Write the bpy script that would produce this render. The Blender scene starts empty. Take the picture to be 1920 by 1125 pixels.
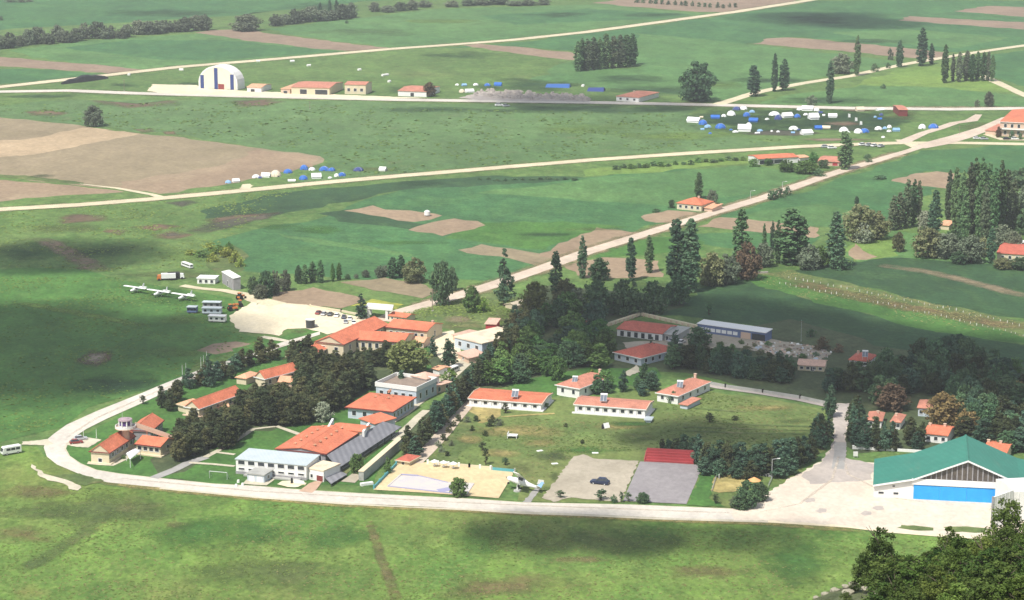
import bpy, bmesh, math, random
import numpy as np
from mathutils import Vector, Matrix
R = math.radians
rnd = random.Random(7)
sc = bpy.context.scene
col = sc.collection
# ------------------------------------------------------------------ camera model (photo pixels 1920 x 1125)
F = 4200.0; HC = 200.0; YH = -370.0
PITCH = math.atan((562.5 - YH) / F)
CAM = Vector((0, 0, HC))
FWD = Vector((0, math.cos(PITCH), -math.sin(PITCH))); UP = Vector((0, math.sin(PITCH), math.cos(PITCH)))
def G(px, py, z=0.0):
    d = Vector((1, 0, 0)) * ((px - 960) / F) + UP * ((562.5 - py) / F) + FWD
    t = (z - HC) / d.z
    return Vector((d.x * t, d.y * t, z))
def mpp(P):                      # metres per photo pixel at a point
    return (Vector(P) - CAM).dot(FWD) / F
def hm(P, px):                   # a height in metres that shows px pixels tall at P
    return px * mpp(P) / math.cos(PITCH)
# ------------------------------------------------------------------ objects
ORI = {}
def tag(o, label=None, cat=None, group=None, kind=None):
    if label: o['label'] = label
    if cat: o['category'] = cat
    if group: o['group'] = group
    if kind: o['kind'] = kind
    return o
def thing(name, label, cat, loc=(0, 0, 0), group=None):
    o = bpy.data.objects.new(name, None); col.objects.link(o)
    o.location = loc; o.empty_display_size = .5
    ORI[o] = Vector(loc)
    return tag(o, label, cat, group)
class MB:
    def __init__(s, o=(0, 0, 0), a=0.0):
        s.v = []; s.f = []; s.o = Vector(o); s.a = a; s.c = math.cos(a); s.s = math.sin(a)
    def P(s, x, y, z):
        return (s.o.x + x * s.c - y * s.s, s.o.y + x * s.s + y * s.c, s.o.z + z)
    def poly(s, pts):
        n = len(s.v); s.v += [s.P(*p) for p in pts]; s.f.append(tuple(range(n, n + len(pts)))); return s
    def prism3(s, lo, hi):
        n = len(s.v); k = len(lo)
        s.v += [s.P(*p) for p in lo] + [s.P(*p) for p in hi]
        s.f.append(tuple(range(n + k - 1, n - 1, -1))); s.f.append(tuple(range(n + k, n + 2 * k)))
        for i in range(k):
            j = (i + 1) % k
            s.f.append((n + i, n + j, n + k + j, n + k + i))
        return s
    def box(s, x0, x1, y0, y1, z0, z1):
        q = [(x0, y0), (x1, y0), (x1, y1), (x0, y1)]
        return s.prism3([(x, y, z0) for x, y in q], [(x, y, z1) for x, y in q])
    def ex(s, prof, x0, x1):     # profile (y,z) extruded along x
        return s.prism3([(x0, y, z) for y, z in prof], [(x1, y, z) for y, z in prof])
    def ey(s, prof, y0, y1):     # profile (x,z) extruded along y
        return s.prism3([(x, y0, z) for x, z in prof][::-1], [(x, y1, z) for x, z in prof][::-1])
    def ez(s, prof, z0, z1):
        return s.prism3([(x, y, z0) for x, y in prof], [(x, y, z1) for x, y in prof])
    def cyl(s, x, y, z0, z1, r0, r1=None, n=10, dx=0, dy=0):
        r1 = r0 if r1 is None else r1
        A = [2 * math.pi * i / n for i in range(n)]
        return s.prism3([(x + r0 * math.cos(a), y + r0 * math.sin(a), z0) for a in A],
                        [(x + dx + r1 * math.cos(a), y + dy + r1 * math.sin(a), z1) for a in A])
    def tube(s, p, q, r0, r1=None, n=6):
        r1 = r0 if r1 is None else r1
        p = Vector(p); q = Vector(q); d = (q - p).normalized()
        u = d.cross(Vector((0, 0, 1)) if abs(d.z) < .9 else Vector((1, 0, 0))).normalized(); w = d.cross(u)
        A = [2 * math.pi * i / n for i in range(n)]
        return s.prism3([tuple(p + u * r0 * math.cos(a) + w * r0 * math.sin(a)) for a in A],
                        [tuple(q + u * r1 * math.cos(a) + w * r1 * math.sin(a)) for a in A])
    def loft(s, rings):
        n = len(s.v); k = len(rings[0])
        for r in rings: s.v += [s.P(*p) for p in r]
        for i in range(len(rings) - 1):
            for j in range(k):
                a = n + i * k + j; b = n + i * k + (j + 1) % k
                s.f.append((a, b, b + k, a + k))
        s.f.append(tuple(range(n + k - 1, n - 1, -1))); s.f.append(tuple(range(n + (len(rings) - 1) * k, n + len(rings) * k)))
        return s
    def build(s, name, mat, parent=None, smooth=False, bevel=0.0):
        o0 = ORI.get(parent, Vector((0, 0, 0)))
        me = bpy.data.meshes.new(name)
        me.from_pydata([(x - o0.x, y - o0.y, z - o0.z) for x, y, z in s.v], [], s.f)
        bm = bmesh.new(); bm.from_mesh(me)
        bmesh.ops.recalc_face_normals(bm, faces=bm.faces)
        if bevel:
            bmesh.ops.bevel(bm, geom=[e for e in bm.edges if len(e.link_faces) == 2 and e.calc_face_angle(0) > .5], offset=bevel, segments=2, affect='EDGES', profile=.6)
        bm.to_mesh(me); bm.free()
        if smooth:
            for p in me.polygons: p.use_smooth = True
        me.materials.append(mat)
        o = bpy.data.objects.new(name, me); col.objects.link(o)
        if parent: o.parent = parent; ORI[o] = o0
        return o
def copy_tree(o, parent=None):
    c = o.copy(); col.objects.link(c)
    if parent: c.parent = parent
    for ch in list(o.children): copy_tree(ch, c)
    return c
USED = set()
def place(proto, loc, rz=0, scale=(1, 1, 1), label=None, cat=None, group=None, mats=None, tilt=None):
    """the first use moves the prototype itself, later uses copy it and all its parts"""
    if proto in USED: o = copy_tree(proto)
    else: o = proto; USED.add(proto)
    o.location = loc; o.rotation_euler = tilt or (0, 0, rz)
    o.scale = (scale,) * 3 if not isinstance(scale, tuple) else scale
    if label: o['label'] = label
    if cat: o['category'] = cat
    if group: o['group'] = group
    if mats:
        def rec(c):
            k = c.name.split('.')[0]
            if k in mats and c.type == 'MESH':
                c.material_slots[0].link = 'OBJECT'; c.material_slots[0].material = mats[k]
            for d in c.children: rec(d)
        for c in o.children: rec(c)
    return o
# ------------------------------------------------------------------ materials
def new_mat(name):
    m = bpy.data.materials.new(name); m.use_nodes = True
    nt = m.node_tree; nt.nodes.clear()
    return m, nt, nt.nodes, nt.links
def _noise(N, L, vec, scale, detail=4, rough=.6):
    n = N.new('ShaderNodeTexNoise'); n.inputs['Scale'].default_value = scale; n.inputs['Detail'].default_value = detail
    n.inputs['Roughness'].default_value = rough
    L.new(vec, n.inputs['Vector']); return n.outputs['Fac']
def _ramp(N, L, fac, a, b):
    r = N.new('ShaderNodeMapRange'); r.inputs[1].default_value = a; r.inputs[2].default_value = b
    L.new(fac, r.inputs[0]); return r.outputs[0]
def _mix(N, L, fac, a, b, mode='MIX'):
    m = N.new('ShaderNodeMix'); m.data_type = 'RGBA'; m.blend_type = mode
    if isinstance(fac, (int, float)): m.inputs[0].default_value = fac
    else: L.new(fac, m.inputs[0])
    for sk, x in ((m.inputs[6], a), (m.inputs[7], b)):
        if isinstance(x, tuple): sk.default_value = (*x, 1)
        else: L.new(x, sk)
    return m.outputs[2]
DEF = {}
def mat(name, c, layers=(), rough=.8, stripes=None, spec=.3, obj=False, metal=0, bump=None, soft=False, mod=None):
    """layers: (colour, noise scale, low, high, strength[, (sx,sy,sz)]) patches of another colour; stripes: (colour, angle, period m, strength)"""
    DEF[name] = (c, layers, rough, stripes, spec, obj, metal, bump, mod)
    m, nt, N, L = new_mat(name)
    if obj: tc = N.new('ShaderNodeTexCoord'); vec = tc.outputs['Object']
    else: g = N.new('ShaderNodeNewGeometry'); vec = g.outputs['Position']
    cur = c
    for i, ly in enumerate(layers):
        v = vec
        mp = N.new('ShaderNodeMapping'); mp.inputs['Location'].default_value = (17.3 * i + 3, 31.7 * i, 5.1 * i)
        if len(ly) > 5: mp.inputs['Scale'].default_value = ly[5]
        if len(ly) > 6: mp.inputs['Rotation'].default_value = (0, 0, ly[6])
        L.new(vec, mp.inputs['Vector']); v = mp.outputs[0]
        f = _ramp(N, L, _noise(N, L, v, ly[1]), ly[2], ly[3])
        mu = N.new('ShaderNodeMath'); mu.operation = 'MULTIPLY'; L.new(f, mu.inputs[0]); mu.inputs[1].default_value = ly[4]
        cur = _mix(N, L, mu.outputs[0], cur, ly[0])
    if stripes:
        for st in (stripes if isinstance(stripes, list) else [stripes]):
            mp = N.new('ShaderNodeMapping'); mp.vector_type = 'POINT'; mp.inputs['Rotation'].default_value = (0, 0, st[1])
            L.new(vec, mp.inputs['Vector'])
            w = N.new('ShaderNodeTexWave'); w.inputs['Scale'].default_value = .314 / st[2]; w.inputs['Distortion'].default_value = st[4] if len(st) > 4 else 1.0
            w.inputs['Detail'].default_value = 2; w.inputs['Detail Scale'].default_value = .3
            L.new(mp.outputs[0], w.inputs['Vector'])
            mu = N.new('ShaderNodeMath'); mu.operation = 'MULTIPLY'; L.new(w.outputs['Fac'], mu.inputs[0]); mu.inputs[1].default_value = st[3]
            cur = _mix(N, L, mu.outputs[0], cur, st[0])
    if mod:       # uneven growth and wear: lighter and darker by a few octaves
        val = None
        for i, (sc_, amp) in enumerate(mod):
            mp = N.new('ShaderNodeMapping'); mp.inputs['Location'].default_value = (71.3 * i, 13.1 * i, 0); mp.inputs['Scale'].default_value = (1, .6, 1); mp.inputs['Rotation'].default_value = (0, 0, .3 * i)
            L.new(vec, mp.inputs['Vector'])
            r = N.new('ShaderNodeMapRange'); r.inputs[1].default_value = .33; r.inputs[2].default_value = .67; r.inputs[3].default_value = 1 - amp; r.inputs[4].default_value = 1 + amp; r.clamp = False
            L.new(_noise(N, L, mp.outputs[0], sc_, 3, .6), r.inputs[0])
            if val is None: val = r.outputs[0]
            else:
                mu = N.new('ShaderNodeMath'); mu.operation = 'MULTIPLY'; L.new(val, mu.inputs[0]); L.new(r.outputs[0], mu.inputs[1]); val = mu.outputs[0]
        hs = N.new('ShaderNodeHueSaturation'); L.new(val, hs.inputs['Value'])
        if isinstance(cur, tuple): hs.inputs['Color'].default_value = (*cur, 1)
        else: L.new(cur, hs.inputs['Color'])
        cur = hs.outputs[0]
    b = N.new('ShaderNodeBsdfPrincipled'); b.inputs['Roughness'].default_value = rough; b.inputs['Metallic'].default_value = metal
    b.inputs['Specular IOR Level'].default_value = spec
    if isinstance(cur, tuple): b.inputs['Base Color'].default_value = (*cur, 1)
    else: L.new(cur, b.inputs['Base Color'])
    if bump:
        bp = N.new('ShaderNodeBump'); bp.inputs['Strength'].default_value = bump[1]; bp.inputs['Distance'].default_value = bump[2]
        L.new(_noise(N, L, vec, bump[0], 6, .7), bp.inputs['Height']); L.new(bp.outputs[0], b.inputs['Normal'])
    o = N.new('ShaderNodeOutputMaterial')
    if soft:      # ragged edge: the patch thins out into what lies below
        at = N.new('ShaderNodeAttribute'); at.attribute_name = 'fade'
        s1 = N.new('ShaderNodeMath'); s1.operation = 'MULTIPLY_ADD'; s1.inputs[1].default_value = 2.6; s1.inputs[2].default_value = -1.3
        L.new(_noise(N, L, vec, soft, 5, .65), s1.inputs[0])
        s2 = N.new('ShaderNodeMath'); s2.operation = 'ADD'; L.new(at.outputs['Fac'], s2.inputs[0]); L.new(s1.outputs[0], s2.inputs[1])
        al0 = _ramp(N, L, s2.outputs[0], *((-.05, .8) if name.startswith(('rusty', 'dark_damp')) else (.25, 1.35))); mm = N.new('ShaderNodeMath'); mm.operation = 'MULTIPLY'; mm.inputs[1].default_value = .85; L.new(al0, mm.inputs[0])
        m3 = N.new('ShaderNodeMath'); m3.operation = 'MULTIPLY'; L.new(mm.outputs[0], m3.inputs[0]); L.new(_ramp(N, L, at.outputs['Fac'], 0, .35), m3.inputs[1]); al = m3.outputs[0]
        t = N.new('ShaderNodeBsdfTransparent'); mx = N.new('ShaderNodeMixShader')
        L.new(al, mx.inputs[0]); L.new(t.outputs[0], mx.inputs[1]); L.new(b.outputs[0], mx.inputs[2]); L.new(mx.outputs[0], o.inputs[0])
    else: L.new(b.outputs[0], o.inputs[0])
    return m
SOFT = {}
def softmat(m, sc_=.09):
    k = (m.name, sc_)
    if k not in SOFT:
        c, layers, rough, stripes, spec, obj, metal, bump, mod = DEF[m.name]
        SOFT[k] = mat(m.name + '_ragged', c, layers, rough, stripes, spec, obj, metal, bump, soft=sc_, mod=mod)
    return SOFT[k]
def leafmat(name, c1, c2, trans=.25):
    m, nt, N, L = new_mat(name)
    oi = N.new('ShaderNodeObjectInfo'); g = N.new('ShaderNodeNewGeometry')
    f1 = _ramp(N, L, _noise(N, L, g.outputs['Position'], .55, 3), .35, .65)
    cc = _mix(N, L, f1, c1, c2)
    hs = N.new('ShaderNodeHueSaturation')
    a = N.new('ShaderNodeMapRange'); a.inputs[3].default_value = .7; a.inputs[4].default_value = 1.35
    L.new(oi.outputs['Random'], a.inputs[0]); L.new(a.outputs[0], hs.inputs['Value'])
    a2 = N.new('ShaderNodeMapRange'); a2.inputs[3].default_value = .8; a2.inputs[4].default_value = 1.15
    L.new(g.outputs['Random Per Island'], a2.inputs[0])
    mu = N.new('ShaderNodeMath'); mu.operation = 'MULTIPLY'; L.new(a.outputs[0], mu.inputs[0]); L.new(a2.outputs[0], mu.inputs[1])
    L.new(mu.outputs[0], hs.inputs['Value']); L.new(cc, hs.inputs['Color'])
    hr = N.new('ShaderNodeMapRange'); hr.inputs[3].default_value = .475; hr.inputs[4].default_value = .52; m5 = N.new('ShaderNodeMath'); m5.operation = 'FRACT'; m6 = N.new('ShaderNodeMath'); m6.operation = 'MULTIPLY'; m6.inputs[1].default_value = 17.3
    L.new(oi.outputs['Random'], m6.inputs[0]); L.new(m6.outputs[0], m5.inputs[0]); L.new(m5.outputs[0], hr.inputs[0]); L.new(hr.outputs[0], hs.inputs['Hue'])
    d = N.new('ShaderNodeBsdfDiffuse'); t = N.new('ShaderNodeBsdfTranslucent'); mx = N.new('ShaderNodeMixShader'); mx.inputs[0].default_value = trans
    L.new(hs.outputs[0], d.inputs[0]); L.new(hs.outputs[0], t.inputs[0]); L.new(d.outputs[0], mx.inputs[1]); L.new(t.outputs[0], mx.inputs[2])
    o = N.new('ShaderNodeOutputMaterial'); L.new(mx.outputs[0], o.inputs[0])
    return m
ROT = R(-15)     # base axis of the compound
MG = ((.011, .09), (.045, .13), (.17, .15), (.7, .2))
MS = ((.02, .07), (.09, .09), (.4, .12))
MC = ((.03, .05), (.15, .06), (.7, .08))
GR = dict(
    meadow=mat('meadow_grass', (0.103, 0.183, 0.045), [((0.065, 0.137, 0.033), .006, .4, .62, .9), ((0.160, 0.238, 0.072), .013, .5, .7, .55), ((0.152, 0.156, 0.059), .009, .60, .74, .55), ((0.076, 0.156, 0.035), .05, .42, .62, .5, (1, .5, 1)), ((0.057, 0.110, 0.026), .12, .5, .63, .6), ((0.144, 0.210, 0.059), .25, .45, .6, .6), ((0.198, 0.219, 0.085), .5, .58, .7, .5), ((0.053, 0.101, 0.023), 1.1, .52, .68, .5)], .95, mod=MG),
    near=mat('airfield_grass', (0.116, 0.203, 0.037), [((0.073, 0.166, 0.028), .022, .42, .58, .9), ((0.171, 0.198, 0.050), .012, .47, .62, .8), ((0.159, 0.255, 0.045), .055, .48, .6, .7, (1, .35, 1)), ((0.214, 0.172, 0.056), .03, .6, .7, .6), ((0.068, 0.135, 0.022), .22, .48, .62, .6, (1, .5, 1)), ((0.180, 0.239, 0.063), .5, .5, .64, .6), ((0.065, 0.125, 0.022), 1.4, .5, .66, .5), ((0.239, 0.281, 0.104), 2.2, .58, .7, .4)], .95, mod=MG),
    crop=mat('green_crop', (0.060, 0.155, 0.051), [((0.044, 0.127, 0.045), .01, .4, .62, .9, (1, .6, 1)), ((0.084, 0.178, 0.046), .018, .55, .72, .5), ((0.080, 0.183, 0.055), .09, .48, .6, .55, (1, .4, 1), R(18)), ((0.040, 0.112, 0.035), .3, .5, .66, .55)], .95, ((0.044, 0.122, 0.039), R(-72), 6, .45, .8), mod=MG),
    cropl=mat('pale_crop', (0.091, 0.192, 0.058), [((0.065, 0.156, 0.051), .008, .42, .62, .8, (1, .6, 1)), ((0.129, 0.215, 0.072), .02, .5, .7, .5), ((0.068, 0.151, 0.042), .1, .47, .6, .55, (1, .4, 1), R(18)), ((0.118, 0.210, 0.065), .35, .5, .66, .5)], .95, ((0.076, 0.164, 0.046), R(-72), 7, .35, .8), mod=MG),
    cropd=mat('dark_and_shaded_crop', (0.034, 0.085, 0.032), [((0.028, 0.068, 0.028), .012, .4, .62, .8), ((0.046, 0.099, 0.030), .03, .5, .7, .5), ((0.053, 0.109, 0.033), .1, .48, .6, .55, (1, .4, 1), R(18)), ((0.025, 0.061, 0.022), .4, .5, .64, .5)], .95, ((0.028, 0.068, 0.025), R(-72), 5, .4, .6), mod=MG),  # cloud shade over the field is partly put into this dark green
    bright=mat('yellow_green_meadow', (0.162, 0.253, 0.052), [((0.105, 0.197, 0.046), .012, .4, .6, .8), ((0.194, 0.271, 0.063), .05, .5, .7, .5), ((0.122, 0.187, 0.042), .3, .4, .6, .4)], .95, mod=MG),
    pale=mat('pale_meadow', (0.097, 0.174, 0.059), [((0.073, 0.147, 0.047), .006, .4, .6, .9, (1, .5, 1)), ((0.123, 0.192, 0.073), .02, .5, .7, .5, (.6, 1, 1)), ((0.077, 0.154, 0.045), .08, .48, .6, .6, (1, .5, 1)), ((0.129, 0.192, 0.073), .25, .5, .64, .5), ((0.136, 0.154, 0.067), .05, .6, .7, .5), ((0.059, 0.123, 0.036), .6, .54, .68, .45)], .95, mod=MG),
    plow=mat('ploughed_soil', (0.320, 0.233, 0.149), [((0.252, 0.180, 0.117), .01, .4, .65, .8), ((0.359, 0.285, 0.180), .03, .5, .7, .6, (1, .4, 1)), ((0.213, 0.180, 0.090), .02, .62, .72, .5), ((0.272, 0.199, 0.135), .4, .4, .6, .4)], .95, ((0.252, 0.180, 0.117), R(-75), 4, .35, .7), mod=MS),
    plowl=mat('pale_soil', (0.440, 0.330, 0.205), [((0.360, 0.272, 0.167), .012, .4, .65, .7), ((0.500, 0.388, 0.251), .05, .5, .7, .5), ((0.300, 0.233, 0.140), .03, .66, .74, .6)], .95, ((0.380, 0.281, 0.177), R(-78), 5, .3, .7), mod=MS),
    plowg=mat('grey_brown_soil', (0.281, 0.226, 0.138), [((0.233, 0.192, 0.110), .01, .4, .65, .8), ((0.330, 0.259, 0.166), .03, .5, .7, .5), ((0.242, 0.192, 0.129), .3, .4, .6, .4)], .95, ((0.233, 0.182, 0.110), R(-77), 5, .3, .7), mod=MS),
    plowp=mat('pinkish_soil', (0.276, 0.198, 0.138), [((0.221, 0.162, 0.112), .02, .4, .65, .8), ((0.313, 0.234, 0.163), .06, .5, .7, .5)], .95, ((0.230, 0.162, 0.112), R(-72), 4, .3, .7), mod=MS),
    rust=mat('rusty_soil', (.19, .125, .075), [((.13, .095, .065), .03, .4, .6, .8), ((.12, .15, .06), .05, .5, .62, .8), ((.28, .17, .1), .1, .55, .7, .7)], .95, mod=MS),
    worngrass=mat('worn_olive_grass', (.17, .145, .06), [((.22, .15, .075), .05, .45, .6, .8), ((.12, .14, .05), .12, .5, .65, .7)], .95, mod=MG),
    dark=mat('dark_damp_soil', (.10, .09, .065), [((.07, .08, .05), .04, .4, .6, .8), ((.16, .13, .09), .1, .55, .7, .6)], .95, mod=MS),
    lawn=mat('mown_lawn', (0.068, 0.167, 0.032), [((0.046, 0.125, 0.024), .03, .4, .6, .8), ((0.099, 0.191, 0.042), .1, .5, .7, .6), ((0.053, 0.125, 0.028), .6, .45, .65, .4)], .95, mod=MG),
    sport=mat('sports_field_grass', (0.154, 0.193, 0.054), [((0.099, 0.158, 0.040), .018, .4, .6, .9), ((0.217, 0.225, 0.079), .03, .5, .68, .8, (.5, 1, 1), R(12)), ((0.117, 0.163, 0.044), .2, .42, .6, .5), ((0.081, 0.123, 0.032), .07, .6, .72, .6), ((0.253, 0.244, 0.095), .5, .6, .72, .4)], .95, ((0.108, 0.153, 0.044), R(70), 7, .25, 3), mod=MG),
    dry=mat('dry_yellow_grass', (.36, .29, .11), [((.25, .22, .08), .1, .4, .6, .8), ((.42, .34, .15), .3, .5, .7, .6)], .95, mod=MG),
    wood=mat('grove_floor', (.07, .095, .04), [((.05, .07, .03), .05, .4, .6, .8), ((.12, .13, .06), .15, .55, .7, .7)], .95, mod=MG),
    weeds=mat('weedy_ground', (0.128, 0.170, 0.053), [((0.076, 0.120, 0.034), .05, .4, .6, .9), ((0.204, 0.193, 0.083), .08, .52, .68, .8), ((0.068, 0.110, 0.030), .3, .5, .65, .6)], .95, mod=MG),
    yellow=mat('flowering_strip', (.42, .40, .06), [((.2, .25, .06), .1, .4, .6, .8)], .95, mod=MC),
    road=mat('pale_concrete_road', (.60, .55, .47), [((.52, .48, .42), .03, .4, .6, .7), ((.66, .61, .53), .12, .5, .7, .6), ((.44, .4, .35), .25, .64, .74, .5), ((.5, .46, .4), 1.2, .5, .7, .35)], .9, [((.45, .42, .37), R(-10), 6, .12, .3)], mod=MC),
    gravel=mat('gravel_road', (.60, .53, .36), [((.52, .45, .31), .04, .4, .62, .8), ((.67, .6, .44), .2, .5, .7, .6)], .95, mod=MC),
    gravelp=mat('pink_gravel_road', (.56, .47, .37), [((.48, .38, .3), .04, .4, .62, .8), ((.62, .52, .42), .2, .5, .7, .6)], .95, mod=MC),
    asphalt=mat('pale_asphalt', (.33, .32, .30), [((.27, .26, .25), .03, .4, .6, .7), ((.38, .37, .35), .2, .5, .7, .5)], .9, mod=MC),
    apron=mat('apron_concrete', (.62, .54, .44), [((.56, .47, .38), .03, .42, .62, .7), ((.69, .61, .5), .09, .5, .7, .6), ((.42, .34, .26), .05, .66, .76, .6), ((.52, .44, .35), .7, .5, .7, .4)], .9, mod=MC),
    worn=mat('worn_grey_asphalt', (.42, .37, .33), [((.36, .32, .29), .06, .4, .6, .7), ((.5, .44, .38), .2, .5, .7, .5)], .9, mod=MC),
    pada=mat('cracked_pad_concrete', (.40, .35, .27), [((.33, .29, .22), .05, .4, .6, .8), ((.46, .41, .32), .15, .5, .7, .6), ((.24, .22, .15), .12, .62, .7, .7)], .9, mod=MC),
    padb=mat('grey_court_asphalt', (.27, .25, .25), [((.23, .21, .215), .06, .4, .6, .7), ((.31, .29, .29), .3, .5, .7, .5)], .9, mod=MC),
    yard=mat('cream_pool_paving', (.62, .50, .29), [((.55, .43, .25), .1, .4, .6, .7), ((.68, .57, .36), .3, .5, .7, .5)], .85, [((.55, .44, .26), R(-17), 2, .3, .1)], mod=MC),
    lot=mat('cream_gravel_lot', (.70, .61, .43), [((.62, .54, .38), .04, .4, .62, .7), ((.74, .66, .5), .15, .5, .7, .5), ((.45, .42, .24), .05, .66, .74, .6)], .95, mod=MC),
    path=mat('pale_path', (.55, .50, .38), [((.45, .41, .31), .15, .4, .6, .7)], .9, mod=MC),
    ppath=mat('pink_paved_path', (.50, .34, .24), [((.42, .28, .2), .3, .4, .6, .7)], .9, mod=MC),
    rock=mat('hillside_scrub', (.13, .15, .07), [((.34, .31, .24), .09, .52, .66, .9), ((.08, .11, .04), .15, .45, .6, .8), ((.42, .39, .32), .5, .58, .7, .6)], .95, bump=(.4, 1, 1.2), mod=MG),
)
def tile(name, c, d=.75):
    d = .85; c2 = tuple(x * d for x in c); c3 = tuple(min(1, x * 1.15 + .02) for x in c)
    return mat(name, c, [(c2, .25, .4, .65, .7), (c3, .9, .5, .7, .6), (tuple(x * .6 for x in c), .12, .62, .75, .4)], .85, [(tuple(x * .72 for x in c), R(75), .45, .25, .2), (tuple(x * .8 for x in c), R(-15), .9, .25, .3)], mod=((.14, .09), (.5, .1), (2., .12)))
M = dict(
    orange=tile('orange_roof_tile', (.60, .185, .10)), red=tile('red_roof_tile', (.50, .135, .09)), dull=tile('faded_and_shaded_red_tile', (.52, .22, .15)),  # dull: duller red, with cloud shade put into the barrack and cottage roofs
    pink=tile('pale_pink_roof_tile', (.64, .42, .32)), palor=tile('sunbleached_orange_tile', (.70, .38, .23)),
    white=mat('white_render', (.78, .77, .74), [((.68, .67, .63), .3, .45, .7, .5), ((.6, .58, .53), .9, .6, .75, .3)], .85),
    blueish=mat('pale_blue_and_shade_render', (.50, .56, .62), [((.43, .48, .53), .3, .45, .7, .5)], .85),
    cream=mat('cream_render', (.66, .57, .40), [((.56, .48, .34), .3, .45, .7, .6)], .85),
    peach=mat('peach_render', (.62, .45, .34), [((.52, .38, .29), .3, .45, .7, .6)], .85),
    stone=mat('grey_stone', (.33, .32, .33), [((.24, .23, .24), .6, .45, .6, .7)], .85),
    conc=mat('grey_concrete', (.40, .40, .37), [((.3, .3, .28), .3, .42, .65, .8), ((.46, .45, .41), 1, .5, .7, .5)], .9),
    flat=mat('brown_gravel_roof', (.30, .23, .18), [((.22, .17, .14), .5, .4, .65, .8)], .95),
    creamroof=mat('cream_sheet_roof', (.72, .62, .45), [((.58, .42, .32), .2, .5, .62, .8), ((.78, .7, .55), .6, .5, .7, .5)], .7, ((.6, .5, .38), R(-17), 1.2, .3, .1)),
    sheet=mat('pale_blue_sheet_roof', (.50, .56, .58), [((.42, .48, .5), .25, .4, .65, .7), ((.57, .62, .63), .9, .5, .7, .5)], .55, ((.4, .45, .47), R(-17), 1.1, .3, .05)),
    gsheet=mat('grey_corrugated_sheet', (.27, .27, .29), [((.21, .21, .225), .2, .4, .65, .8), ((.33, .33, .35), .8, .5, .7, .5)], .6, [((.15, .15, .165), R(-18), 2.2, .6, .05), ((.2, .2, .22), R(72), 3.5, .3, .1)]),
    green=mat('green_sheet_roof', (.042, .215, .155), [((.034, .17, .125), .12, .4, .65, .8), ((.07, .25, .185), .4, .5, .72, .7), ((.16, .2, .15), .15, .64, .74, .4, (1, .2, 1))], .5, [((.025, .17, .12), R(-8), 1.6, .4, .05), ((.03, .2, .145), R(82), 7, .3, .05)]),
    bluedoor=mat('bright_blue_door', (.035, .36, .86), [((.03, .31, .76), .5, .4, .65, .7)], .5, ((.03, .3, .72), 0, 3, .25, 0)),
    darkslat=mat('dark_gable_glass', (.075, .062, .055), [((.13, .11, .09), .8, .45, .6, .8)], .4, spec=.5),
    glass=mat('dark_window_glass', (.03, .036, .045), [((.06, .065, .07), 1, .5, .6, .5)], .15, spec=.6),
    purple=mat('purple_tinted_glass', (.10, .05, .20), (), .15, spec=.6),
    maroon=mat('maroon_door', (.20, .045, .04), (), .6), redp=mat('red_paint', (.48, .055, .06), [((.38, .05, .05), .5, .4, .65, .7)], .6),
    redb=mat('red_bleacher_paint', (.42, .07, .075), [((.34, .06, .06), .5, .4, .65, .7)], .7),
    metal=mat('galvanised_metal', (.55, .56, .57), (), .45, metal=.4), dmetal=mat('dark_metal', (.06, .06, .065), (), .5),
    wpaint=mat('white_paint', (.80, .80, .78), [((.7, .7, .68), .8, .5, .7, .4)], .5), black=mat('black_rubber', (.015, .015, .016), (), .9),
    navy=mat('navy_paint', (.02, .03, .07), (), .35, spec=.5), silver=mat('silver_paint', (.45, .46, .48), (), .35, spec=.5), rp=mat('dark_red_paint', (.25, .04, .035), (), .35, spec=.5),
    blk=mat('black_paint', (.02, .02, .022), (), .35, spec=.5), bp=mat('blue_paint', (.04, .12, .35), (), .35, spec=.5),
    teal=mat('turquoise_wall_paint', (.10, .36, .40), [((.08, .29, .33), .6, .4, .6, .6)], .7), orp=mat('orange_machine_paint', (.62, .20, .05), [((.5, .16, .05), .8, .4, .65, .6)], .5),
    pool=mat('pale_lilac_pool_tiles', (.60, .55, .50), [((.50, .48, .52), .3, .4, .65, .7)], .5), poolw=mat('lilac_blue_pool_wall', (.32, .31, .47), (), .6),
    tarp_w=mat('white_tent_canvas', (.80, .80, .78), [((.7, .7, .7), .6, .45, .7, .5)], .8), tarp_b=mat('blue_tent_canvas', (.035, .15, .50), [((.03, .11, .38), .6, .4, .65, .7)], .75),
    tarp_l=mat('light_blue_tent_canvas', (.24, .42, .62), [((.2, .35, .52), .6, .4, .65, .7)], .75), tarp_c=mat('cream_tent_canvas', (.68, .58, .44), (), .8), tarp_d=mat('dark_blue_tent_canvas', (.035, .06, .2), (), .75),
    blueshed=mat('blue_painted_wall', (.14, .19, .34), [((.11, .15, .27), .4, .4, .65, .7)], .7), solar=mat('solar_collector_glass', (.14, .16, .19), (), .2, spec=.6),
    bark=mat('tree_bark', (.10, .075, .055), [((.06, .05, .04), 2, .4, .6, .7)], .95), barkl=mat('pale_tree_bark', (.24, .21, .17), [((.15, .13, .1), 1.5, .4, .6, .7)], .95),
    blacktarp=mat('black_plastic_sheet', (.02, .022, .022), [((.05, .05, .05), .5, .5, .65, .6)], .6), stonepile=mat('grey_rubble', (.36, .32, .28), [((.25, .22, .2), .3, .4, .6, .8), ((.45, .41, .37), 1, .5, .7, .6)], .95),
    timber=mat('weathered_timber', (.26, .2, .15), [((.18, .14, .1), 1, .4, .65, .7)], .9), skin=mat('skin', (.5, .33, .25), (), .7), cloth=mat('dark_clothes', (.05, .055, .09), (), .9),
)
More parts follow.
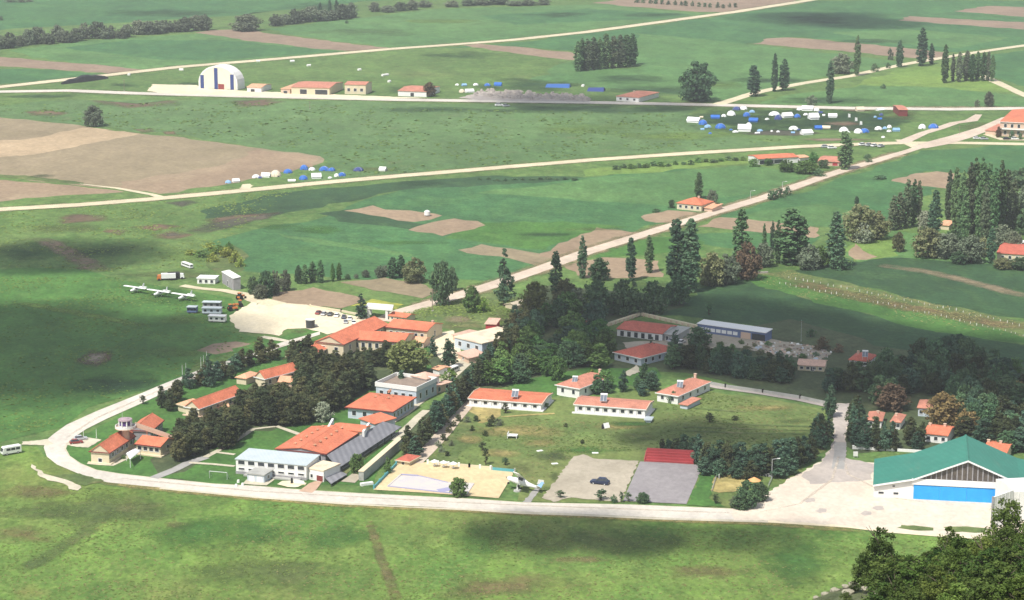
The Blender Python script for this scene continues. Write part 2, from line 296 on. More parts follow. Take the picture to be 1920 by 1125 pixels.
LF = dict(
    pine=leafmat('pine_needles', (0.053, 0.074, 0.038), (0.101, 0.119, 0.055)), pine2=leafmat('olive_pine_needles', (0.081, 0.094, 0.044), (0.138, 0.143, 0.063)), spruce=leafmat('spruce_needles', (0.059, 0.120, 0.079), (0.105, 0.171, 0.105)),
    poplar=leafmat('poplar_leaves', (0.094, 0.177, 0.079), (0.167, 0.264, 0.118)), poplard=leafmat('dark_poplar_leaves', (0.069, 0.144, 0.089), (0.132, 0.217, 0.118)), poplarp=leafmat('pale_poplar_leaves', (0.115, 0.155, 0.084), (0.162, 0.196, 0.115)),
    broad=leafmat('broadleaf_leaves', (0.083, 0.166, 0.053), (0.153, 0.267, 0.083)), broadd=leafmat('dark_broadleaf_leaves', (0.070, 0.137, 0.074), (0.134, 0.215, 0.101)), willow=leafmat('willow_leaves', (0.162, 0.223, 0.074), (0.243, 0.290, 0.115), .35),
    olive=leafmat('olive_green_leaves', (0.164, 0.186, 0.086), (0.238, 0.253, 0.127)), brown=leafmat('budding_brown_leaves', (0.162, 0.119, 0.074), (0.209, 0.155, 0.095)), gold=leafmat('golden_spring_leaves', (0.270, 0.230, 0.088), (0.365, 0.297, 0.121)),
    silver=leafmat('silver_leaves', (0.284, 0.324, 0.230), (0.392, 0.419, 0.297)), bright=leafmat('bright_green_leaves', (0.135, 0.270, 0.054), (0.230, 0.351, 0.081), .35), hill=leafmat('hillside_oak_leaves', (0.078, 0.133, 0.030), (0.175, 0.245, 0.063), .35), hilld=leafmat('dark_hillside_leaves', (0.045, 0.085, 0.025), (0.105, 0.160, 0.043), .3),
    tuft=leafmat('grass_tufts', (.09, .15, .04), (.17, .24, .07), .25), straw=leafmat('dry_grass_tufts', (.2, .19, .075), (.26, .24, .11), .3),
    hedge=leafmat('grey_green_hedgerow_leaves', (0.147, 0.181, 0.118), (0.216, 0.255, 0.167)), yellow=leafmat('yellow_green_leaves', (0.297, 0.365, 0.081), (0.378, 0.432, 0.108)),
)
# ------------------------------------------------------------------ ground sheets
LEV = []
def level(P):
    x0, x1, y0, y1 = min(p.x for p in P) - 9, max(p.x for p in P) + 9, min(p.y for p in P) - 9, max(p.y for p in P) + 9
    k = 1 + max([l for a, b, c, d, l in LEV if a < x1 and b > x0 and c < y1 and d > y0], default=0)
    LEV.append((x0, x1, y0, y1, k)); return .004 * k + .002
def top_level(): return .004 * max(l[4] for l in LEV)
def sheet(name, pts, m, z=None, wob=0.0, px=True, n=0):
    """flat polygon on the ground from photo pixels; wob = ragged outline in metres"""
    P = [G(*p) for p in pts] if px else [Vector(p) for p in pts]
    if wob:
        Q = []; r2 = random.Random(int(pts[0][0] * 7 + pts[0][1] * 13 + len(pts)))
        for i, a in enumerate(P):
            b = P[(i + 1) % len(P)]; L = (b - a).length; k = max(1, min(14, int(L / (wob * 3))))
            d = (b - a).normalized(); nn = Vector((-d.y, d.x, 0))
            for j in range(k):
                t = j / k; Q.append(a.lerp(b, t) + (nn * r2.uniform(-wob, wob) if j else Vector((r2.uniform(-wob, wob), r2.uniform(-wob, wob), 0)) * .6))
        P = Q
    if z is None: z = level(P)
    bm = bmesh.new(); vs = [bm.verts.new((p.x, p.y, z)) for p in P]; bm.faces.new(vs)
    bmesh.ops.triangulate(bm, faces=bm.faces[:]); bmesh.ops.recalc_face_normals(bm, faces=bm.faces)
    for f in bm.faces:
        if f.normal.z < 0: f.normal_flip()
    me = bpy.data.meshes.new(name); bm.to_mesh(me); bm.free(); me.materials.append(m)
    o = bpy.data.objects.new(name, me); col.objects.link(o)
    return tag(o, kind='structure')
def strip(name, pts, w, m, z=None, wob=0.0, px=True):
    P = [G(*p) for p in pts] if px else [Vector(p) for p in pts]
    w = w if isinstance(w, (list, tuple)) else [w] * len(P)
    Q = []; W = []
    for i in range(len(P) - 1):
        k = max(1, min(20, int((P[i + 1] - P[i]).length / 18)))
        for j in range(k):
            Q.append(P[i].lerp(P[i + 1], j / k)); W.append(w[i] + (w[i + 1] - w[i]) * j / k)
    Q.append(P[-1]); W.append(w[-1])
    if z is None: z = level(P)
    v = []; f = []
    for i, p in enumerate(Q):
        d = (Q[min(i + 1, len(Q) - 1)] - Q[max(i - 1, 0)]).normalized(); n = Vector((-d.y, d.x, 0))
        v += [tuple(p + n * (W[i] / 2 + rnd.uniform(-wob, wob)) + Vector((0, 0, z))), tuple(p - n * (W[i] / 2 + rnd.uniform(-wob, wob)) + Vector((0, 0, z)))]
        if i: f.append((2 * i - 1, 2 * i - 2, 2 * i, 2 * i + 1))
    me = bpy.data.meshes.new(name); me.from_pydata(v, [], f)
    bm = bmesh.new(); bm.from_mesh(me)
    for q in bm.faces:
        q.normal_update()
        if q.normal.z < 0: q.normal_flip()
    bm.to_mesh(me); bm.free(); me.materials.append(m)
    o = bpy.data.objects.new(name, me); col.objects.link(o)
    return tag(o, kind='structure')
def patch(name, pts, m, wob=1.0, soft=.09, core=.5):
    P = [G(*p) for p in pts]; n = len(P); c = sum(P, Vector()) / n; Q = []
    for i in range(n):
        a, b = P[i], P[(i + 1) % n]
        for j in range(3): Q.append(a.lerp(b, j / 3))
    z = level(Q); k = len(Q); v = []; f = []; fd = []
    for t, fa in ((1.3, 0), (.8, .5), (.25, 1)):
        for p in Q: w = c + (p - c) * t; v.append((w.x, w.y, z)); fd.append(fa)
    v.append((c.x, c.y, z)); fd.append(1)
    for r in range(2):
        for i in range(k): f.append((r * k + i, r * k + (i + 1) % k, (r + 1) * k + (i + 1) % k, (r + 1) * k + i))
    for i in range(k): f.append((2 * k + i, 2 * k + (i + 1) % k, 3 * k))
    return _soft(name, v, f, fd, m, soft)
def softstrip(name, pts, w, m, soft=.09):
    P = [G(*p) for p in pts]; w = w if isinstance(w, (list, tuple)) else [w] * len(P); Q = []; W = []
    for i in range(len(P) - 1):
        k = max(1, min(16, int((P[i + 1] - P[i]).length / 12)))
        for j in range(k): Q.append(P[i].lerp(P[i + 1], j / k)); W.append(w[i] + (w[i + 1] - w[i]) * j / k)
    Q.append(P[-1]); W.append(w[-1]); z = level(Q); v = []; f = []; fd = []
    for i, p in enumerate(Q):
        d = (Q[min(i + 1, len(Q) - 1)] - Q[max(i - 1, 0)]).normalized(); n = Vector((-d.y, d.x, 0)); e = 0 if i in (0, len(Q) - 1) else 1
        for t, fa in ((-.65, 0), (-.25, 1), (.25, 1), (.65, 0)):
            q = p + n * W[i] * t; v.append((q.x, q.y, z)); fd.append(fa * e)
        if i:
            for j in range(3): a = (i - 1) * 4 + j; f.append((a, a + 1, a + 5, a + 4))
    return _soft(name, v, f, fd, m, soft)
def _soft(name, v, f, fd, m, soft):
    me = bpy.data.meshes.new(name); me.from_pydata(v, [], f)
    at = me.attributes.new('fade', 'FLOAT', 'POINT'); at.data.foreach_set('value', fd)
    bm = bmesh.new(); bm.from_mesh(me)
    for q in bm.faces:
        q.normal_update()
        if q.normal.z < 0: q.normal_flip()
    bm.to_mesh(me); bm.free(); me.materials.append(softmat(m, soft))
    o = bpy.data.objects.new(name, me); col.objects.link(o)
    return tag(o, kind='structure')
sheet('ground', [(-5500, -1200, 0), (5500, -1200, 0), (5500, 9000, 0), (-5500, 9000, 0)], GR['meadow'], z=0, px=False)
# ------------------------------------------------------------------ the land: fields, roads, yards (photo pixels)
FLD = [  # (name, material, wobble, outline)
    ('field', 'near', 3, [(-80, 840), (75, 838), (160, 903), (400, 930), (900, 958), (1660, 998), (2000, 1022), (2100, 1200), (-200, 1200)]),
    ('field', 'pale', 6, [(-60, 205), (60, 190), (200, 188), (440, 186), (900, 196), (1300, 205), (1330, 255), (1500, 270), (1100, 296), (700, 330), (560, 345), (605, 296), (430, 268), (300, 250), (160, 236), (-60, 214)]),
    ('field', 'crop', 5, [(370, 470), (400, 450), (480, 432), (640, 398), (760, 352), (1080, 335), (1260, 316), (1500, 320), (1560, 322), (1440, 366), (1340, 395), (1200, 425), (1040, 490), (930, 530), (640, 520), (420, 505)]),
    ('field', 'cropl', 4, [(1130, 330), (1290, 318), (1420, 310), (1530, 330), (1440, 365), (1310, 372), (1250, 385), (1060, 372), (900, 362)]),
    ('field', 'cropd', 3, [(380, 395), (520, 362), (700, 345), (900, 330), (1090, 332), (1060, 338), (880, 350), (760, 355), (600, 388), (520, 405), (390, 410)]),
    ('field', 'bright', 4, [(1090, 318), (1300, 300), (1420, 296), (1400, 305), (1200, 325), (1100, 330)]),
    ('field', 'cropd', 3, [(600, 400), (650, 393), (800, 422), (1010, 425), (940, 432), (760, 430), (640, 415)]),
    ('field', 'lawn', 3, [(870, 420), (1060, 415), (1180, 425), (1110, 435), (1020, 470), (900, 456), (830, 446)]),
    ('field', 'cropl', 2, [(520, 438), (700, 462), (780, 478), (760, 483), (560, 450)]),
    ('field', 'crop', 6, [(-80, 60), (240, 42), (430, 30), (620, 8), (1000, -20), (1000, -80), (-80, -80)]),
    ('field', 'cropl', 4, [(20, 95), (160, 76), (380, 62), (560, 85), (680, 95), (460, 115), (260, 130), (60, 108)]),
    ('field', 'crop', 3, [(120, 90), (240, 75), (420, 75), (640, 97), (420, 112), (300, 112)]),
    ('field', 'crop', 3, [(-60, 128), (100, 130), (200, 141), (60, 155), (-60, 160)]),
    ('field', 'cropl', 6, [(500, 55), (700, 30), (800, 18), (1050, 10), (1150, 8), (1300, 24), (1390, 25), (1240, 40), (960, 73), (740, 90), (600, 74)]),
    ('field', 'crop', 5, [(900, 30), (1100, 16), (1300, 28), (1230, 36), (1100, 40), (960, 46)]),
    ('field', 'crop', 6, [(780, 92), (960, 80), (1240, 46), (1520, 4), (1700, 30), (1640, 70), (1460, 70), (1410, 80), (1120, 98), (980, 88)]),
    ('field', 'cropl', 6, [(1190, 62), (1420, 84), (1600, 105), (1700, 118), (1500, 155), (1350, 190), (1290, 180), (1000, 150), (1070, 115), (1180, 90)]),
    ('field', 'crop', 4, [(1500, 2), (1700, 0), (1950, 2), (1960, 80), (1790, 98), (1640, 84), (1470, 66), (1560, 30)]),
    ('field', 'cropl', 4, [(1560, 60), (1700, 55), (1900, 70), (1800, 90), (1650, 80)]),
    ('field', 'bright', 4, [(1560, 175), (1640, 145), (1720, 122), (1790, 118), (1850, 146), (1900, 172), (1700, 172)]),
    ('field', 'cropl', 4, [(1400, 198), (1500, 175), (1620, 160), (1780, 165), (1900, 178), (1960, 200), (1600, 202)]),
    ('field', 'crop', 4, [(1800, 110), (1960, 88), (1960, 175), (1870, 148)]),
    ('field', 'crop', 4, [(1730, 282), (1960, 268), (1960, 330), (1800, 325), (1740, 322), (1670, 340), (1560, 345), (1640, 312)]),
    ('field', 'crop', 4, [(1350, 405), (1500, 362), (1600, 330), (1760, 350), (1700, 400), (1660, 425), (1540, 425), (1430, 415)]),
    ('field', 'cropl', 3, [(1430, 392), (1540, 382), (1600, 398), (1560, 425), (1440, 420), (1380, 408)]),
    ('field', 'crop', 3, [(1290, 440), (1420, 432), (1540, 445), (1500, 470), (1330, 462)]),
    ('field', 'lawn', 3, [(1060, 470), (1180, 450), (1300, 440), (1330, 468), (1200, 480), (1120, 485)]),
    ('field', 'cropl', 3, [(1590, 470), (1660, 430), (1740, 440), (1960, 470), (1960, 520), (1700, 488), (1600, 490)]),
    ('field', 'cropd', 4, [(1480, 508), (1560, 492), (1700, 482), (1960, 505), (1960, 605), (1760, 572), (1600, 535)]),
    ('field', 'bright', 3, [(1590, 462), (1640, 442), (1700, 448), (1680, 480), (1600, 488)]),
    ('field', 'weeds', 3, [(1380, 520), (1480, 505), (1600, 532), (1760, 572), (1960, 608), (1960, 650), (1700, 612), (1500, 560)]),
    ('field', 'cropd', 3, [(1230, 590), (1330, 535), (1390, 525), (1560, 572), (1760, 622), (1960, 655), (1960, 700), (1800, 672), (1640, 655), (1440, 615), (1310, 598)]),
    ('field', 'lawn', 3, [(1380, 522), (1420, 512), (1960, 640), (1960, 652), (1760, 622), (1560, 574)]),
    
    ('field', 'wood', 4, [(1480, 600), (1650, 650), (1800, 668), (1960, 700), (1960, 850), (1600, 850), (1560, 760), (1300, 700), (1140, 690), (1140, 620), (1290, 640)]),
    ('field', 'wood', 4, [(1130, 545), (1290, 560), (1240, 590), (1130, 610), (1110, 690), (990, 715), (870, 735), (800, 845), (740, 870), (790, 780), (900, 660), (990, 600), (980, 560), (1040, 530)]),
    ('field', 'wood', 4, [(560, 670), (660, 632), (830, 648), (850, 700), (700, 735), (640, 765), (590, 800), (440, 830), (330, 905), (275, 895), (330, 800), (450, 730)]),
    ('field', 'lawn', 3, [(122, 842), (135, 825), (180, 800), (265, 757), (380, 703), (480, 668), (560, 640), (640, 625), (760, 600), (840, 640), (760, 740), (700, 800), (760, 830), (700, 915), (480, 909), (275, 893), (180, 880), (148, 868)]),
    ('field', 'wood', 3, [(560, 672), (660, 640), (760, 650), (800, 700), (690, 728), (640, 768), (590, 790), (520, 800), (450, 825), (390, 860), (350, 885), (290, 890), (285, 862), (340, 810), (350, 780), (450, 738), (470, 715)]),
    ('field', 'lawn', 2, [(455, 820), (470, 808), (560, 812), (520, 845), (450, 845)]),
    ('field', 'weeds', 3, [(740, 590), (830, 566), (940, 545), (980, 560), (975, 605), (930, 660), (850, 620), (790, 605)]),
    ('field', 'sport', 3, [(800, 860), (868, 760), (1080, 745), (1290, 722), (1540, 770), (1550, 800), (1530, 860), (1410, 950), (980, 940), (960, 880), (850, 868)]),
    ('field', 'lawn', 3, [(1020, 745), (1080, 735), (1230, 722), (1230, 690), (1100, 690), (960, 720)]),
    ('field', 'dry', 2, [(872, 765), (940, 765), (945, 780), (900, 795), (866, 787)]),
    ('field', 'weeds', 2, [(815, 840), (870, 768), (900, 790), (880, 840), (850, 868), (810, 862)]),
    
    ('field', 'lawn', 6, [(-60, 510), (60, 500), (230, 520), (420, 560), (430, 620), (520, 645), (380, 680), (260, 735), (100, 800), (-60, 850)]),
    
    
    ('field', 'weeds', 4, [(440, 455), (400, 470), (380, 500), (420, 520), (450, 505), (455, 470)]),
    ('field', 'plowg', 3, [(-60, 212), (160, 237), (262, 251), (340, 258), (470, 275), (600, 293), (603, 298), (590, 311), (500, 328), (420, 346), (330, 360), (300, 363), (240, 357), (-60, 325)]),
    ('field', 'plowl', 2.5, [(-60, 268), (60, 260), (160, 239), (262, 251), (140, 275), (60, 290), (-60, 300)]),
    ('field', 'plow', 3, [(230, 340), (420, 310), (480, 280), (600, 294), (588, 312), (420, 346), (300, 362), (225, 352)]),
    ('field', 'plow', 2.5, [(-60, 332), (150, 350), (235, 360), (130, 365), (-60, 382)]),
    ('field', 'weeds', 1.5, [(-30, 325), (60, 330), (160, 343), (158, 347), (50, 337), (-30, 330)]),
    ('field', 'plowp', 3, [(362, 61), (400, 57), (455, 55), (560, 70), (735, 91), (690, 98), (600, 92), (480, 78)]),
    ('field', 'plowp', 3, [(-60, 103), (0, 107), (140, 118), (270, 131), (205, 138), (110, 131), (-60, 120)]),
    ('field', 'plowp', 3, [(862, 85), (900, 82), (980, 89), (1110, 103), (1180, 118), (1060, 112), (940, 96)]),
    ('field', 'plowp', 4, [(1110, 6), (1190, -4), (1480, -4), (1500, 2), (1440, 14), (1385, 24), (1290, 21)]),
    ('field', 'plowp', 3, [(1685, 38), (1705, 30), (1800, 36), (1960, 44), (1960, 58), (1790, 46)]),
    ('field', 'plowp', 3, [(1790, 21), (1850, 11), (1960, 14), (1960, 35)]),
    ('field', 'plowp', 3, [(1415, 82), (1440, 72), (1480, 70), (1640, 84), (1770, 98), (1775, 112), (1700, 108), (1560, 94)]),
    ('field', 'plow', 2.5, [(640, 395), (700, 386), (720, 392), (770, 394), (832, 405), (812, 412), (780, 417), (720, 408)]),
    ('field', 'plow', 2, [(762, 431), (800, 420), (850, 410), (900, 414), (911, 422), (890, 430), (830, 442)]),
    ('field', 'plowg', 2.5, [(857, 469), (900, 458), (980, 472), (1050, 478), (1010, 497), (960, 486)]),
    ('field', 'plow', 2, [(1010, 480), (1060, 452), (1120, 427), (1205, 436), (1120, 468), (1050, 488)]),
    ('field', 'plow', 2, [(1200, 407), (1250, 394), (1300, 398), (1310, 404), (1255, 418), (1210, 415)]),
    ('field', 'plow', 2, [(1310, 424), (1350, 407), (1450, 416), (1540, 428), (1530, 446), (1400, 434)]),
    ('field', 'plow', 2, [(1060, 498), (1130, 482), (1240, 490), (1240, 520), (1100, 522)]),
    ('field', 'plow', 2, [(514, 548), (590, 540), (640, 549), (686, 562), (640, 578), (550, 574), (520, 568)]),
    ('field', 'plowg', 2, [(640, 530), (720, 521), (780, 530), (824, 546), (790, 560), (700, 545)]),
    ('field', 'yellow', 1.5, [(655, 575), (700, 561), (760, 570), (740, 580), (690, 572)]),
    ('field', 'plow', 2, [(1668, 340), (1720, 325), (1760, 321), (1790, 325), (1782, 354), (1720, 348)]),
    ('field', 'plow', 2, [(1590, 478), (1600, 456), (1616, 464), (1645, 482), (1620, 488), (1600, 487)]),
    
    ('field', 'plowp', 2, [(370, 659), (400, 646), (440, 640), (490, 645), (450, 655), (400, 664)]),
    ('field', 'rust', 2.5, [(100, 408), (140, 402), (200, 404), (190, 414), (120, 418)]), ('field', 'rust', 2, [(190, 434), (200, 428), (240, 432), (225, 440)]),
    ('field', 'rust', 2, [(245, 426), (300, 420), (345, 424), (290, 432)]), ('field', 'rust', 2, [(282, 440), (320, 434), (362, 440), (330, 449), (290, 447)]), ('field', 'dark', 1.5, [(300, 440), (325, 437), (340, 441), (315, 444)]),
    ('field', 'dark', 2, [(310, 380), (350, 374), (372, 380), (340, 388)]), ('field', 'dark', 2.5, [(358, 432), (390, 415), (440, 405), (530, 398), (500, 410), (440, 425), (390, 436)]), ('field', 'rust', 2, [(380, 412), (440, 404), (520, 400), (440, 410), (395, 420)]),
    ('field', 'rust', 3, [(50, 210), (80, 206), (125, 212), (100, 219), (60, 216)]), ('field', 'rust', 3, [(180, 188), (260, 195), (340, 186), (320, 197), (240, 202), (200, 198)]), ('field', 'rust', 3, [(440, 190), (500, 186), (530, 190), (500, 198), (450, 200)]), ('field', 'rust', 2, [(255, 243), (285, 240), (290, 247), (265, 249)]), ('field', 'rust', 2, [(305, 247), (325, 246), (330, 252), (310, 253)]),
    
    ('field', 'rust', 2, [(140, 680), (150, 668), (170, 657), (210, 660), (205, 675), (180, 686)]), ('field', 'pada', 1, [(150, 672), (175, 660), (200, 664), (190, 678), (160, 682)]),

    
    ('lawn', 'lawn', 2, [(500, 650), (560, 632), (610, 620), (560, 616), (520, 632), (430, 655), (440, 668)]),
]
for nm, m, w, pts in FLD:
    if m in ('rust', 'dark') or (m == 'pada' and pts[0][0] == 150): patch('soil_patch', pts, GR[m], soft=.07 if pts[0][1] > 600 else .05)
    else: sheet(nm, pts, GR[m], wob=w)
SOFTP = [('worngrass', 940, 1100, 150, 24), ('worngrass', 1330, 1072, 90, 18), ('worngrass', 1100, 1050, 60, 8), ('worngrass', 60, 925, 80, 14), ('worngrass', 30, 1000, 70, 22), ('weeds', 200, 960, 160, 30), ('worngrass', 330, 985, 30, 8), ('worngrass', 545, 1000, 14, 6), ('weeds', 60, 960, 90, 20), ('weeds', 500, 1080, 200, 30), ('lawn', 420, 1000, 160, 34), ('lawn', 620, 1010, 90, 26), ('lawn', 900, 1010, 60, 40), ('weeds', 1130, 1020, 200, 30), ('lawn', 1500, 1060, 70, 50),
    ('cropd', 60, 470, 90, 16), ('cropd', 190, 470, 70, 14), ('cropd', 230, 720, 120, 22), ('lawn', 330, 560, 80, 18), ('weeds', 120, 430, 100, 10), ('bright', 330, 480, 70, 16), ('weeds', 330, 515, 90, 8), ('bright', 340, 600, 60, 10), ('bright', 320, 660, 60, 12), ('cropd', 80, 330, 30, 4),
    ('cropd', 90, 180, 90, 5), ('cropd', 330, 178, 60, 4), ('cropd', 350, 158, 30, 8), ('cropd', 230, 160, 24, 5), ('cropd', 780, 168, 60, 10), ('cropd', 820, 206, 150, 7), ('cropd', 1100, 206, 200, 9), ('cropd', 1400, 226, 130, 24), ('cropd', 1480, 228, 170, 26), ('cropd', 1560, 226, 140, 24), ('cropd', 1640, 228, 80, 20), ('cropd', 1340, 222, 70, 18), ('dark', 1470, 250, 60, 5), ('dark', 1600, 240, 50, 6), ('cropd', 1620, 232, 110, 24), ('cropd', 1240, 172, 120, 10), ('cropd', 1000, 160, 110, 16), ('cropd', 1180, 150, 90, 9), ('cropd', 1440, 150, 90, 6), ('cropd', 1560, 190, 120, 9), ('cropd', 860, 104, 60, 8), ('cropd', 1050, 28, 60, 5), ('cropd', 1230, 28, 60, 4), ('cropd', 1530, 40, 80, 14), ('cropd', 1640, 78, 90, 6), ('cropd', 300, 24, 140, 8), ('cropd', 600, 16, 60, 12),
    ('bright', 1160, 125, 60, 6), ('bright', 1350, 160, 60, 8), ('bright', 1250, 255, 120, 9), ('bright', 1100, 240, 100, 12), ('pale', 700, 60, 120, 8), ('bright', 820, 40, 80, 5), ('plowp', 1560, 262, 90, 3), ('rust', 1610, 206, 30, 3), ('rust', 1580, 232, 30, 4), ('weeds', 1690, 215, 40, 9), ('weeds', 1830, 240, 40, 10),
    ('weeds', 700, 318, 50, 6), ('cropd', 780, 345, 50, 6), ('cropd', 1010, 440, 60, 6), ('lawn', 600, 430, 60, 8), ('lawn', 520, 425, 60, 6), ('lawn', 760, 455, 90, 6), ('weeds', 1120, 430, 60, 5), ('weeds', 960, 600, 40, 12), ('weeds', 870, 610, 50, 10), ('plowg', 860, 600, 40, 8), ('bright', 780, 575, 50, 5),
    ('dry', 1150, 800, 60, 8), ('dry', 990, 810, 90, 12), ('weeds', 1200, 820, 90, 12), ('lawn', 1100, 845, 90, 8), ('dry', 1420, 765, 80, 6), ('weeds', 1490, 790, 40, 8), ('dry', 1010, 830, 40, 10), ('wood', 1030, 855, 40, 12), ('weeds', 980, 880, 40, 16), ('lawn', 1180, 795, 60, 6), ('dry', 880, 825, 30, 10), ('dry', 940, 850, 40, 10),
    ('worn', 1560, 940, 40, 8), ('worn', 1660, 900, 50, 8), ('lot', 1500, 950, 60, 8), ('lot', 1700, 965, 90, 9), ('worn', 1480, 960, 40, 5), ('asphalt', 385, 922, 14, 1.6), ('worn', 250, 903, 40, 4), ('path', 1110, 880, 30, 6), ('worn', 1080, 930, 40, 3), ('dark', 1090, 868, 14, 2), ('dark', 1060, 918, 10, 2), ('weeds', 1040, 895, 10, 12), ('weeds', 1025, 918, 12, 6),
    ('weeds', 460, 590, 14, 6), ('weeds', 560, 622, 20, 5), ('weeds', 448, 606, 12, 5), ('worn', 540, 600, 40, 7), ('yard', 580, 595, 40, 6), ('yard', 900, 910, 30, 10), ('worn', 850, 890, 40, 4)]
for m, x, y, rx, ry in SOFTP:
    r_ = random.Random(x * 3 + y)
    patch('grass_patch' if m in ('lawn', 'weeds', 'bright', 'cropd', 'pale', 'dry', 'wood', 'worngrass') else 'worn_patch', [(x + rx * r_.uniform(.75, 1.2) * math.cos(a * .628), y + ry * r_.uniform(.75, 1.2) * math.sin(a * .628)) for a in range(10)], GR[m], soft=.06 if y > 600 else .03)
softstrip('worn_patch', [(690, 965), (700, 1000), (712, 1040), (735, 1100), (745, 1150)], [2.5, 3, 3, 3.5, 4], GR['worngrass'], .25)
softstrip('worn_patch', [(-20, 1090), (60, 1060), (140, 1010), (230, 945)], 6, GR['weeds'], .1)
softstrip('worn_patch', [(62, 444), (90, 452), (130, 474), (190, 512)], [9, 11, 11, 13], GR['plowp'], .08)
softstrip('grass_patch', [(-10, 564), (60, 572), (150, 588), (290, 615)], 7, GR['bright'], .12)
softstrip('worn_patch', [(1470, 524), (1560, 546), (1700, 577), (1960, 622)], 13, GR['worngrass'], .2)
softstrip('worn_patch', [(1640, 494), (1760, 514), (1900, 550), (1960, 565)], 9, GR['plowg'], .1)
# roads
for pts, w in (([(-80, 398), (0, 393), (150, 384), (300, 372), (440, 359), (580, 345), (760, 329), (940, 314), (1110, 300), (1300, 287), (1500, 275), (1600, 271), (1690, 268)], 15), ([(760, 583), (830, 563), (920, 536), (985, 514), (1100, 473), (1240, 429), (1340, 398), (1430, 371), (1560, 326), (1640, 302), (1700, 284)], 15), ([(-80, 172), (0, 163), (100, 152), (200, 141), (330, 126), (500, 112), (730, 92), (870, 82), (960, 75), (1100, 60), (1240, 41), (1380, 22), (1520, 0)], 19), ([(0, 172), (130, 170), (250, 175), (440, 180), (740, 187), (1100, 192), (1340, 197), (1600, 203), (1960, 203)], 20)):
    softstrip('verge', pts, w, GR['weeds'], .1); softstrip('verge', pts, w * .9, GR['plowl'], .16)
softstrip('verge', [(160, 900), (300, 918), (480, 935), (650, 948), (880, 958), (980, 963), (1230, 975), (1440, 982), (1665, 1000)], 4.5, GR['dry'], .4)
strip('road', [(-80, 398), (0, 393), (150, 384), (300, 372), (440, 359), (580, 345), (760, 329), (940, 314), (1110, 300), (1300, 287), (1500, 275), (1600, 271), (1690, 268), (1800, 268), (1960, 271)], 10, GR['gravel'], wob=.5)
strip('road', [(715, 602), (760, 583), (830, 563), (920, 536), (985, 514), (1100, 473), (1240, 429), (1340, 398), (1430, 371), (1560, 326), (1640, 302), (1700, 284), (1722, 277)], [8.5, 8.5, 8, 8, 8, 8, 8, 7.5, 7.5, 7, 7, 6.5, 6], GR['gravelp'], wob=.4)
strip('road', [(1690, 262), (1722, 277)], 8, GR['gravel'], wob=.4)
strip('road', [(1722, 277), (1760, 268), (1800, 257), (1850, 240), (1890, 222), (1960, 205)], [10, 14, 13, 11, 10, 10], GR['gravelp'], wob=.4)
strip('road', [(-80, 172), (0, 163), (100, 152), (200, 141), (330, 126), (500, 112), (730, 92), (870, 82), (960, 75), (1100, 60), (1240, 41), (1380, 22), (1520, 0), (1700, -30)], 12, GR['gravel'], wob=.5)
strip('road', [(-80, 174), (0, 172), (130, 170), (250, 175), (440, 180), (740, 187), (1100, 192), (1340, 197), (1600, 203), (1780, 205), (1960, 203)], 13, GR['road'], wob=.3)
strip('road', [(1345, 196), (1385, 184), (1420, 173), (1500, 157), (1600, 142), (1650, 130), (1700, 120), (1800, 103), (1860, 94), (1960, 80)], 9, GR['gravel'], wob=.5)
strip('road', [(1840, 140), (1855, 148), (1885, 162), (1960, 196)], 8, GR['gravel'], wob=.5)
strip('path', [(1690, 268), (1730, 250), (1790, 231), (1820, 226), (1835, 215)], [9, 7, 6, 8, 5], GR['gravelp'], wob=.8)
strip('path', [(1850, 252), (1880, 262), (1960, 263)], 6, GR['gravel'], wob=.5)
strip('path', [(150, 345), (220, 353), (285, 365), (305, 371)], [2, 4, 5, 6], GR['gravel'], wob=.5)
sheet('path', [(450, 354), (455, 346), (470, 345), (475, 349), (462, 355)], GR['gravel'], wob=.6)
# perimeter road
LOOPU = [(600, 628), (520, 654), (480, 669), (385, 703), (300, 741), (265, 757), (200, 786), (162, 805), (140, 820), (126, 832), (122, 842), (130, 856), (150, 870), (180, 882), (225, 889), (275, 895), (400, 908), (480, 912), (562, 919), (675, 926), (880, 936), (980, 943), (1180, 947), (1380, 955)]
LOOPD = [(1380, 976), (1230, 971), (980, 960), (880, 955), (650, 944), (480, 932), (375, 922), (260, 911), (200, 905), (150, 890), (107, 872), (88, 857), (82, 840), (86, 827), (100, 815), (125, 797), (180, 772), (265, 738), (300, 723), (335, 709), (382, 691), (480, 661), (520, 645), (600, 622)]
sheet('road', LOOPU + LOOPD, GR['road'])
strip('pavement', LOOPU[8:], .5, GR['path'], wob=.1)
strip('pavement', [(1440, 977), (1590, 987), (1665, 996), (1765, 1005), (1930, 1013)], 3, GR['lot'], wob=.3)
strip('pavement', [(300, 916), (480, 934), (650, 946), (880, 957), (980, 962), (1230, 973), (1440, 979)], 1.6, GR['path'], wob=.5)
sheet('pavement', [(1375, 977), (1370, 955), (1410, 945), (1440, 925), (1480, 898), (1540, 866), (1553, 846), (1562, 830), (1568, 757), (1594, 757), (1584, 830), (1584, 858), (1600, 866), (1700, 872), (1990, 900), (1990, 1014), (1765, 1004), (1665, 996), (1590, 987), (1440, 977)], GR['apron'], wob=.5)
sheet('pavement', [(1500, 895), (1540, 866), (1555, 846), (1562, 830), (1568, 757), (1594, 757), (1584, 830), (1584, 858), (1640, 872), (1635, 900), (1575, 905), (1520, 908)], GR['worn'], wob=.8)
strip('pavement', [(1572, 880), (1575, 850), (1576, 830)], 4, GR['asphalt'], wob=.3)
for p in ((1517, 938), (1647, 953), (1624, 963), (1540, 958)):
    sheet('pavement', [(p[0] - 11, p[1] + 1), (p[0] - 4, p[1] - 4), (p[0] + 9, p[1] - 3), (p[0] + 10, p[1] + 3), (p[0] - 3, p[1] + 5)], GR['worn'], wob=.4)
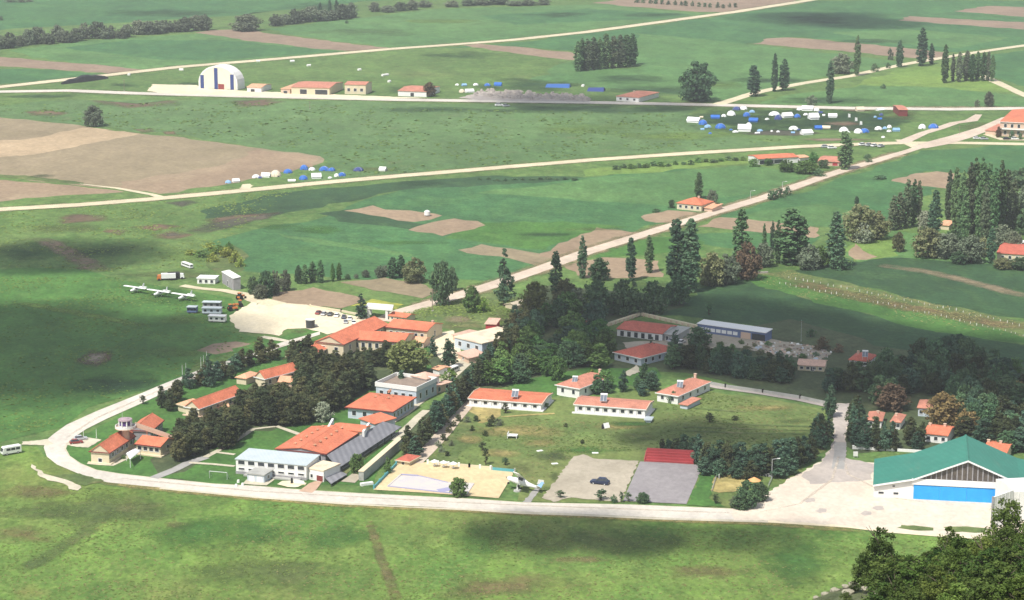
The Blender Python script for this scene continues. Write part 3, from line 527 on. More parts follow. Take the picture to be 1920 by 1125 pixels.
sheet('lawn', [(1683, 991), (1690, 985), (1725, 988), (1752, 991), (1750, 996), (1715, 996)], GR['weeds'], wob=.5)
sheet('lawn', [(1770, 990), (1800, 988), (1850, 992), (1850, 1000), (1780, 998)], GR['weeds'], wob=.5)
sheet('pavement', [(75, 826), (88, 824), (100, 833), (90, 836), (40, 834), (42, 829)], GR['path'], wob=.3)
sheet('pavement', [(125, 835), (140, 822), (160, 820), (190, 825), (178, 833), (165, 840), (140, 838)], GR['path'], wob=.2)
sheet('pavement', [(60, 872), (68, 880), (85, 888), (110, 897), (135, 904), (155, 915), (148, 920), (128, 918), (118, 908), (90, 902), (70, 890)], GR['path'], wob=.8)
sheet('pavement', [(100, 892), (150, 888), (195, 902), (160, 912), (125, 900)], GR['weeds'], wob=.6)
sheet('pavement', [(1015, 934), (1040, 905), (1062, 873), (1077, 857), (1092, 853), (1115, 861), (1160, 863), (1198, 865), (1180, 905), (1163, 942), (1125, 939), (1070, 934), (1040, 942)], GR['pada'], wob=.5)
sheet('pavement', [(1168, 940), (1185, 900), (1200, 866), (1260, 869), (1318, 873), (1305, 905), (1287, 946)], GR['padb'])
sheet('pavement', [(980, 942), (995, 925), (1008, 910), (1015, 913), (1005, 928), (995, 943)], GR['asphalt'], wob=.3)
sheet('pavement', [(700, 919), (745, 870), (812, 867), (960, 884), (962, 890), (950, 910), (935, 935), (885, 931), (800, 925)], GR['yard'])
sheet('pavement', [(432, 592), (450, 580), (478, 562), (480, 572), (500, 562), (517, 567), (545, 570), (575, 572), (675, 595), (720, 612), (640, 622), (612, 627), (600, 622), (575, 616), (537, 617), (522, 630), (500, 627), (450, 622), (438, 610)], GR['lot'], wob=.9)
strip('path', [(340, 536), (375, 541), (420, 545), (455, 552), (480, 562), (520, 572)], [5, 5, 4, 6, 9, 10], GR['gravel'], wob=.7)
strip('path', [(490, 632), (515, 636), (540, 640)], 3, GR['path'], wob=.5)
sheet('pavement', [(790, 630), (850, 620), (860, 640), (870, 690), (840, 690), (815, 660), (795, 645)], GR['lot'], wob=.5)
strip('path', [(772, 868), (800, 848), (830, 812), (850, 790), (880, 757), (905, 735)], [6, 5, 5, 4.5, 4, 4], GR['gravelp'], wob=.5)
strip('path', [(820, 730), (850, 700), (880, 672), (905, 652), (930, 628), (960, 610), (990, 580)], 5, GR['path'], wob=.5)
strip('path', [(735, 792), (760, 778), (782, 760), (805, 742), (828, 726)], 2.2, GR['path'], wob=.1)
strip('path', [(735, 826), (760, 808), (785, 782), (800, 770)], 3, GR['path'], wob=.3)
sheet('path', [(560, 922), (580, 907), (592, 903), (604, 904), (594, 918), (585, 925)], GR['ppath'])
strip('path', [(287, 897), (310, 888), (330, 880), (350, 870), (385, 858)], 3.5, GR['asphalt'], wob=.2)
strip('path', [(355, 868), (400, 871), (440, 875)], 1.6, GR['path'], wob=.1)
strip('path', [(400, 848), (440, 853)], 1.6, GR['path'], wob=.1)
strip('path', [(385, 858), (420, 840), (450, 822), (475, 805), (520, 800), (560, 815)], 2, GR['path'], wob=.2)
strip('path', [(165, 869), (186, 871), (210, 873), (232, 862), (250, 850)], 2, GR['path'], wob=.1)
sheet('pavement', [(455, 908), (462, 900), (505, 902), (512, 898), (515, 900), (500, 911), (478, 910)], GR['path'])
sheet('pavement', [(520, 909), (530, 903), (560, 902), (575, 907), (560, 914), (540, 914)], GR['lot'], wob=.3)
sheet('lawn', [(632, 908), (660, 880), (700, 850), (745, 815), (735, 812), (680, 850), (640, 880), (625, 895)], GR['weeds'])
strip('path', [(652, 905), (672, 890)], 4, GR['pada'], wob=.3)
sheet('pavement', [(1335, 905), (1340, 890), (1400, 890), (1395, 920), (1350, 925), (1330, 920)], GR['dry'], wob=.6)
sheet('lawn', [(1290, 948), (1320, 872), (1345, 870), (1335, 905), (1330, 935), (1360, 952)], GR['lawn'], wob=.6)
strip('path', [(1298, 717), (1350, 727), (1420, 736), (1500, 748), (1560, 762)], 5, GR['worn'], wob=.6)
sheet('pavement', [(275, 170), (287, 158), (370, 160), (380, 166), (450, 170), (540, 174), (690, 180), (800, 184), (690, 186), (450, 180), (300, 175)], GR['lot'], wob=1)
sheet('pavement', [(860, 184), (900, 172), (960, 176), (1060, 178), (1104, 186), (1100, 191), (900, 188)], GR['worn'], wob=1.5)
sheet('pavement', [(1360, 648), (1390, 630), (1440, 636), (1520, 648), (1560, 664), (1540, 676), (1450, 668), (1400, 655)], GR['pada'], wob=1.2)
sheet('pavement', [(1165, 642), (1240, 640), (1320, 610), (1390, 632), (1360, 660), (1290, 650), (1200, 672)], GR['pada'], wob=.8)
sheet('pavement', [(1168, 700), (1195, 685), (1200, 697), (1180, 706)], GR['path'], wob=.4)
for y, x0, x1 in ((805, 1280, 1520), (812, 1250, 1510), (798, 1330, 1530), (770, 1300, 1400)):
    strip('path', [(x0, y - 4), ((x0 + x1) / 2, y), (x1, y + 3)], [1, 1.6, 1], GR['weeds'], wob=.5)
strip('path', [(940, 783), (980, 779), (1040, 776)], [1, 1.5, 1], GR['dry'], wob=.4)
softstrip('tyre_track', [(1575, 850), (1560, 900), (1500, 945), (1400, 966)], 1.0, GR['apron'], .4)
softstrip('tyre_track', [(1580, 850), (1590, 890), (1680, 935), (1780, 950)], 1.0, GR['apron'], .4)
softstrip('tyre_track', [(200, 895), (480, 922), (880, 944), (1400, 964)], 1.2, GR['apron'], .3)
softstrip('tyre_track', [(110, 830), (180, 785), (300, 732), (480, 666), (600, 625)], 1.2, GR['apron'], .3)
# the hillside the photograph was taken from
def hill_z(X, Y):
    h = 198.0 - .377 * Y
    bx = max(0.0, min(1.0, (X - 22) / 28.0)); by = max(0.0, 1 - abs(Y - 230) / 190.0)
    h += 9.0 * (bx * bx * (3 - 2 * bx)) * (by * by * (3 - 2 * by))
    h += (.9 * math.sin(X * .21 + Y * .05) + .7 * math.sin(Y * .17 - X * .09) + .5 * math.sin(X * .53) * math.sin(Y * .4)) * min(1, max(0, (Y - 20) / 120.0)) - 1.2
    return max(h, -3.0)
def make_hill():
    v = []; f = []; nx, ny = 90, 110
    for j in range(ny):
        for i in range(nx):
            X = -260 + 520 * i / (nx - 1); Y = -80 + 625 * j / (ny - 1)
            z = hill_z(X, max(Y, 6)) if Y > 0 else 196.0 - .2 - 0.2 * abs(Y) * .1
            v.append((X, Y, z))
            if i and j:
                a = j * nx + i; f.append((a - nx - 1, a - nx, a, a - 1))
    me = bpy.data.meshes.new('hill'); me.from_pydata(v, [], f); me.materials.append(GR['rock'])
    for p in me.polygons: p.use_smooth = True
    o = bpy.data.objects.new('hill', me); col.objects.link(o); tag(o, kind='structure')
make_hill()

def grass_tufts(polys, n, size, seed, m_, avoidp=()):
    q = np.random.default_rng(seed); V = []; Fc = []
    for poly in polys:
        gp = [G(*p) for p in poly]; g2 = [(p.x, p.y) for p in gp]; xs = [p[0] for p in g2]; ys = [p[1] for p in g2]; k = 0; ph = q.random(8) * 6
        while k < n:
            x, y = q.uniform(min(xs), max(xs)), q.uniform(min(ys), max(ys))
            dens = .5 + .25 * math.sin(x * .11 + ph[0] + 1.3 * math.sin(y * .05 + ph[1])) + .25 * math.sin(y * .13 + ph[2] + 1.1 * math.sin(x * .07 + ph[3]))
            if q.random() > dens ** 1.5 or not inside2(g2, x, y): continue
            k += 1; s = size * q.uniform(.5, 1.5); a = q.uniform(0, 3.14)
            for b in (a, a + 2.2):
                c, d = math.cos(b), math.sin(b); w = s * .5; o_ = q.normal(size=2) * s * .3; t = s * q.uniform(.15, .3); i = len(V)
                x2, y2 = x + o_[0], y + o_[1]
                V.extend([(x2 - c * w - d * w * .6, y2 - d * w + c * w * .6, .02), (x2 + c * w - d * w * .4, y2 + d * w + c * w * .4, .02), (x2 + c * w * .7 + d * w * .5, y2 + d * w * .7 - c * w * .5, t), (x2 - c * w * .8 + d * w * .6, y2 - d * w * .8 - c * w * .6, t)]); Fc.append((i, i + 1, i + 2, i + 3))
    me = bpy.data.meshes.new('grass'); me.from_pydata(V, [], Fc); me.materials.append(m_)
    o = bpy.data.objects.new('grass', me); col.objects.link(o); tag(o, kind='stuff')
def inside2(P, x, y):
    r_ = False
    for a, b in zip(P, P[1:] + P[:1]):
        if (a[1] > y) != (b[1] > y) and x < (b[0] - a[0]) * (y - a[1]) / (b[1] - a[1]) + a[0]: r_ = not r_
    return r_
grass_tufts([[(-30, 905), (150, 910), (400, 938), (900, 962), (1660, 1004), (1960, 1030), (1960, 1130), (-30, 1130)]], 7000, .5, 1, LF['tuft'])
grass_tufts([[(-30, 1000), (300, 960), (900, 970), (1500, 1000), (1500, 1130), (-30, 1130)]], 2600, .45, 2, LF['straw'])
grass_tufts([[(-30, 520), (220, 520), (420, 560), (430, 620), (500, 645), (300, 718), (90, 800), (-30, 830)]], 3600, .8, 3, LF['tuft'])
grass_tufts([[(805, 855), (870, 775), (1080, 790), (1220, 790), (1300, 730), (1530, 775), (1520, 850), (1290, 850), (1200, 845), (1080, 850), (1000, 920), (965, 880)]], 3200, .6, 4, LF['tuft'])
grass_tufts([[(805, 855), (870, 775), (1080, 790), (1220, 790), (1300, 730), (1530, 775), (1520, 850), (1290, 850), (1200, 845), (1080, 850), (1000, 920), (965, 880)]], 2600, .45, 5, LF['straw'])
grass_tufts([[(-30, 400), (300, 378), (560, 352), (420, 450), (380, 500), (200, 510), (-30, 500)], [(740, 592), (830, 568), (935, 548), (975, 570), (960, 620), (920, 600), (850, 615)]], 1800, .85, 6, LF['tuft'])
grass_tufts([[(-30, 195), (440, 192), (1290, 215), (1300, 260), (1480, 262), (1100, 292), (640, 335), (605, 290), (440, 262), (160, 232), (-30, 210)]], 1500, 1.6, 7, LF['tuft'])
grass_tufts([[(1400, 518), (1480, 508), (1960, 615), (1960, 640), (1700, 600), (1500, 556)]], 1200, .55, 8, LF['straw'])
# ------------------------------------------------------------------ buildings
def frame_of(A, B, C, hpx, base=False):
    """A, B front corners and C a rear corner, photo pixels at eave level (or at the ground when base)"""
    P = G(*A)
    for _ in range(3):
        h = hm(P, hpx)
        P = G(*A, z=0 if base else h)
    z = 0 if base else h
    a = G(*A, z=z); b = G(*B, z=z); c = G(*C, z=z)
    u = (b - a); L = u.length; ang = math.atan2(u.y, u.x)
    v = Vector((-math.sin(ang), math.cos(ang), 0))
    D = abs((c - b).dot(v))
    return Vector((a.x, a.y, 0)), ang, L, D, h
def gable_prof(D, h, r, t, o=0.0):
    return [(0, h), (D / 2, h + r), (D, h), (D, h - t), (D / 2, h + r - t), (0, h - t)]
def win_row(root, o, ang, side, L, D, n, w, z0, z1, fm, gm, lo=.06, hi=.94, name='window', frame=True, inset=0.0, t=.12):
    """n windows spread along one wall; each a part of its own with its pane as a sub-part"""
    span = L if side == 'f' else D
    for i in range(n):
        c = span * (lo + (hi - lo) * (i + .5) / n)
        a0, a1 = c - w / 2, c + w / 2
        def bx(mb, p0, p1, q0, q1, d0, d1):
            if side == 'f': mb.box(p0, p1, inset - d1, inset - d0, q0, q1)
            elif side == 'r': mb.box(L - inset + d0, L - inset + d1, p0, p1, q0, q1)
            else: mb.box(inset - d1, inset - d0, p0, p1, q0, q1)
        if frame:
            m = MB(o, ang)
            bx(m, a0 - t, a0, z0 - t, z1 + t, .003, .09); bx(m, a1, a1 + t, z0 - t, z1 + t, .003, .09)
            bx(m, a0, a1, z1, z1 + t, .003, .09); bx(m, a0, a1, z0 - t, z0, .003, .13)
            wo = m.build(name, fm, root)
            m = MB(o, ang); bx(m, a0, a1, z0, z1, .003, .03); m.build('pane' if name == 'window' else 'leaf', gm, wo)
        else:
            m = MB(o, ang); bx(m, a0, a1, z0, z1, .003, .07); m.build(name, gm, root)
def house(name, label, cat, A, B, C, hpx, risepx, roof='gx', wm='white', rm='orange', over=.45, wins=(), doors=(), chim=(), group=None, root=None, base=False, gut=None, par=.5, plinth=None, ridge=True, dmin=0, ofs=0.0):
    o, ang, L, D, h = frame_of(A, B, C, hpx, base)
    D = max(D, dmin)
    if base: over_ = 0
    r = hm(o, risepx) if risepx else 0
    own = root is None
    if own: root = thing(name, label, cat, tuple(o), group)
    o = Vector((o.x, o.y, ofs))
    t = .22
    W, RM = M[wm], M[rm]
    ov = over
    m = MB(o, ang)
    sl = (r / (D / 2)) * ov if roof == 'gx' else 0
    if roof == 'gx': m.ex([(ov, 0), (D - ov, 0), (D - ov, h + sl - t), (D / 2, h + r - t), (ov, h + sl - t)], ov * .7, L - ov * .7)
    elif roof == 'gy':
        sl = (r / (L / 2)) * ov
        m.ey([(ov, 0), (L - ov, 0), (L - ov, h + sl - t), (L / 2, h + r - t), (ov, h + sl - t)], ov * .7, D - ov * .7)
    elif roof == 'shed': m.ex([(ov, 0), (D - ov, 0), (D - ov, h + r - t - .05), (ov, h - t + r * ov / D)], ov, L - ov)
    elif roof == 'hip': m.box(ov, L - ov, ov, D - ov, 0, h - t)
    else: m.box(ov, L - ov, ov, D - ov, 0, h - .1)
    m.build('wall', W, root)
    m = MB(o, ang)
    if roof == 'gx': m.ex(gable_prof(D, h, r, t), 0, L)
    elif roof == 'gy': m.ey(gable_prof(L, h, r, t), 0, D)
    elif roof == 'shed': m.ex([(0, h), (D, h + r), (D, h + r - t), (0, h - t)], 0, L)
    elif roof == 'hip':
        n = len(m.v)
        if L >= D: ra, rb = (D / 2, D / 2), (L - D / 2, D / 2)
        else: ra, rb = (L / 2, L / 2), (L / 2, D - L / 2)
        if abs(L - D) < .4: rb = (ra[0] + .05, ra[1] + .05)
        q = [(0, 0, h), (L, 0, h), (L, D, h), (0, D, h), (*ra, h + r), (*rb, h + r), (0, 0, h - t), (L, 0, h - t), (L, D, h - t), (0, D, h - t)]
        m.v += [m.P(*p) for p in q]
        f = [(0, 1, 5, 4), (1, 2, 5), (2, 3, 4, 5), (3, 0, 4)] if L >= D else [(0, 1, 4), (1, 2, 5, 4), (2, 3, 5), (3, 0, 4, 5)]
        m.f += [tuple(n + i for i in g) for g in f] + [(n + 9, n + 8, n + 7, n + 6)] + [(n + a, n + b, n + b + 6, n + a + 6) for a, b in ((1, 0), (2, 1), (3, 2), (0, 3))]
    elif roof == 'flat':
        m.box(ov * .5, L - ov * .5, ov * .5, D - ov * .5, h - .1, h + .06)
    elif roof == 'slab':
        m.box(0, L, 0, D, h - .1, h + .25)
    ro = m.build('roof', RM, root)
    if roof == 'flat' and par:
        p = MB(o, ang); w = .3
        p.box(0, L, 0, w, h - .25, h + par); p.box(0, L, D - w, D, h - .25, h + par); p.box(0, w, w, D - w, h - .25, h + par); p.box(L - w, L, w, D - w, h - .25, h + par)
        p.build('parapet', M['white'] if gut is None else M[gut], root)
    if ridge and roof in ('gx', 'gy'):
        p = MB(o, ang)
        if roof == 'gx': p.ex([(D / 2 - .22, h + r - .09), (D / 2, h + r + .1), (D / 2 + .22, h + r - .09)], .02, L - .02)
        else: p.ey([(L / 2 - .22, h + r - .09), (L / 2, h + r + .1), (L / 2 + .22, h + r - .09)], .02, D - .02)
        p.build('ridge_cap', RM, ro)
    if gut and roof != 'flat':
        p = MB(o, ang)
        p.box(-.14, L + .14, -.16, -.003, h - t - .06, h + .03); 
        if roof in ('gy', 'hip'): p.box(L + .003, L + .16, -.003, D, h - t - .06, h + .03)
        p.build('gutter', M[gut], root)
    if plinth:
        p = MB(o, ang); p.box(ov - .9, L - ov + .9, ov - .9, ov - .003, 0, .45); p.box(L - ov + .003, L - ov + .9, ov - .003, D, 0, .45)
        p.build('terrace', M[plinth], root)
    for s in wins:    # (side, n, width, z0 frac, z1 frac[, frame mat, glass mat, lo, hi, framed])
        s = list(s) + [None] * 6
        win_row(root, o, ang, s[0], L, D, s[1], s[2], h * s[3], h * s[4], M[s[5] or 'wpaint'], M[s[6] or 'glass'], .06 if s[7] is None else s[7], .94 if s[8] is None else s[8], 'window', s[9] is not False, ov * (.7 if (roof == 'gx' and s[0] != 'f') or (roof == 'gy' and s[0] == 'f') else 1))
    for s in doors:   # (side, pos frac, width, height frac, mat)
        hw = s[2] / 2 / (L if s[0] == 'f' else D)
        win_row(root, o, ang, s[0], L, D, 1, s[2], .13, h * s[3], M['wpaint'], M[s[4]], s[1] - hw, s[1] + hw, 'door', True, ov * (.7 if (roof == 'gx' and s[0] != 'f') or (roof == 'gy' and s[0] == 'f') else 1), .1)
    for cx, cy, cw, ch in chim:
        p = MB(o, ang); zc = h + r * .55
        p.box(L * cx - cw / 2, L * cx + cw / 2, D * cy - cw / 2, D * cy + cw / 2, h, h + r + ch); p.box(L * cx - cw / 2 - .1, L * cx + cw / 2 + .1, D * cy - cw / 2 - .1, D * cy + cw / 2 + .1, h + r + ch + .003, h + r + ch + .15)
        p.build('chimney', M['peach'], ro)
    root_info[root] = (o, ang, L, D, h, r)
    return root
root_info = {}
def vents(root, n, xs, y0, y1, size=.55, m='palor', name='roof_vent'):
    o, ang, L, D, h, r = root_info[root]
    ro = [c for c in root.children if c.name.split('.')[0] == 'roof'][0]
    for x in xs:
        for i in range(n):
            y = D * (y0 + (y1 - y0) * i / max(1, n - 1)); 
            z = h + r * (1 - abs(x - .5) * 2)
            p = MB((0, 0, 0), 0); p.o = o; p.c, p.s = math.cos(ang), math.sin(ang)
            X = L * x
            p.box(X - size / 2, X + size / 2, y - size * .7, y + size * .7, z - .3, z + .32); p.ey([(X - size * .8, z + .323), (X, z + .68), (X + size * .8, z + .323)], y - size, y + size)
            p.build(name, M[m], ro)
def solar(label, P, rz, s=1.0):
    t = thing('solar_water_heater', label, 'solar heater', tuple(P), 'solar water heaters on the roofs')
    m = MB(P, rz); 
    m.prism3([(-.95 * s, -1.2 * s, .25), (.95 * s, -1.2 * s, .25), (.95 * s, .6 * s, 1.55 * s), (-.95 * s, .6 * s, 1.55 * s)], [(-.95 * s, -1.25 * s, .35), (.95 * s, -1.25 * s, .35), (.95 * s, .55 * s, 1.65 * s), (-.95 * s, .55 * s, 1.65 * s)]); m.build('panel_frame', M['metal'], t)
    m = MB(P, rz)
    for sx in (-1, 1):
        x0, x1 = sorted((sx * .06 * s, sx * .88 * s))
        m.prism3([(x0, -1.19 * s, .40), (x1, -1.19 * s, .40), (x1, .5 * s, 1.63 * s), (x0, .5 * s, 1.63 * s)], [(x0, -1.2 * s, .42), (x1, -1.2 * s, .42), (x1, .49 * s, 1.65 * s), (x0, .49 * s, 1.65 * s)])
    m.build('collector_panel', M['solar'], t)
    m = MB(P, rz); m.tube((-1.0 * s, .85 * s, 1.75 * s), (1.0 * s, .85 * s, 1.75 * s), .36 * s, n=12); m.build('water_tank', M['wpaint'], t, smooth=False)
    m = MB(P, rz)
    for sx in (-.8, .8): m.tube((sx * s, .85 * s, 1.5 * s), (sx * s, .75 * s, -1.0), .05); m.tube((sx * s, -1.1 * s, .3), (sx * s, -1.1 * s, -1.0), .05)
    m.build('stand', M['metal'], t)
    return t
# --- control tower block
t = house('control_tower_building', 'orange-roofed airfield building with a round control tower at the bend of the perimeter road', 'building', (167, 846), (206, 849), (265, 818), 23, 15, 'gy', 'cream', 'orange', wins=[('f', 1, 1.2, .15, .45)], plinth='cream', gut='maroon', ridge=True, dmin=15)
o0, a0, L0, D0, h0, r0 = root_info[t]
# grey band behind the windows: shade of the unlit side painted on
m = MB(o0, a0); m.box(L0 - .442, L0 - .36, .5, D0 - .5, h0 * .42, h0 * .9); m.build('shaded_wall_band', M['stone'], t)
win_row(t, o0, a0, 'r', L0, D0, 5, 1.5, h0 * .5, h0 * .82, M['wpaint'], M['glass'], .06, .94, 'window', True, .36)
house('', '', '', (252, 832), (301, 838), (314, 821), 20, 9, 'gx', 'cream', 'orange', root=t, gut='maroon', wins=[('f', 4, 1.4, .45, .8), ('r', 1, 1.2, .4, .8)], plinth='cream')
house('', '', '', (240, 806), (284, 808), (318, 788), 20, 13, 'gy', 'stone', 'orange', root=t, gut='maroon', wins=[('r', 4, 1.3, .4, .8)])
house('', '', '', (204, 818), (226, 821), (236, 800), 16, 7, 'gy', 'cream', 'orange', root=t, ridge=False)
PT = G(237, 846); hb = hm(PT, 44)
m = MB(PT); m.cyl(0, 0, 0, hb, 1.25, 1.15, 14); m.build('tower_shaft', M['peach'], t)
m = MB(PT); m.cyl(0, 0, hb, hb + .25, 3.3, 3.3, 20)
m.build('balcony', M['peach'], t)
m = MB(PT)
for i in range(20):
    A, Bq = 2 * math.pi * i / 20, 2 * math.pi * (i + 1) / 20
    m.prism3([(3.25 * math.cos(A), 3.25 * math.sin(A), hb + .25), (3.25 * math.cos(Bq), 3.25 * math.sin(Bq), hb + .25), (3.1 * math.cos(Bq), 3.1 * math.sin(Bq), hb + .25), (3.1 * math.cos(A), 3.1 * math.sin(A), hb + .25)],
             [(3.25 * math.cos(A), 3.25 * math.sin(A), hb + .95), (3.25 * math.cos(Bq), 3.25 * math.sin(Bq), hb + .95), (3.1 * math.cos(Bq), 3.1 * math.sin(Bq), hb + .95), (3.1 * math.cos(A), 3.1 * math.sin(A), hb + .95)])
m.build('balcony_parapet', M['white'], t)
hc = hm(PT, 14)
m = MB(PT)
cab = m
for i in range(8):
    A = R(22.5 + 45 * i); m.cyl(1.95 * math.cos(A), 1.95 * math.sin(A), hb + .25, hb + .25 + hc, .24, .24, 6)
m.cyl(0, 0, hb + .25, hb + .25 + hc * .3, 1.9, 1.9, 8); cab = m.build('tower_cabin', M['wpaint'], t)
for i in range(8):
    A, Bq = R(22.5 + 45 * i + 7), R(22.5 + 45 * (i + 1) - 7)
    m = MB(PT); r1, r2_ = 1.9, 1.84; z0, z1 = hb + .3 + hc * .3, hb + .22 + hc
    m.prism3([(r1 * math.cos(A), r1 * math.sin(A), z0), (r1 * math.cos(Bq), r1 * math.sin(Bq), z0), (r2_ * math.cos(Bq), r2_ * math.sin(Bq), z0), (r2_ * math.cos(A), r2_ * math.sin(A), z0)],
             [(r1 * math.cos(A), r1 * math.sin(A), z1), (r1 * math.cos(Bq), r1 * math.sin(Bq), z1), (r2_ * math.cos(Bq), r2_ * math.sin(Bq), z1), (r2_ * math.cos(A), r2_ * math.sin(A), z1)])
    m.build('tower_window', M['purple'], cab)
m = MB(PT); m.cyl(0, 0, hb + .26 + hc, hb + .6 + hc, 2.35, 2.2, 16); m.cyl(0, 0, hb + .6 + hc, hb + .95 + hc, 1.4, .9, 12); m.build('tower_roof', mat('mauve_roof_felt', (.36, .27, .30), (), .85), t)
m = MB(PT); m.tube((-1, .6, hb + .6 + hc), (-1, .6, hb + 3.2 + hc), .06); m.build('antenna', M['metal'], t)
# outside stair running down from the balcony
S0 = G(253, 799, z=hb); S1 = G(326, 824, z=hb * .35)
d = (S1 - S0); n_ = Vector((-d.y, d.x, 0)).normalized() * .9
m = MB()
m.prism3([tuple(S0 + n_), tuple(S0 - n_), tuple(S1 - n_), tuple(S1 + n_)], [tuple(q + Vector((0, 0, .3))) for q in (S0 + n_, S0 - n_, S1 - n_, S1 + n_)])
m.build('stair_flight', M['peach'], t)
for sg in (1, -1):
    m = MB(); e = n_.normalized() * .1
    a_, b_ = S0 + n_ * sg, S1 + n_ * sg
    m.prism3([tuple(a_ + e), tuple(a_ - e), tuple(b_ - e), tuple(b_ + e)], [tuple(q + Vector((0, 0, 1.1))) for q in (a_ + e, a_ - e, b_ - e, b_ + e)]); m.build('stair_parapet', M['peach'], t)
for k in (.3, .62, .95):
    m = MB(); q = S0.lerp(S1, k); m.box(q.x - .25, q.x + .25, q.y - .25, q.y + .25, 0, q.z); m.build('stair_support', M['peach'], t)
# white awning beside it
t = thing('canopy_tent', 'white peaked canopy on posts against the control tower building', 'canopy', tuple(G(250, 860)))
A, B, C, D_ = [G(x, y, z=2.6) for x, y in ((237, 850), (244, 862), (263, 846), (254, 841))]
cc = (A + B + C + D_) / 4 + Vector((0, 0, 1.1))
m = MB(); 
for p, q in ((A, B), (B, C), (C, D_), (D_, A)): m.prism3([tuple(p), tuple(q), tuple(cc)], [tuple(p + Vector((0, 0, .12))), tuple(q + Vector((0, 0, .12))), tuple(cc + Vector((0, 0, .12)))])
m.build('canopy', M['tarp_w'], t)
for p in (A, B, C, D_):
    m = MB(); m.cyl(p.x, p.y, 0, 2.6, .09, n=8); m.build('post', M['wpaint'], t)
# --- dormitory blocks among the pines
t = house('dormitory', 'long orange-roofed block among dark pines beside the perimeter road', 'building', (345, 762), (374, 767), (436, 734), 17, 13, 'gy', 'cream', 'orange', gut='white', wins=[('r', 6, 1.3, .35, .75), ('f', 1, 1.4, .3, .7)], plinth='peach')
house('', '', '', (330, 757), (352, 763), (352, 745), 14, 8, 'hip', 'cream', 'palor', root=t, gut='cream')
house('', '', '', (390, 765), (431, 762), (434, 752), 8, 3, 'shed', 'peach', 'palor', root=t)
t = house('dormitory', 'small orange-roofed block with low wings, hidden between pines and the parade road', 'building', (476, 706), (497, 711), (540, 690), 17, 13, 'gy', 'cream', 'orange', gut='white', wins=[('r', 4, 1.2, .35, .75)])
house('', '', '', (440, 707), (462, 710), (466, 697), 13, 6, 'hip', 'cream', 'palor', root=t)
house('', '', '', (520, 716), (548, 717), (556, 706), 12, 6, 'gx', 'peach', 'palor', root=t)
# --- big L-shaped complex
t = house('headquarters_building', 'largest orange-roofed complex of joined wings beside the cream gravel lot', 'building', (590, 640), (645, 646), (722, 607), 24, 13, 'gy', 'cream', 'orange', gut='maroon', wins=[('f', 2, 1.4, .3, .7), ('r', 5, 1.3, .35, .75)])
house('', '', '', (655, 636), (757, 642), (764, 624), 22, 8, 'gx', 'cream', 'orange', root=t, gut='maroon', wins=[('f', 7, 1.3, .35, .75), ('r', 1, 1.3, .35, .75)])
house('', '', '', (722, 613), (801, 621), (810, 604), 22, 8, 'gx', 'cream', 'orange', root=t, gut='maroon', wins=[('f', 6, 1.2, .3, .7), ('r', 1, 1.2, .3, .7)], chim=[(.9, .6, .8, .4)])
house('', '', '', (536, 668), (575, 672), (628, 646), 13, 8, 'gy', 'cream', 'orange', root=t, wins=[('r', 5, 1.2, .3, .75)], gut='peach')
house('', '', '', (767, 640), (795, 642), (800, 632), 12, 5, 'gx', 'peach', 'palor', root=t, wins=[('f', 3, .9, .3, .7)])
# --- gate canopy and gatehouse
t = thing('gate_canopy', 'white flat entrance canopy on pillars over the gravel road gate', 'canopy', tuple(G(712, 602)))
m = MB(); a_, b_, c_, d_ = [G(x, y, z=hm(G(712, 602), 18)) for x, y in ((685, 579), (736, 583), (738, 576), (690, 572))]
up = Vector((0, 0, hm(a_, 4.5)))
m.prism3([tuple(q) for q in (a_, b_, c_, d_)], [tuple(q + up) for q in (a_, b_, c_, d_)]); m.build('canopy_slab', M['white'], t)
for q in (a_.lerp(b_, .1), a_.lerp(b_, .78), d_.lerp(c_, .1), d_.lerp(c_, .78)):
    m = MB(); m.box(q.x - .5, q.x + .5, q.y + .3, q.y + 1.1, 0, a_.z - .003); m.build('pillar', M['white'], t)
house('gatehouse', 'small orange-roofed guard hut beside the white gate canopy', 'hut', (727, 591), (762, 596), (770, 588), 9, 4, 'gx', 'cream', 'orange', wins=[('f', 3, .9, .3, .7)])
# --- cream flat-roofed store
t = house('storehouse', 'pale building with a broad flat cream roof beside the tree avenue', 'building', (850, 632), (904, 645), (949, 617), 20, 0, 'slab', 'blueish', 'creamroof', over=.35, wins=[('f', 3, 1.6, .3, .7), ('r', 6, 1.3, .35, .7)])
house('', '', '', (855, 661), (878, 672), (884, 654), 11, 4, 'shed', 'peach', 'pink', root=t, wins=[('f', 1, 1.0, .3, .7)])
house('', '', '', (908, 607), (931, 608), (932, 598), 14, 2, 'shed', 'redp', 'pink', root=t)
house('', '', '', (846, 628), (862, 631), (878, 618), 11, 0, 'slab', 'peach', 'pink', root=t)
# --- flat-roofed mess hall with white parapet
t = house('mess_hall', 'flat-roofed building with a white parapet and brown roof beside the tree avenue', 'building', (703, 723), (781, 733), (804, 712), 26, 0, 'flat', 'blueish', 'flat', over=.25, par=1.3, wins=[('r', 3, 1.4, .3, .7), ('f', 5, 1.4, .3, .7)])
house('', '', '', (769, 704), (800, 711), (820, 702), 30, 7, 'hip', 'white', 'pink', root=t, wins=[('r', 2, 1.2, .5, .85)])
house('', '', '', (803, 723), (816, 726), (828, 712), 14, 2, 'slab', 'peach', 'pink', root=t, wins=[('r', 2, 1.2, .2, .8)])
house('kiosk', 'small hut with a pale orange roof and white side by the willow', 'hut', (809, 690), (823, 694), (828, 683), 13, 3, 'gx', 'white', 'palor', doors=[('r', .5, .9, .7, 'glass')])
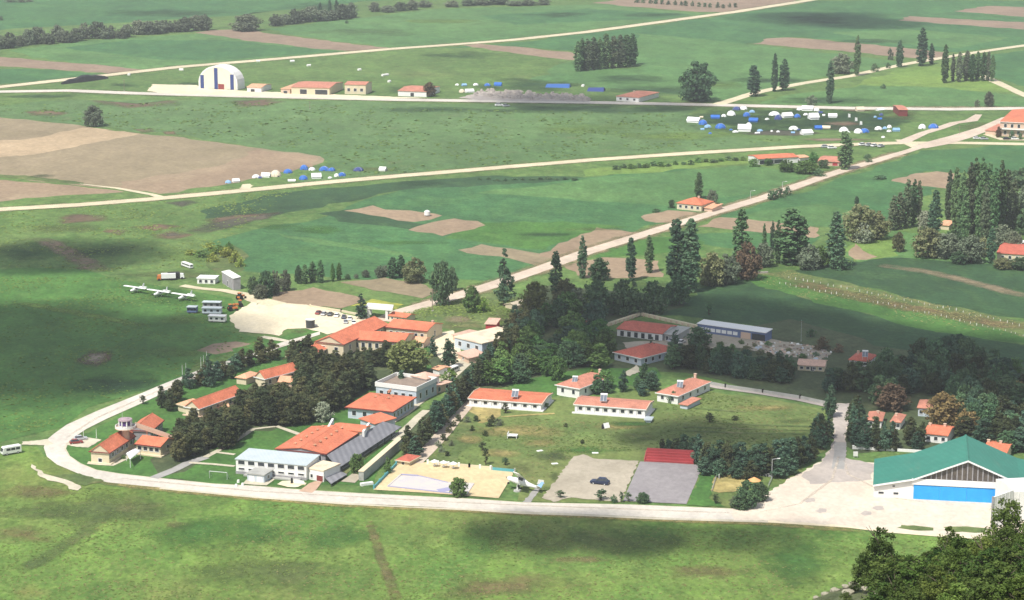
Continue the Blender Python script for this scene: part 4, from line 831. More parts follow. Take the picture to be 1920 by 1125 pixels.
# --- gymnasiums
t = house('dining_hall', 'broad orange hipped-roof hall with walls tinted blue for shade in front of the white-parapet building', 'building', (647, 763), (737, 772), (780, 744), 22, 8, 'hip', 'blueish', 'orange', over=.7, gut='maroon', wins=[('r', 6, 1.2, .25, .7), ('f', 4, 1.4, .3, .7)])  # wall colour carries the bluish shade under the eaves
vents(t, 2, (.35, .62), .55, .72)
vents(t, 2, (.45,), .93, .97, .6)
t = house('gymnasium', 'large orange low-pitched gym roof between the white block and the grey grandstand', 'building', (515, 841), (612, 851), (677, 808), 30, 7, 'gy', 'stone', 'orange', over=.5, gut='maroon', wins=[('f', 5, 1.5, .5, .8)])
vents(t, 6, (.28, .66), .16, .92)
house('', '', '', (620, 803), (680, 809), (688, 797), 33, 4, 'gx', 'cream', 'orange', root=t)
for A, B in (((616, 801), (624, 786)), ((681, 810), (692, 794))):
    z = hm(G(650, 830), 33); a_, b_ = G(*A, z=z), G(*B, z=z); m = MB(); e = Vector((.35, 0, 0))
    m.prism3([tuple(a_ - e - Vector((0, 0, 2))), tuple(a_ + e - Vector((0, 0, 2))), tuple(b_ + e - Vector((0, 0, 2))), tuple(b_ - e - Vector((0, 0, 2)))], [tuple(q + Vector((0, 0, .3))) for q in (a_ - e, a_ + e, b_ + e, b_ - e)]); m.build('parapet', M['white'], t)
house('', '', '', (672, 784), (703, 795), (718, 777), 20, 3, 'shed', 'blueish', 'orange', root=t)
# --- grandstand canopy
t = thing('grandstand', 'long grey corrugated canopy sloping from the orange gym down to the grass strip', 'grandstand', tuple(G(690, 860)))
hg = hm(G(660, 870), 28); hl = hm(G(690, 870), 13)
def slab4(m, q, th=.18): m.prism3([tuple(p - Vector((0, 0, th))) for p in q], [tuple(p) for p in q])
q = [G(613, 853, z=hg), G(718, 790, z=hg), G(753, 800, z=hl), G(634, 878, z=hl)]
# straighten: high edge parallel to the low edge
m = MB(); slab4(m, q); rf = m.build('canopy_roof', M['gsheet'], t)
for k in range(9):
    a_ = q[0].lerp(q[1], (k + .5) / 9); b_ = q[3].lerp(q[2], (k + .5) / 9)
    m = MB(); m.tube((b_.x, b_.y, 0), (b_.x, b_.y, b_.z - .2), .12, n=6); m.tube((b_.x, b_.y, b_.z - .35), (a_.x, a_.y, a_.z - .35), .1, n=6); m.build('support_post', M['dmetal'], t)
m = MB()
for k in range(4):
    f0, f1 = .12 + .18 * k, .12 + .18 * (k + 1)
    a_, b_, c_, d_ = [Vector((p.x, p.y, 0)) for p in (q[0].lerp(q[3], f0), q[1].lerp(q[2], f0), q[1].lerp(q[2], f1), q[0].lerp(q[3], f1))]
    m.prism3([tuple(p) for p in (a_, b_, c_, d_)], [tuple(p + Vector((0, 0, 1.8 - .42 * k))) for p in (a_, b_, c_, d_)])
m.build('seating_terrace', M['conc'], t)
q = [G(607, 893, z=hm(G(620, 900), 8)), G(627, 878, z=hm(G(620, 900), 8)), G(651, 889, z=1.0), G(621, 907, z=1.0)]
m = MB(); slab4(m, q); m.build('lower_canopy_roof', M['gsheet'], t)
for p in q:
    m = MB(); m.tube((p.x, p.y, 0), (p.x, p.y, p.z - .1), .1); m.build('support_post', M['dmetal'], t)
# --- retaining wall with a cream walk on top
t = thing('retaining_wall', 'long grey-green concrete wall with a cream walk along its top', 'wall', tuple(G(720, 870)))
hw = hm(G(715, 870), 17)
q = [G(682, 902), G(755, 838)]
d = (q[1] - q[0]).normalized(); n_ = Vector((-d.y, d.x, 0))
m = MB(); m.prism3([tuple(p) for p in (q[0], q[1], q[1] + n_ * 1.6, q[0] + n_ * 1.6)], [tuple(p + Vector((0, 0, hw))) for p in (q[0], q[1], q[1] + n_ * 1.6, q[0] + n_ * 1.6)]); m.build('wall_face', M['conc'], t)
m = MB(); e = d * .15
m.prism3([tuple(p + Vector((0, 0, hw + .003))) for p in (q[0] - n_ * .12 - e, q[1] - n_ * .12 + e, q[1] + n_ * 1.75 + e, q[0] + n_ * 1.75 - e)], [tuple(p + Vector((0, 0, hw + .2))) for p in (q[0] - n_ * .12 - e, q[1] - n_ * .12 + e, q[1] + n_ * 1.75 + e, q[0] + n_ * 1.75 - e)]); m.build('coping', M['cream'], t)
# --- white two-storey block
t = house('office_block', 'long white two-storey block with dark windows and a pale blue sheet roof by the road', 'building', (440, 860), (575, 873), (585, 854), 29, 3, 'shed', 'white', 'sheet', over=.25, wins=[('f', 7, 2.1, .66, .9, 'white', 'glass', .02, .985), ('f', 7, 1.9, .3, .42, 'white', 'glass', .02, .985)])
o_, a_, L_, D_, h_, r_ = root_info[t]
m = MB(o_, a_); m.box(.2, L_ - .2, .05, .247, 0, h_ * .2); m.build('grey_plinth', M['stone'], t)
m = MB(o_, a_); m.box(L_ * .15, L_ * .92, -1.6, .04, 0, .5); m.build('terrace', M['conc'], t)
house('', '', '', (574, 878), (607, 884), (626, 868), 21, 0, 'slab', 'white', 'creamroof', over=.12, root=t, wins=[('f', 1, .8, .25, .55, 'wpaint', 'glass', .1, .5)], doors=[('f', .76, 2.3, .55, 'maroon')])
house('pump_house', 'low grey-roofed hut with two white doors in front of the white two-storey block', 'hut', (461, 888), (496, 892), (508, 881), 15, 0, 'slab', 'blueish', 'conc', over=.3, doors=[('f', .28, 1.7, .75, 'wpaint'), ('f', .72, 1.7, .75, 'wpaint')], wins=[('r', 1, 1.2, .35, .7)])
# --- barracks row
def barrack(label, A, B, C, hp, rise, rm, n):
    t = house('barrack', label, 'building', A, B, C, hp, rise, 'shed' if False else 'gx', 'white', rm, over=.35, gut='white', wins=[('f', n, 1.25, .40, .76, 'wpaint', 'glass', .03, .97)], plinth='white')
    o, a, L, D, h, r = root_info[t]
    for i in range(n + 1):
        m = MB(o, a); x = L * (.03 + .94 * i / n); m.box(max(.3, x - .42), min(L - .3, x + .42), .06, .345, .1, h * .72); m.build('pilaster', M['wpaint'], t)
    for x in (0, L):
        m = MB(o, a); x0 = x - .14; pr = gable_prof(D, h + .16, r, .5); m.ex(pr, x0 - .15 if x == 0 else x0 + .145, x0 + .135 if x == 0 else x0 + .43); m.build('verge_wall', M['peach'], t)
    return t
barrack('low white barrack with a bright orange-red roof beside the avenue', (878, 747), (1016, 757), (1022, 736), 15, 4, 'orange', 7)
solar('solar heater standing on the bright orange-red barrack roof', G(966, 744, z=3.6), R(-10), 1.17)
barrack('low white barrack with a red roof dulled for cloud shade between the two square cottages', (1076, 758), (1211, 768), (1220, 751), 17, 4, 'dull', 8)
solar('solar heater standing on the dulled red barrack roof', G(1132, 752, z=3.9), R(-10), 1.17)
house('cottage', 'white cottage with an orange hipped roof behind the gap between the two barracks', 'house', (1041, 721), (1087, 729), (1101, 697), 20, 9, 'hip', 'white', 'dull', gut='white', wins=[('f', 2, 1.1, .35, .75), ('r', 3, 1.1, .35, .75)], chim=[(.6, .9, .8, .5)])
solar('solar heater on the hipped cottage roof behind the barracks gap', G(1078, 716, z=4.6), R(-10), 0.94)
house('cottage', 'white cottage with a red hipped roof at the corner of the sports field wall', 'house', (1229, 736), (1272, 743), (1299, 710), 17, 9, 'hip', 'white', 'dull', gut='white', wins=[('f', 2, 1.1, .35, .75), ('r', 4, 1.1, .35, .75)], chim=[(.35, .95, .8, .5)])
solar('solar heater on the red hipped cottage roof beside the sports field', G(1275, 726, z=4.2), R(-10), 1.09)
house('shed', 'small pale blue shed at the end of the dulled red barrack', 'shed', (1207, 787), (1222, 788), (1224, 782), 6, 1, 'shed', 'blueish', 'sheet')
house('shed', 'small shed with a red lean-to roof beside the red-roofed cottage', 'shed', (1272, 757), (1290, 760), (1294, 745), 9, 2, 'shed', 'blueish', 'dull')
# --- farmyard group in the cloud shade
t = house('stable', 'long red-roofed stable with white piers inside the cream yard wall', 'building', (1155, 616), (1242, 626), (1253, 608), 14, 6, 'gx', 'white', 'red', over=.4, wins=[('f', 6, 1.5, .05, .75, 'wpaint', 'glass', .05, .95)])
house('', '', '', (1243, 626), (1268, 629), (1277, 613), 13, 2, 'shed', 'conc', 'conc', root=t, wins=[('f', 2, 1.2, .1, .7)])
house('villa', 'square red hipped-roof house with pale blue walls in front of the stable', 'house', (1149, 660), (1202, 672), (1256, 649), 15, 11, 'hip', 'blueish', 'red', gut='white', wins=[('f', 3, 1.4, .3, .75), ('r', 5, 1.3, .3, .75)])
t = thing('yard_wall', 'cream masonry wall enclosing the red-roofed stable yard', 'wall', tuple(G(1201, 592)))
for A, B in (((1134, 614), (1201, 592)), ((1202, 592), (1308, 616))):
    a_, b_ = G(*A), G(*B); d = (b_ - a_).normalized(); n_ = Vector((-d.y, d.x, 0)) * 1.1; hh = hm(a_, 5.5)
    m = MB(); m.prism3([tuple(p) for p in (a_, b_, b_ + n_, a_ + n_)], [tuple(p + Vector((0, 0, hh))) for p in (a_, b_, b_ + n_, a_ + n_)]); m.build('wall_face', M['cream'], t)
    for k in range(int((b_ - a_).length / 3)):
        p = a_ + d * (1.5 + 3 * k) - Vector((-d.y, d.x, 0)) * .003
        m = MB(); w = d * .35; e = Vector((d.y, -d.x, 0)) * .3; m.prism3([tuple(p - w), tuple(p + w), tuple(p + w + e), tuple(p - w + e)], [tuple(x + Vector((0, 0, hh - .1))) for x in (p - w, p + w, p + w + e, p - w + e)]); m.build('buttress', M['peach'], t)
t = house('workshop', 'long narrow blue-walled shed with a pale roof edge behind the scrap yard', 'building', (1306, 606), (1436, 624), (1440, 617), 17, 2, 'shed', 'blueshed', 'wpaint', over=.3, wins=[('f', 7, 1.7, .3, .6, 'wpaint', 'wpaint', .03, .6)])
o, a, L, D, h, r = root_info[t]
for x0, x1 in ((.64, .78), (.8, .985)):
    m = MB(o, a); m.box(L * x0, L * x1, .20, .297, 0, h * .72); m.build('open_bay', M['peach'] if x0 < .7 else M['glass'], t)
house('cottage', 'small white cottage with a pale pink roof at the edge of the scrap yard', 'house', (1494, 684), (1547, 687), (1552, 675), 11, 5, 'gx', 'cream', 'pink', wins=[('f', 4, 1.1, .3, .7)], doors=[('f', .55, 1.2, .75, 'dmetal')])
house('cottage', 'white cottage with a dark red hipped roof standing alone by the dark green crop field', 'house', (1590, 674), (1630, 678), (1642, 665), 11, 8, 'hip', 'white', 'red', wins=[('f', 3, 1.1, .3, .7), ('r', 2, 1.1, .3, .7)], chim=[(.25, .6, .7, .2)])
solar('solar heater on the dark red cottage roof by the crop field', G(1622, 669, z=4.2), R(-10), 1.09)
house('cottage', 'white cottage with an orange-red roof behind conifers nearest the narrow approach road', 'house', (1624, 787), (1655, 789), (1660, 773), 15, 6, 'hip', 'white', 'dull', wins=[('f', 2, 1.1, .3, .7)], chim=[(.6, .6, .7, .3)])
house('cottage', 'white cottage with an orange-red roof half hidden by the brownish tree', 'house', (1668, 790), (1690, 792), (1694, 777), 15, 5, 'hip', 'white', 'dull', wins=[('f', 2, 1.1, .3, .7)], chim=[(.3, .6, .7, .3)])
house('cottage', 'white cottage with a dull red roof beside the golden spring tree', 'house', (1719, 764), (1748, 766), (1754, 751), 17, 5, 'hip', 'blueish', 'dull', wins=[('f', 2, 1.1, .3, .7)])
house('cottage', 'white cottage with a bright orange roof close behind the green hangar roof', 'house', (1731, 812), (1778, 817), (1786, 799), 17, 6, 'gx', 'white', 'orange', wins=[('f', 3, 1.1, .3, .7)], chim=[(.08, .6, .8, .4), (.65, .7, .8, .4)])
house('cottage', 'cottage with an orange roof peeking over the ridge of the green hangar', 'house', (1842, 845), (1888, 850), (1896, 829), 17, 6, 'gx', 'cream', 'orange', chim=[(.55, .6, .8, .4), (.05, .6, .8, .4)])
house('kiosk', 'tiny hut with a red roof between the pool yard and the avenue', 'hut', (741, 862), (768, 866), (772, 852), 9, 5, 'hip', 'cream', 'red', gut='cream', doors=[('f', .5, 1.0, .7, 'dmetal')])
# --- green hangar
A, B, C = G(1636, 934), G(1990, 952), G(1642, 884)
u = B - A; ang = math.atan2(u.y, u.x); L = u.length; v = Vector((-math.sin(ang), math.cos(ang), 0)); D = (C - A).dot(v)
t = thing('aircraft_hangar', 'huge hangar with a green sheet roof, white front and bright blue sliding doors', 'hangar', tuple(A))
s_ = mpp(A); h0 = hm(A, 25); fx = 75 * s_; h1 = h0 + hm(A, 15.5); h2 = h0 + hm(A, 55); W = L
prof = [(0, h0), (fx, h1), (W / 2, h2), (W - fx, h1), (W, h0)]
m = MB(A, ang); m.ey([(.3, 0), (W - .3, 0)] + [(x - .3 if x > W / 2 else x + .3 if x < W / 2 else x, z - .32) for x, z in prof[::-1]], .9, D - .6); m.build('wall', M['white'], t)
m = MB(A, ang); m.ey(prof + [(x, z - .3) for x, z in prof[::-1]], 0, D); rf = m.build('roof', M['green'], t)
m = MB(A, ang); m.ey([(W / 2 - .5, h2 - .12), (W / 2, h2 + .28), (W / 2 + .5, h2 - .12)], .02, D - .02); m.build('ridge_cap', M['green'], rf)
m = MB(A, ang); e = [(x, z - .003) for x, z in prof]; m.ey([(x, z + .05) for x, z in prof] + [(x, z - .45) for x, z in prof[::-1]], -.12, -.003); m.build('fascia', M['wpaint'], t)
zs = h1 - .35
m = MB(A, ang); k = 30
gx0, gx1 = fx + .5, W - fx - .5
m.ey([(gx0, zs + .35), (gx1, zs + .35), (W / 2, h2 - .75)], .80, .897); gl = m.build('gable_window', M['darkslat'], t)
for i in range(19):
    x = gx0 + (gx1 - gx0) * (i + 1) / 20; zt = zs + .35 + (h2 - .75 - zs - .35) * (1 - abs(x - W / 2) / (W / 2 - gx0))
    if zt - zs < .7: continue
    m = MB(A, ang); m.box(x - .16, x + .16, .68, .797, zs + .3, zt); m.build('mullion', M['stone'], gl)
m = MB(A, ang); m.box(fx - .6, W - fx + .6, .45, .897, h0 + .05 + .6, zs + .3); m.build('lintel', M['wpaint'], t)
zd = h0 + .5; dx0, dx1 = fx, W - fx
for i in range(4):
    x0 = dx0 + (dx1 - dx0) * i / 4; x1 = dx0 + (dx1 - dx0) * (i + 1) / 4 - .04
    m = MB(A, ang); m.box(x0, x1, .62 if i % 2 else .72, .86, .12, zd - (.15 if i % 2 else 0)); dr = m.build('sliding_door', M['bluedoor'], t)
    m = MB(A, ang); m.box((x0 + x1) / 2 - .5, (x0 + x1) / 2 + .5, .55 if i % 2 else .65, .617 if i % 2 else .717, .2, 2.2); m.build('wicket_door', M['bluedoor'], dr)
m = MB(A, ang); m.box(dx0 - .4, dx1 + .4, .3, .61, 0, .1); m.build('door_track', M['wpaint'], t)
for x0, x1, z0, z1 in ((fx * .13, fx * .28, .28, .5), (fx * .5, fx * .64, .28, .5), (fx * .47, fx * .55, .85, 1.02)):
    m = MB(A, ang); m.box(x0, x1, .82, .897, h0 * z0, h0 * z1); w = m.build('window', M['wpaint'], t)
    m = MB(A, ang); m.box(x0 + .12, x1 - .12, .80, .817, h0 * z0 + .12, h0 * z1 - .12); m.build('pane', M['glass'], w)
# --- white shelter at the picture edge
A, B, C_ = G(1861, 993), G(1898, 979), G(1996, 974)
hh = hm(A, 62)
t = thing('white_shelter', 'tall white sheet-clad shelter standing on the apron before the green hangar', 'shelter', tuple(A))
u = B - A; ang = math.atan2(u.y, u.x); L = u.length
m = MB(A, ang); m.ex([(0, 0), (.5, 0), (.5, hh), (0, hh)], 0, L); m.build('door_leaf', M['white'], t)
m = MB(A, ang); m.box(-.22, -.003, -.1, .6, 0, hh + .1); m.build('edge_frame', M['stone'], t)
for k in range(4):
    m = MB(A, ang); m.box(L * (k + .9) / 5, L * (k + .9) / 5 + .12, -.08, -.003, .1, hh - .1); m.build('rib', M['wpaint'], t)
m = MB(A, ang); m.box(.1, L - .1, -.12, -.003, hh * .06, hh * .1); m.build('lower_rail', M['wpaint'], t)
u = C_ - B; ang = math.atan2(u.y, u.x); L = u.length
m = MB(B, ang); m.ex([(.2, 0), (14, 0), (14, hh * .9), (7, hh * 1.02), (.2, hh * .93)], .02, L); m.build('shell', M['white'], t)
for k in range(5):
    m = MB(B, ang); m.box(L * (k + .5) / 5, L * (k + .5) / 5 + .14, .08, .197, .1, hh * .9); m.build('rib', M['wpaint'], t)
# --- far side buildings
FA = thing('arched_hangar', 'white arched hangar with dark blue stripes beside the far road', 'hangar', tuple(G(375, 166)))
A, B = G(376, 166), G(441, 169)
u = B - A; ang = math.atan2(u.y, u.x); L = u.length; hh = hm(A, 43); D = 12
pr = [(L / 2 + L * .56 * math.cos(R(180 - 180 * i / 14)), max(0, hh * (.28 + .72 * math.sin(R(180 * i / 14)))) if 0 < i < 14 else hh * .28) for i in range(15)]
pr = [(-L * .06, 0)] + pr + [(L * 1.06, 0)]
m = MB(A, ang); m.ey(pr, .4, D); m.build('vault', M['white'], FA)
pin = [(L / 2 + (x - L / 2) * .93, z * .95) for x, z in pr]
m = MB(A, ang); m.ey(pin, .25, .397); fc = m.build('front_wall', mat('ivory_sheet', (.74, .69, .55), [((.66, .6, .47), .3, .45, .65, .5)], .7), FA)
for x in (.0, .4, .86):
    zt = hh * .95 * (.28 + .72 * math.sqrt(max(0, 1 - ((x + .05 - .5) / .52) ** 2))) * .95
    m = MB(A, ang); m.box(L * x, L * (x + .1), .12, .247, 0, zt); m.build('stripe_panel', M['tarp_d'], FA)
m = MB(A, ang); m.box(L * .51, L * .68, .1, .24, 0, hh * .23); m.build('door', M['rp'], FA)
house('farmhouse', 'long farm building with a red roof and open bays beside the arched hangar', 'house', (545, 163), (618, 165), (612, 153), 13, 4, 'gx', 'cream', 'dull', doors=[('f', .32, 5, .7, 'glass'), ('f', .78, 9, .7, 'glass')])  # dark door leaves stand for the shade inside the open bays
house('lean_to', 'low orange-roofed lean-to at the end of the long farm building', 'shed', (525, 166), (544, 167), (545, 158), 9, 3, 'shed', 'peach', 'palor', doors=[('f', .5, 3, .6, 'glass')])
house('hut', 'orange-roofed hut tucked against the side of the arched hangar', 'hut', (462, 163), (490, 164), (492, 157), 9, 3, 'gx', 'white', 'palor', doors=[('f', .4, 3, .6, 'glass')])
house('farmhouse', 'boxy cream farmhouse with a narrow red roof', 'house', (645, 158), (686, 159), (687, 153), 18, 3, 'gx', 'cream', 'dull', wins=[('f', 3, 2, .3, .6)])
house('farmhouse', 'low roadside house with a faded red roof and a white front beside the purple tree', 'house', (745, 170), (800, 172), (800, 161), 10, 3, 'gx', 'white', 'dull', doors=[('f', .5, 2.5, .7, 'glass')])
house('farmhouse', 'small white house with a red roof beside the big round dark tree', 'house', (1154, 180), (1198, 183), (1196, 170), 9, 4, 'hip', 'white', 'dull', wins=[('f', 3, 1.6, .3, .7)], chim=[(.35, .5, 1, .6)])
house('barn', 'long open barn with a bright orange-red roof between the two pale gravel roads', 'barn', (1422, 298), (1498, 294), (1492, 286), 11, 3, 'gx', 'white', 'orange', doors=[('f', .22, 9, .7, 'glass'), ('f', .5, 6, .7, 'glass')])  # near-black leaves paint the shade of the barn's open front
house('barn', 'low extension with a pale orange roof joined to the long open barn', 'barn', (1500, 296), (1519, 294), (1518, 288), 8, 2, 'gx', 'white', 'palor')
house('barn', 'low red-roofed shed between the open barn and the single tall poplar', 'shed', (1532, 302), (1574, 304), (1572, 293), 8, 3, 'gx', 'peach', 'dull', doors=[('f', .8, 3, .8, 'redp')])
house('farmhouse', 'white house with an orange hipped roof and one poplar beside the pink gravel road', 'house', (1267, 380), (1316, 385), (1326, 376), 12, 9, 'hip', 'cream', 'orange', wins=[('f', 4, 1.4, .3, .7)], chim=[(.6, .6, .9, .3)])
house('farm_annex', 'small annex with a faded orange roof at the side of the poplar house', 'shed', (1318, 389), (1336, 391), (1340, 383), 7, 3, 'shed', 'peach', 'palor')
t = house('apartment_house', 'two-storey pinkish house with a red hipped roof at the far crossroads', 'house', (1874, 228), (1960, 232), (1962, 208), 27, 9, 'hip', 'peach', 'orange', gut='white', wins=[('f', 6, 1.6, .62, .86), ('f', 6, 1.6, .15, .4)])
o, a, L, D, h, r = root_info[t]
m = MB(o, a); m.box(.3, L - .3, -1.3, .44, h * .5, h * .55); m.build('balcony', M['white'], t)
house('lean_to', 'low red-tiled lean-to at the side of the two-storey house', 'shed', (1846, 244), (1872, 246), (1874, 235), 8, 3, 'shed', 'peach', 'dull')
house('farmhouse', 'long house with a bright red roof at the edge of the poplar grove', 'house', (1868, 474), (1960, 480), (1962, 460), 15, 5, 'gx', 'cream', 'red', wins=[('f', 6, 1.2, .3, .7)])
house('shed', 'pale sheet-roofed shed behind the long red-roofed house', 'shed', (1905, 463), (1960, 465), (1962, 454), 8, 2, 'shed', 'white', 'wpaint')
house('hut', 'tiny red hut beside the far road at the end of the tent camp', 'hut', (1685, 206), (1703, 206), (1703, 197), 12, 2, 'gx', 'maroon', 'dull')
house('hut', 'pale orange-roofed hut peeking between the tall poplars and bushes', 'hut', (1760, 421), (1780, 423), (1783, 413), 9, 4, 'gx', 'cream', 'palor')
house('cottage', 'white hut with a bright roof among the trees by the pink gravel road bend', 'hut', (945, 570), (968, 574), (976, 560), 8, 4, 'gy', 'cream', 'creamroof')
house('shed', 'small shed with a red roof in the trees behind the stable yard wall', 'shed', (1094, 603), (1112, 605), (1116, 597), 7, 3, 'gx', 'timber', 'dull')
# --- sheds on the grass by the parked aircraft
house('shed', 'tall narrow grey shed with a white sloping roof near the parked aircraft', 'shed', (415, 509), (437, 522), (447, 519), 22, 2, 'shed', 'stone', 'wpaint', over=.2, doors=[('f', .5, 1.4, .5, 'dmetal')], dmin=3.5)
house('hut', 'small white hut with square pillars and a flat roof near the parked aircraft', 'hut', (368, 522), (404, 523), (405, 517), 10, 0, 'slab', 'white', 'wpaint', over=.3, wins=[('f', 3, 1.2, .2, .75)])
# ------------------------------------------------------------------ vehicles
def wheels(t, xs, hw, r, w=.22):
    for x in xs:
        for sy in (-1, 1):
            m = MB(); m.tube((x, sy * (hw - w), r), (x, sy * (hw + .02), r), r, n=14); wh = m.build('wheel', M['black'], t)
            m = MB(); m.tube((x, sy * (hw + .023), r), (x, sy * (hw + .04), r), r * .55, n=10); m.build('rim', M['silver'], wh)
def make_car():
    t = thing('parked_car', 'car', 'car')
    m = MB(); m.ey([(-2.1, .32), (2.1, .32), (2.15, .62), (2.05, .82), (.95, .95), (-1.95, .98), (-2.12, .7)], -.86, .86); m.build('body', M['wpaint'], t, bevel=.08)
    m = MB(); m.prism3([(-1.75, -.78, .985), (1.0, -.78, .955), (1.0, .78, .955), (-1.75, .78, .985)], [(-1.25, -.62, 1.48), (.25, -.62, 1.5), (.25, .62, 1.5), (-1.25, .62, 1.48)]); m.build('windows', M['glass'], t)
    m = MB(); m.box(-1.3, .3, -.64, .64, 1.503, 1.55); m.build('roof_panel', M['wpaint'], t, bevel=.02)
    for sy in (-.6, .6):
        m = MB(); m.box(2.1, 2.17, sy - .18, sy + .18, .6, .76); m.build('headlight', M['silver'], t)
    wheels(t, (-1.3, 1.3), .84, .32)
    return t
car = make_car()
PC = dict(w=M['wpaint'], s=M['silver'], n=M['navy'], r=M['rp'], k=M['blk'], b=M['bp'])
def put_car(px, py, rz, c, label, group=None, s=1.0):
    return place(car, G(px, py) + Vector((0, 0, .03)), R(rz), s, label, 'car', group, dict(body=PC[c], roof_panel=PC[c]))
put_car(1125, 908, 160, 'n', 'dark navy car standing alone on the cracked concrete pad', s=1.35)
put_car(143, 832, 20, 'r', 'dark red car parked on the paved bay inside the road bend')
put_car(151, 825, 20, 's', 'silver car parked behind the dark red one inside the road bend')
for i, (x, y, c, lb) in enumerate(((598, 589, 'r', 'dark red car, first in the row along the gravel lot wall'), (608, 591, 's', 'silver car in the gravel lot row, beside the dark red one'), (620, 592, 'k', 'black car in the gravel lot row, between silver and white cars'), (632, 594, 'w', 'white car in the gravel lot row, beside the black one'),
    (645, 597, 'n', 'navy car in the gravel lot row, before the dark spruce'), (656, 600, 'w', 'white car at the corner of the gravel lot by the spruce'), (648, 606, 's', 'silver car nosing out of the gravel lot row'), (663, 607, 'w', 'white car next to the headquarters roof edge'))):
    put_car(x, y, 70 + i * 4, c, lb, 'cars parked on the gravel lot')
put_car(585, 613, 40, 'w', 'white car parked by the dark kiosk on the gravel lot')
for i, (x, y, c, lb) in enumerate(((1548, 277, 's', 'silver car before the tall poplar at the gravel road edge'), (1560, 279, 'w', 'white car touching the tall poplar shade'), (1618, 273, 'w', 'white car heading the roadside row past the poplar'), (1630, 274, 's', 'silver car in the roadside row past the poplar'), (1640, 275, 'w', 'white car in the roadside row between two silver cars'), (1652, 276, 's', 'silver car ending the roadside row'))):
    put_car(x, y, 5 + i * 9, c, lb, 'cars by the roadside past the poplar', 1.25)
for x, y, c, lb in ((1832, 261, 'w', 'white car outside the two-storey house, first of its row'), (1845, 262, 's', 'silver car outside the two-storey house'), (1888, 262, 'k', 'black car outside the two-storey house'), (1903, 262, 'w', 'white car under the two-storey house balcony')):
    put_car(x, y, 10, c, lb, 'cars outside the two-storey house', 1.15)
put_car(936, 199, 10, 'w', 'white car on the grass just off the far asphalt road', s=1.4); put_car(949, 200, 30, 's', 'silver car on the grass beside the white one off the far road', s=1.2)
put_car(1262, 641, 30, 's', 'silver car parked beneath the tree by the stable')
put_car(1278, 644, 60, 'w', 'white car under the tree by the stable wall')
put_car(1117, 613, 30, 'w', 'white car among trees beside the blue tarpaulin')
def make_van(L=5.6, name='minibus', cat='minibus'):
    t = thing(name, name, cat)
    m = MB(); m.ey([(-L / 2, .4), (L / 2, .4), (L / 2 + .05, 1.1), (L / 2 - .35, 2.25), (L / 2 - .7, 2.4), (-L / 2 + .1, 2.4), (-L / 2, 2.2)], -1, 1); m.build('body', M['wpaint'], t, bevel=.08)
    n = max(3, int(L / 1.6))
    for sy in (-1, 1):
        for i in range(n):
            x0 = -L / 2 + .5 + (L - 1.4) * i / n; m = MB(); y0, y1 = sorted((sy * 1.003, sy * 1.03)); m.box(x0, x0 + (L - 1.4) / n - .2, y0, y1, 1.3, 2.0); m.build('window', M['glass'], t)
    m = MB(); m.prism3([(L / 2 + .06, -.85, 1.2), (L / 2 + .06, .85, 1.2), (L / 2 - .22, .8, 2.1), (L / 2 - .22, -.8, 2.1)], [(L / 2 + .1, -.85, 1.2), (L / 2 + .1, .85, 1.2), (L / 2 - .18, .8, 2.1), (L / 2 - .18, -.8, 2.1)]); m.build('windscreen', M['glass'], t)
    m = MB(); m.box(-L / 2 + .02 - .06, -L / 2 - .003, -.7, .7, 1.3, 2.0); m.build('rear_window', M['glass'], t)
    wheels(t, (-L / 2 + 1.1, L / 2 - 1.2), .98, .4)
    return t
place(make_van(), G(21, 851) + Vector((0, 0, .03)), R(215), (1.12, 1.05, 1.1), 'white minibus on the grass at the end of the short paved spur', 'minibus')
van2 = make_van(6.5, 'white_van', 'van'); place(van2, G(849, 699), R(60), 1, 'long white van parked by the palm at the avenue', 'van')
bus = make_van(10, 'coach', 'bus'); place(bus, G(351, 501), R(125), .85, 'white bus parked at a slant near the scrub bushes', 'bus')
# truck with an orange cab
def truck(name, label, P, rz, cabm, bodym, L=6.5, cat='truck', s=1.0):
    t = thing(name, label, cat, tuple(P))
    m = MB(P, rz); m.ey([(L / 2 - 1.7, .5), (L / 2, .5), (L / 2, 1.5), (L / 2 - .3, 2.3), (L / 2 - 1.7, 2.4)], -1.1, 1.1); c = m.build('cab', M[cabm], t)
    m = MB(P, rz); m.box(L / 2 - .33, L / 2 + .02, -.9, .9, 1.5, 2.15); m.build('windscreen', M['glass'], c)
    m = MB(P, rz); m.box(-L / 2, L / 2 - 1.85, -1.2, 1.2, .9, 2.9); m.build('cargo_body', M[bodym], t)
    m = MB(P, rz); m.box(-L / 2, L / 2, -.6, .6, .5, .89); m.build('chassis', M['dmetal'], t)
    for x in (-L / 2 + .9, -L / 2 + 2.0, L / 2 - .9):
        for sy in (-1, 1):
            m = MB(P, rz); m.tube((x, sy * .8, .5), (x, sy * 1.15, .5), .5, n=12); m.build('wheel', M['black'], t)
    return t
truck('lorry', 'white lorry with an orange cab standing on the grass below the slanted bus', G(312, 525), R(190), 'orp', 'wpaint', 8)
truck('lorry', 'lorry with a dark load behind the orange-cabbed one', G(330, 523), R(10), 'wpaint', 'blacktarp', 7)
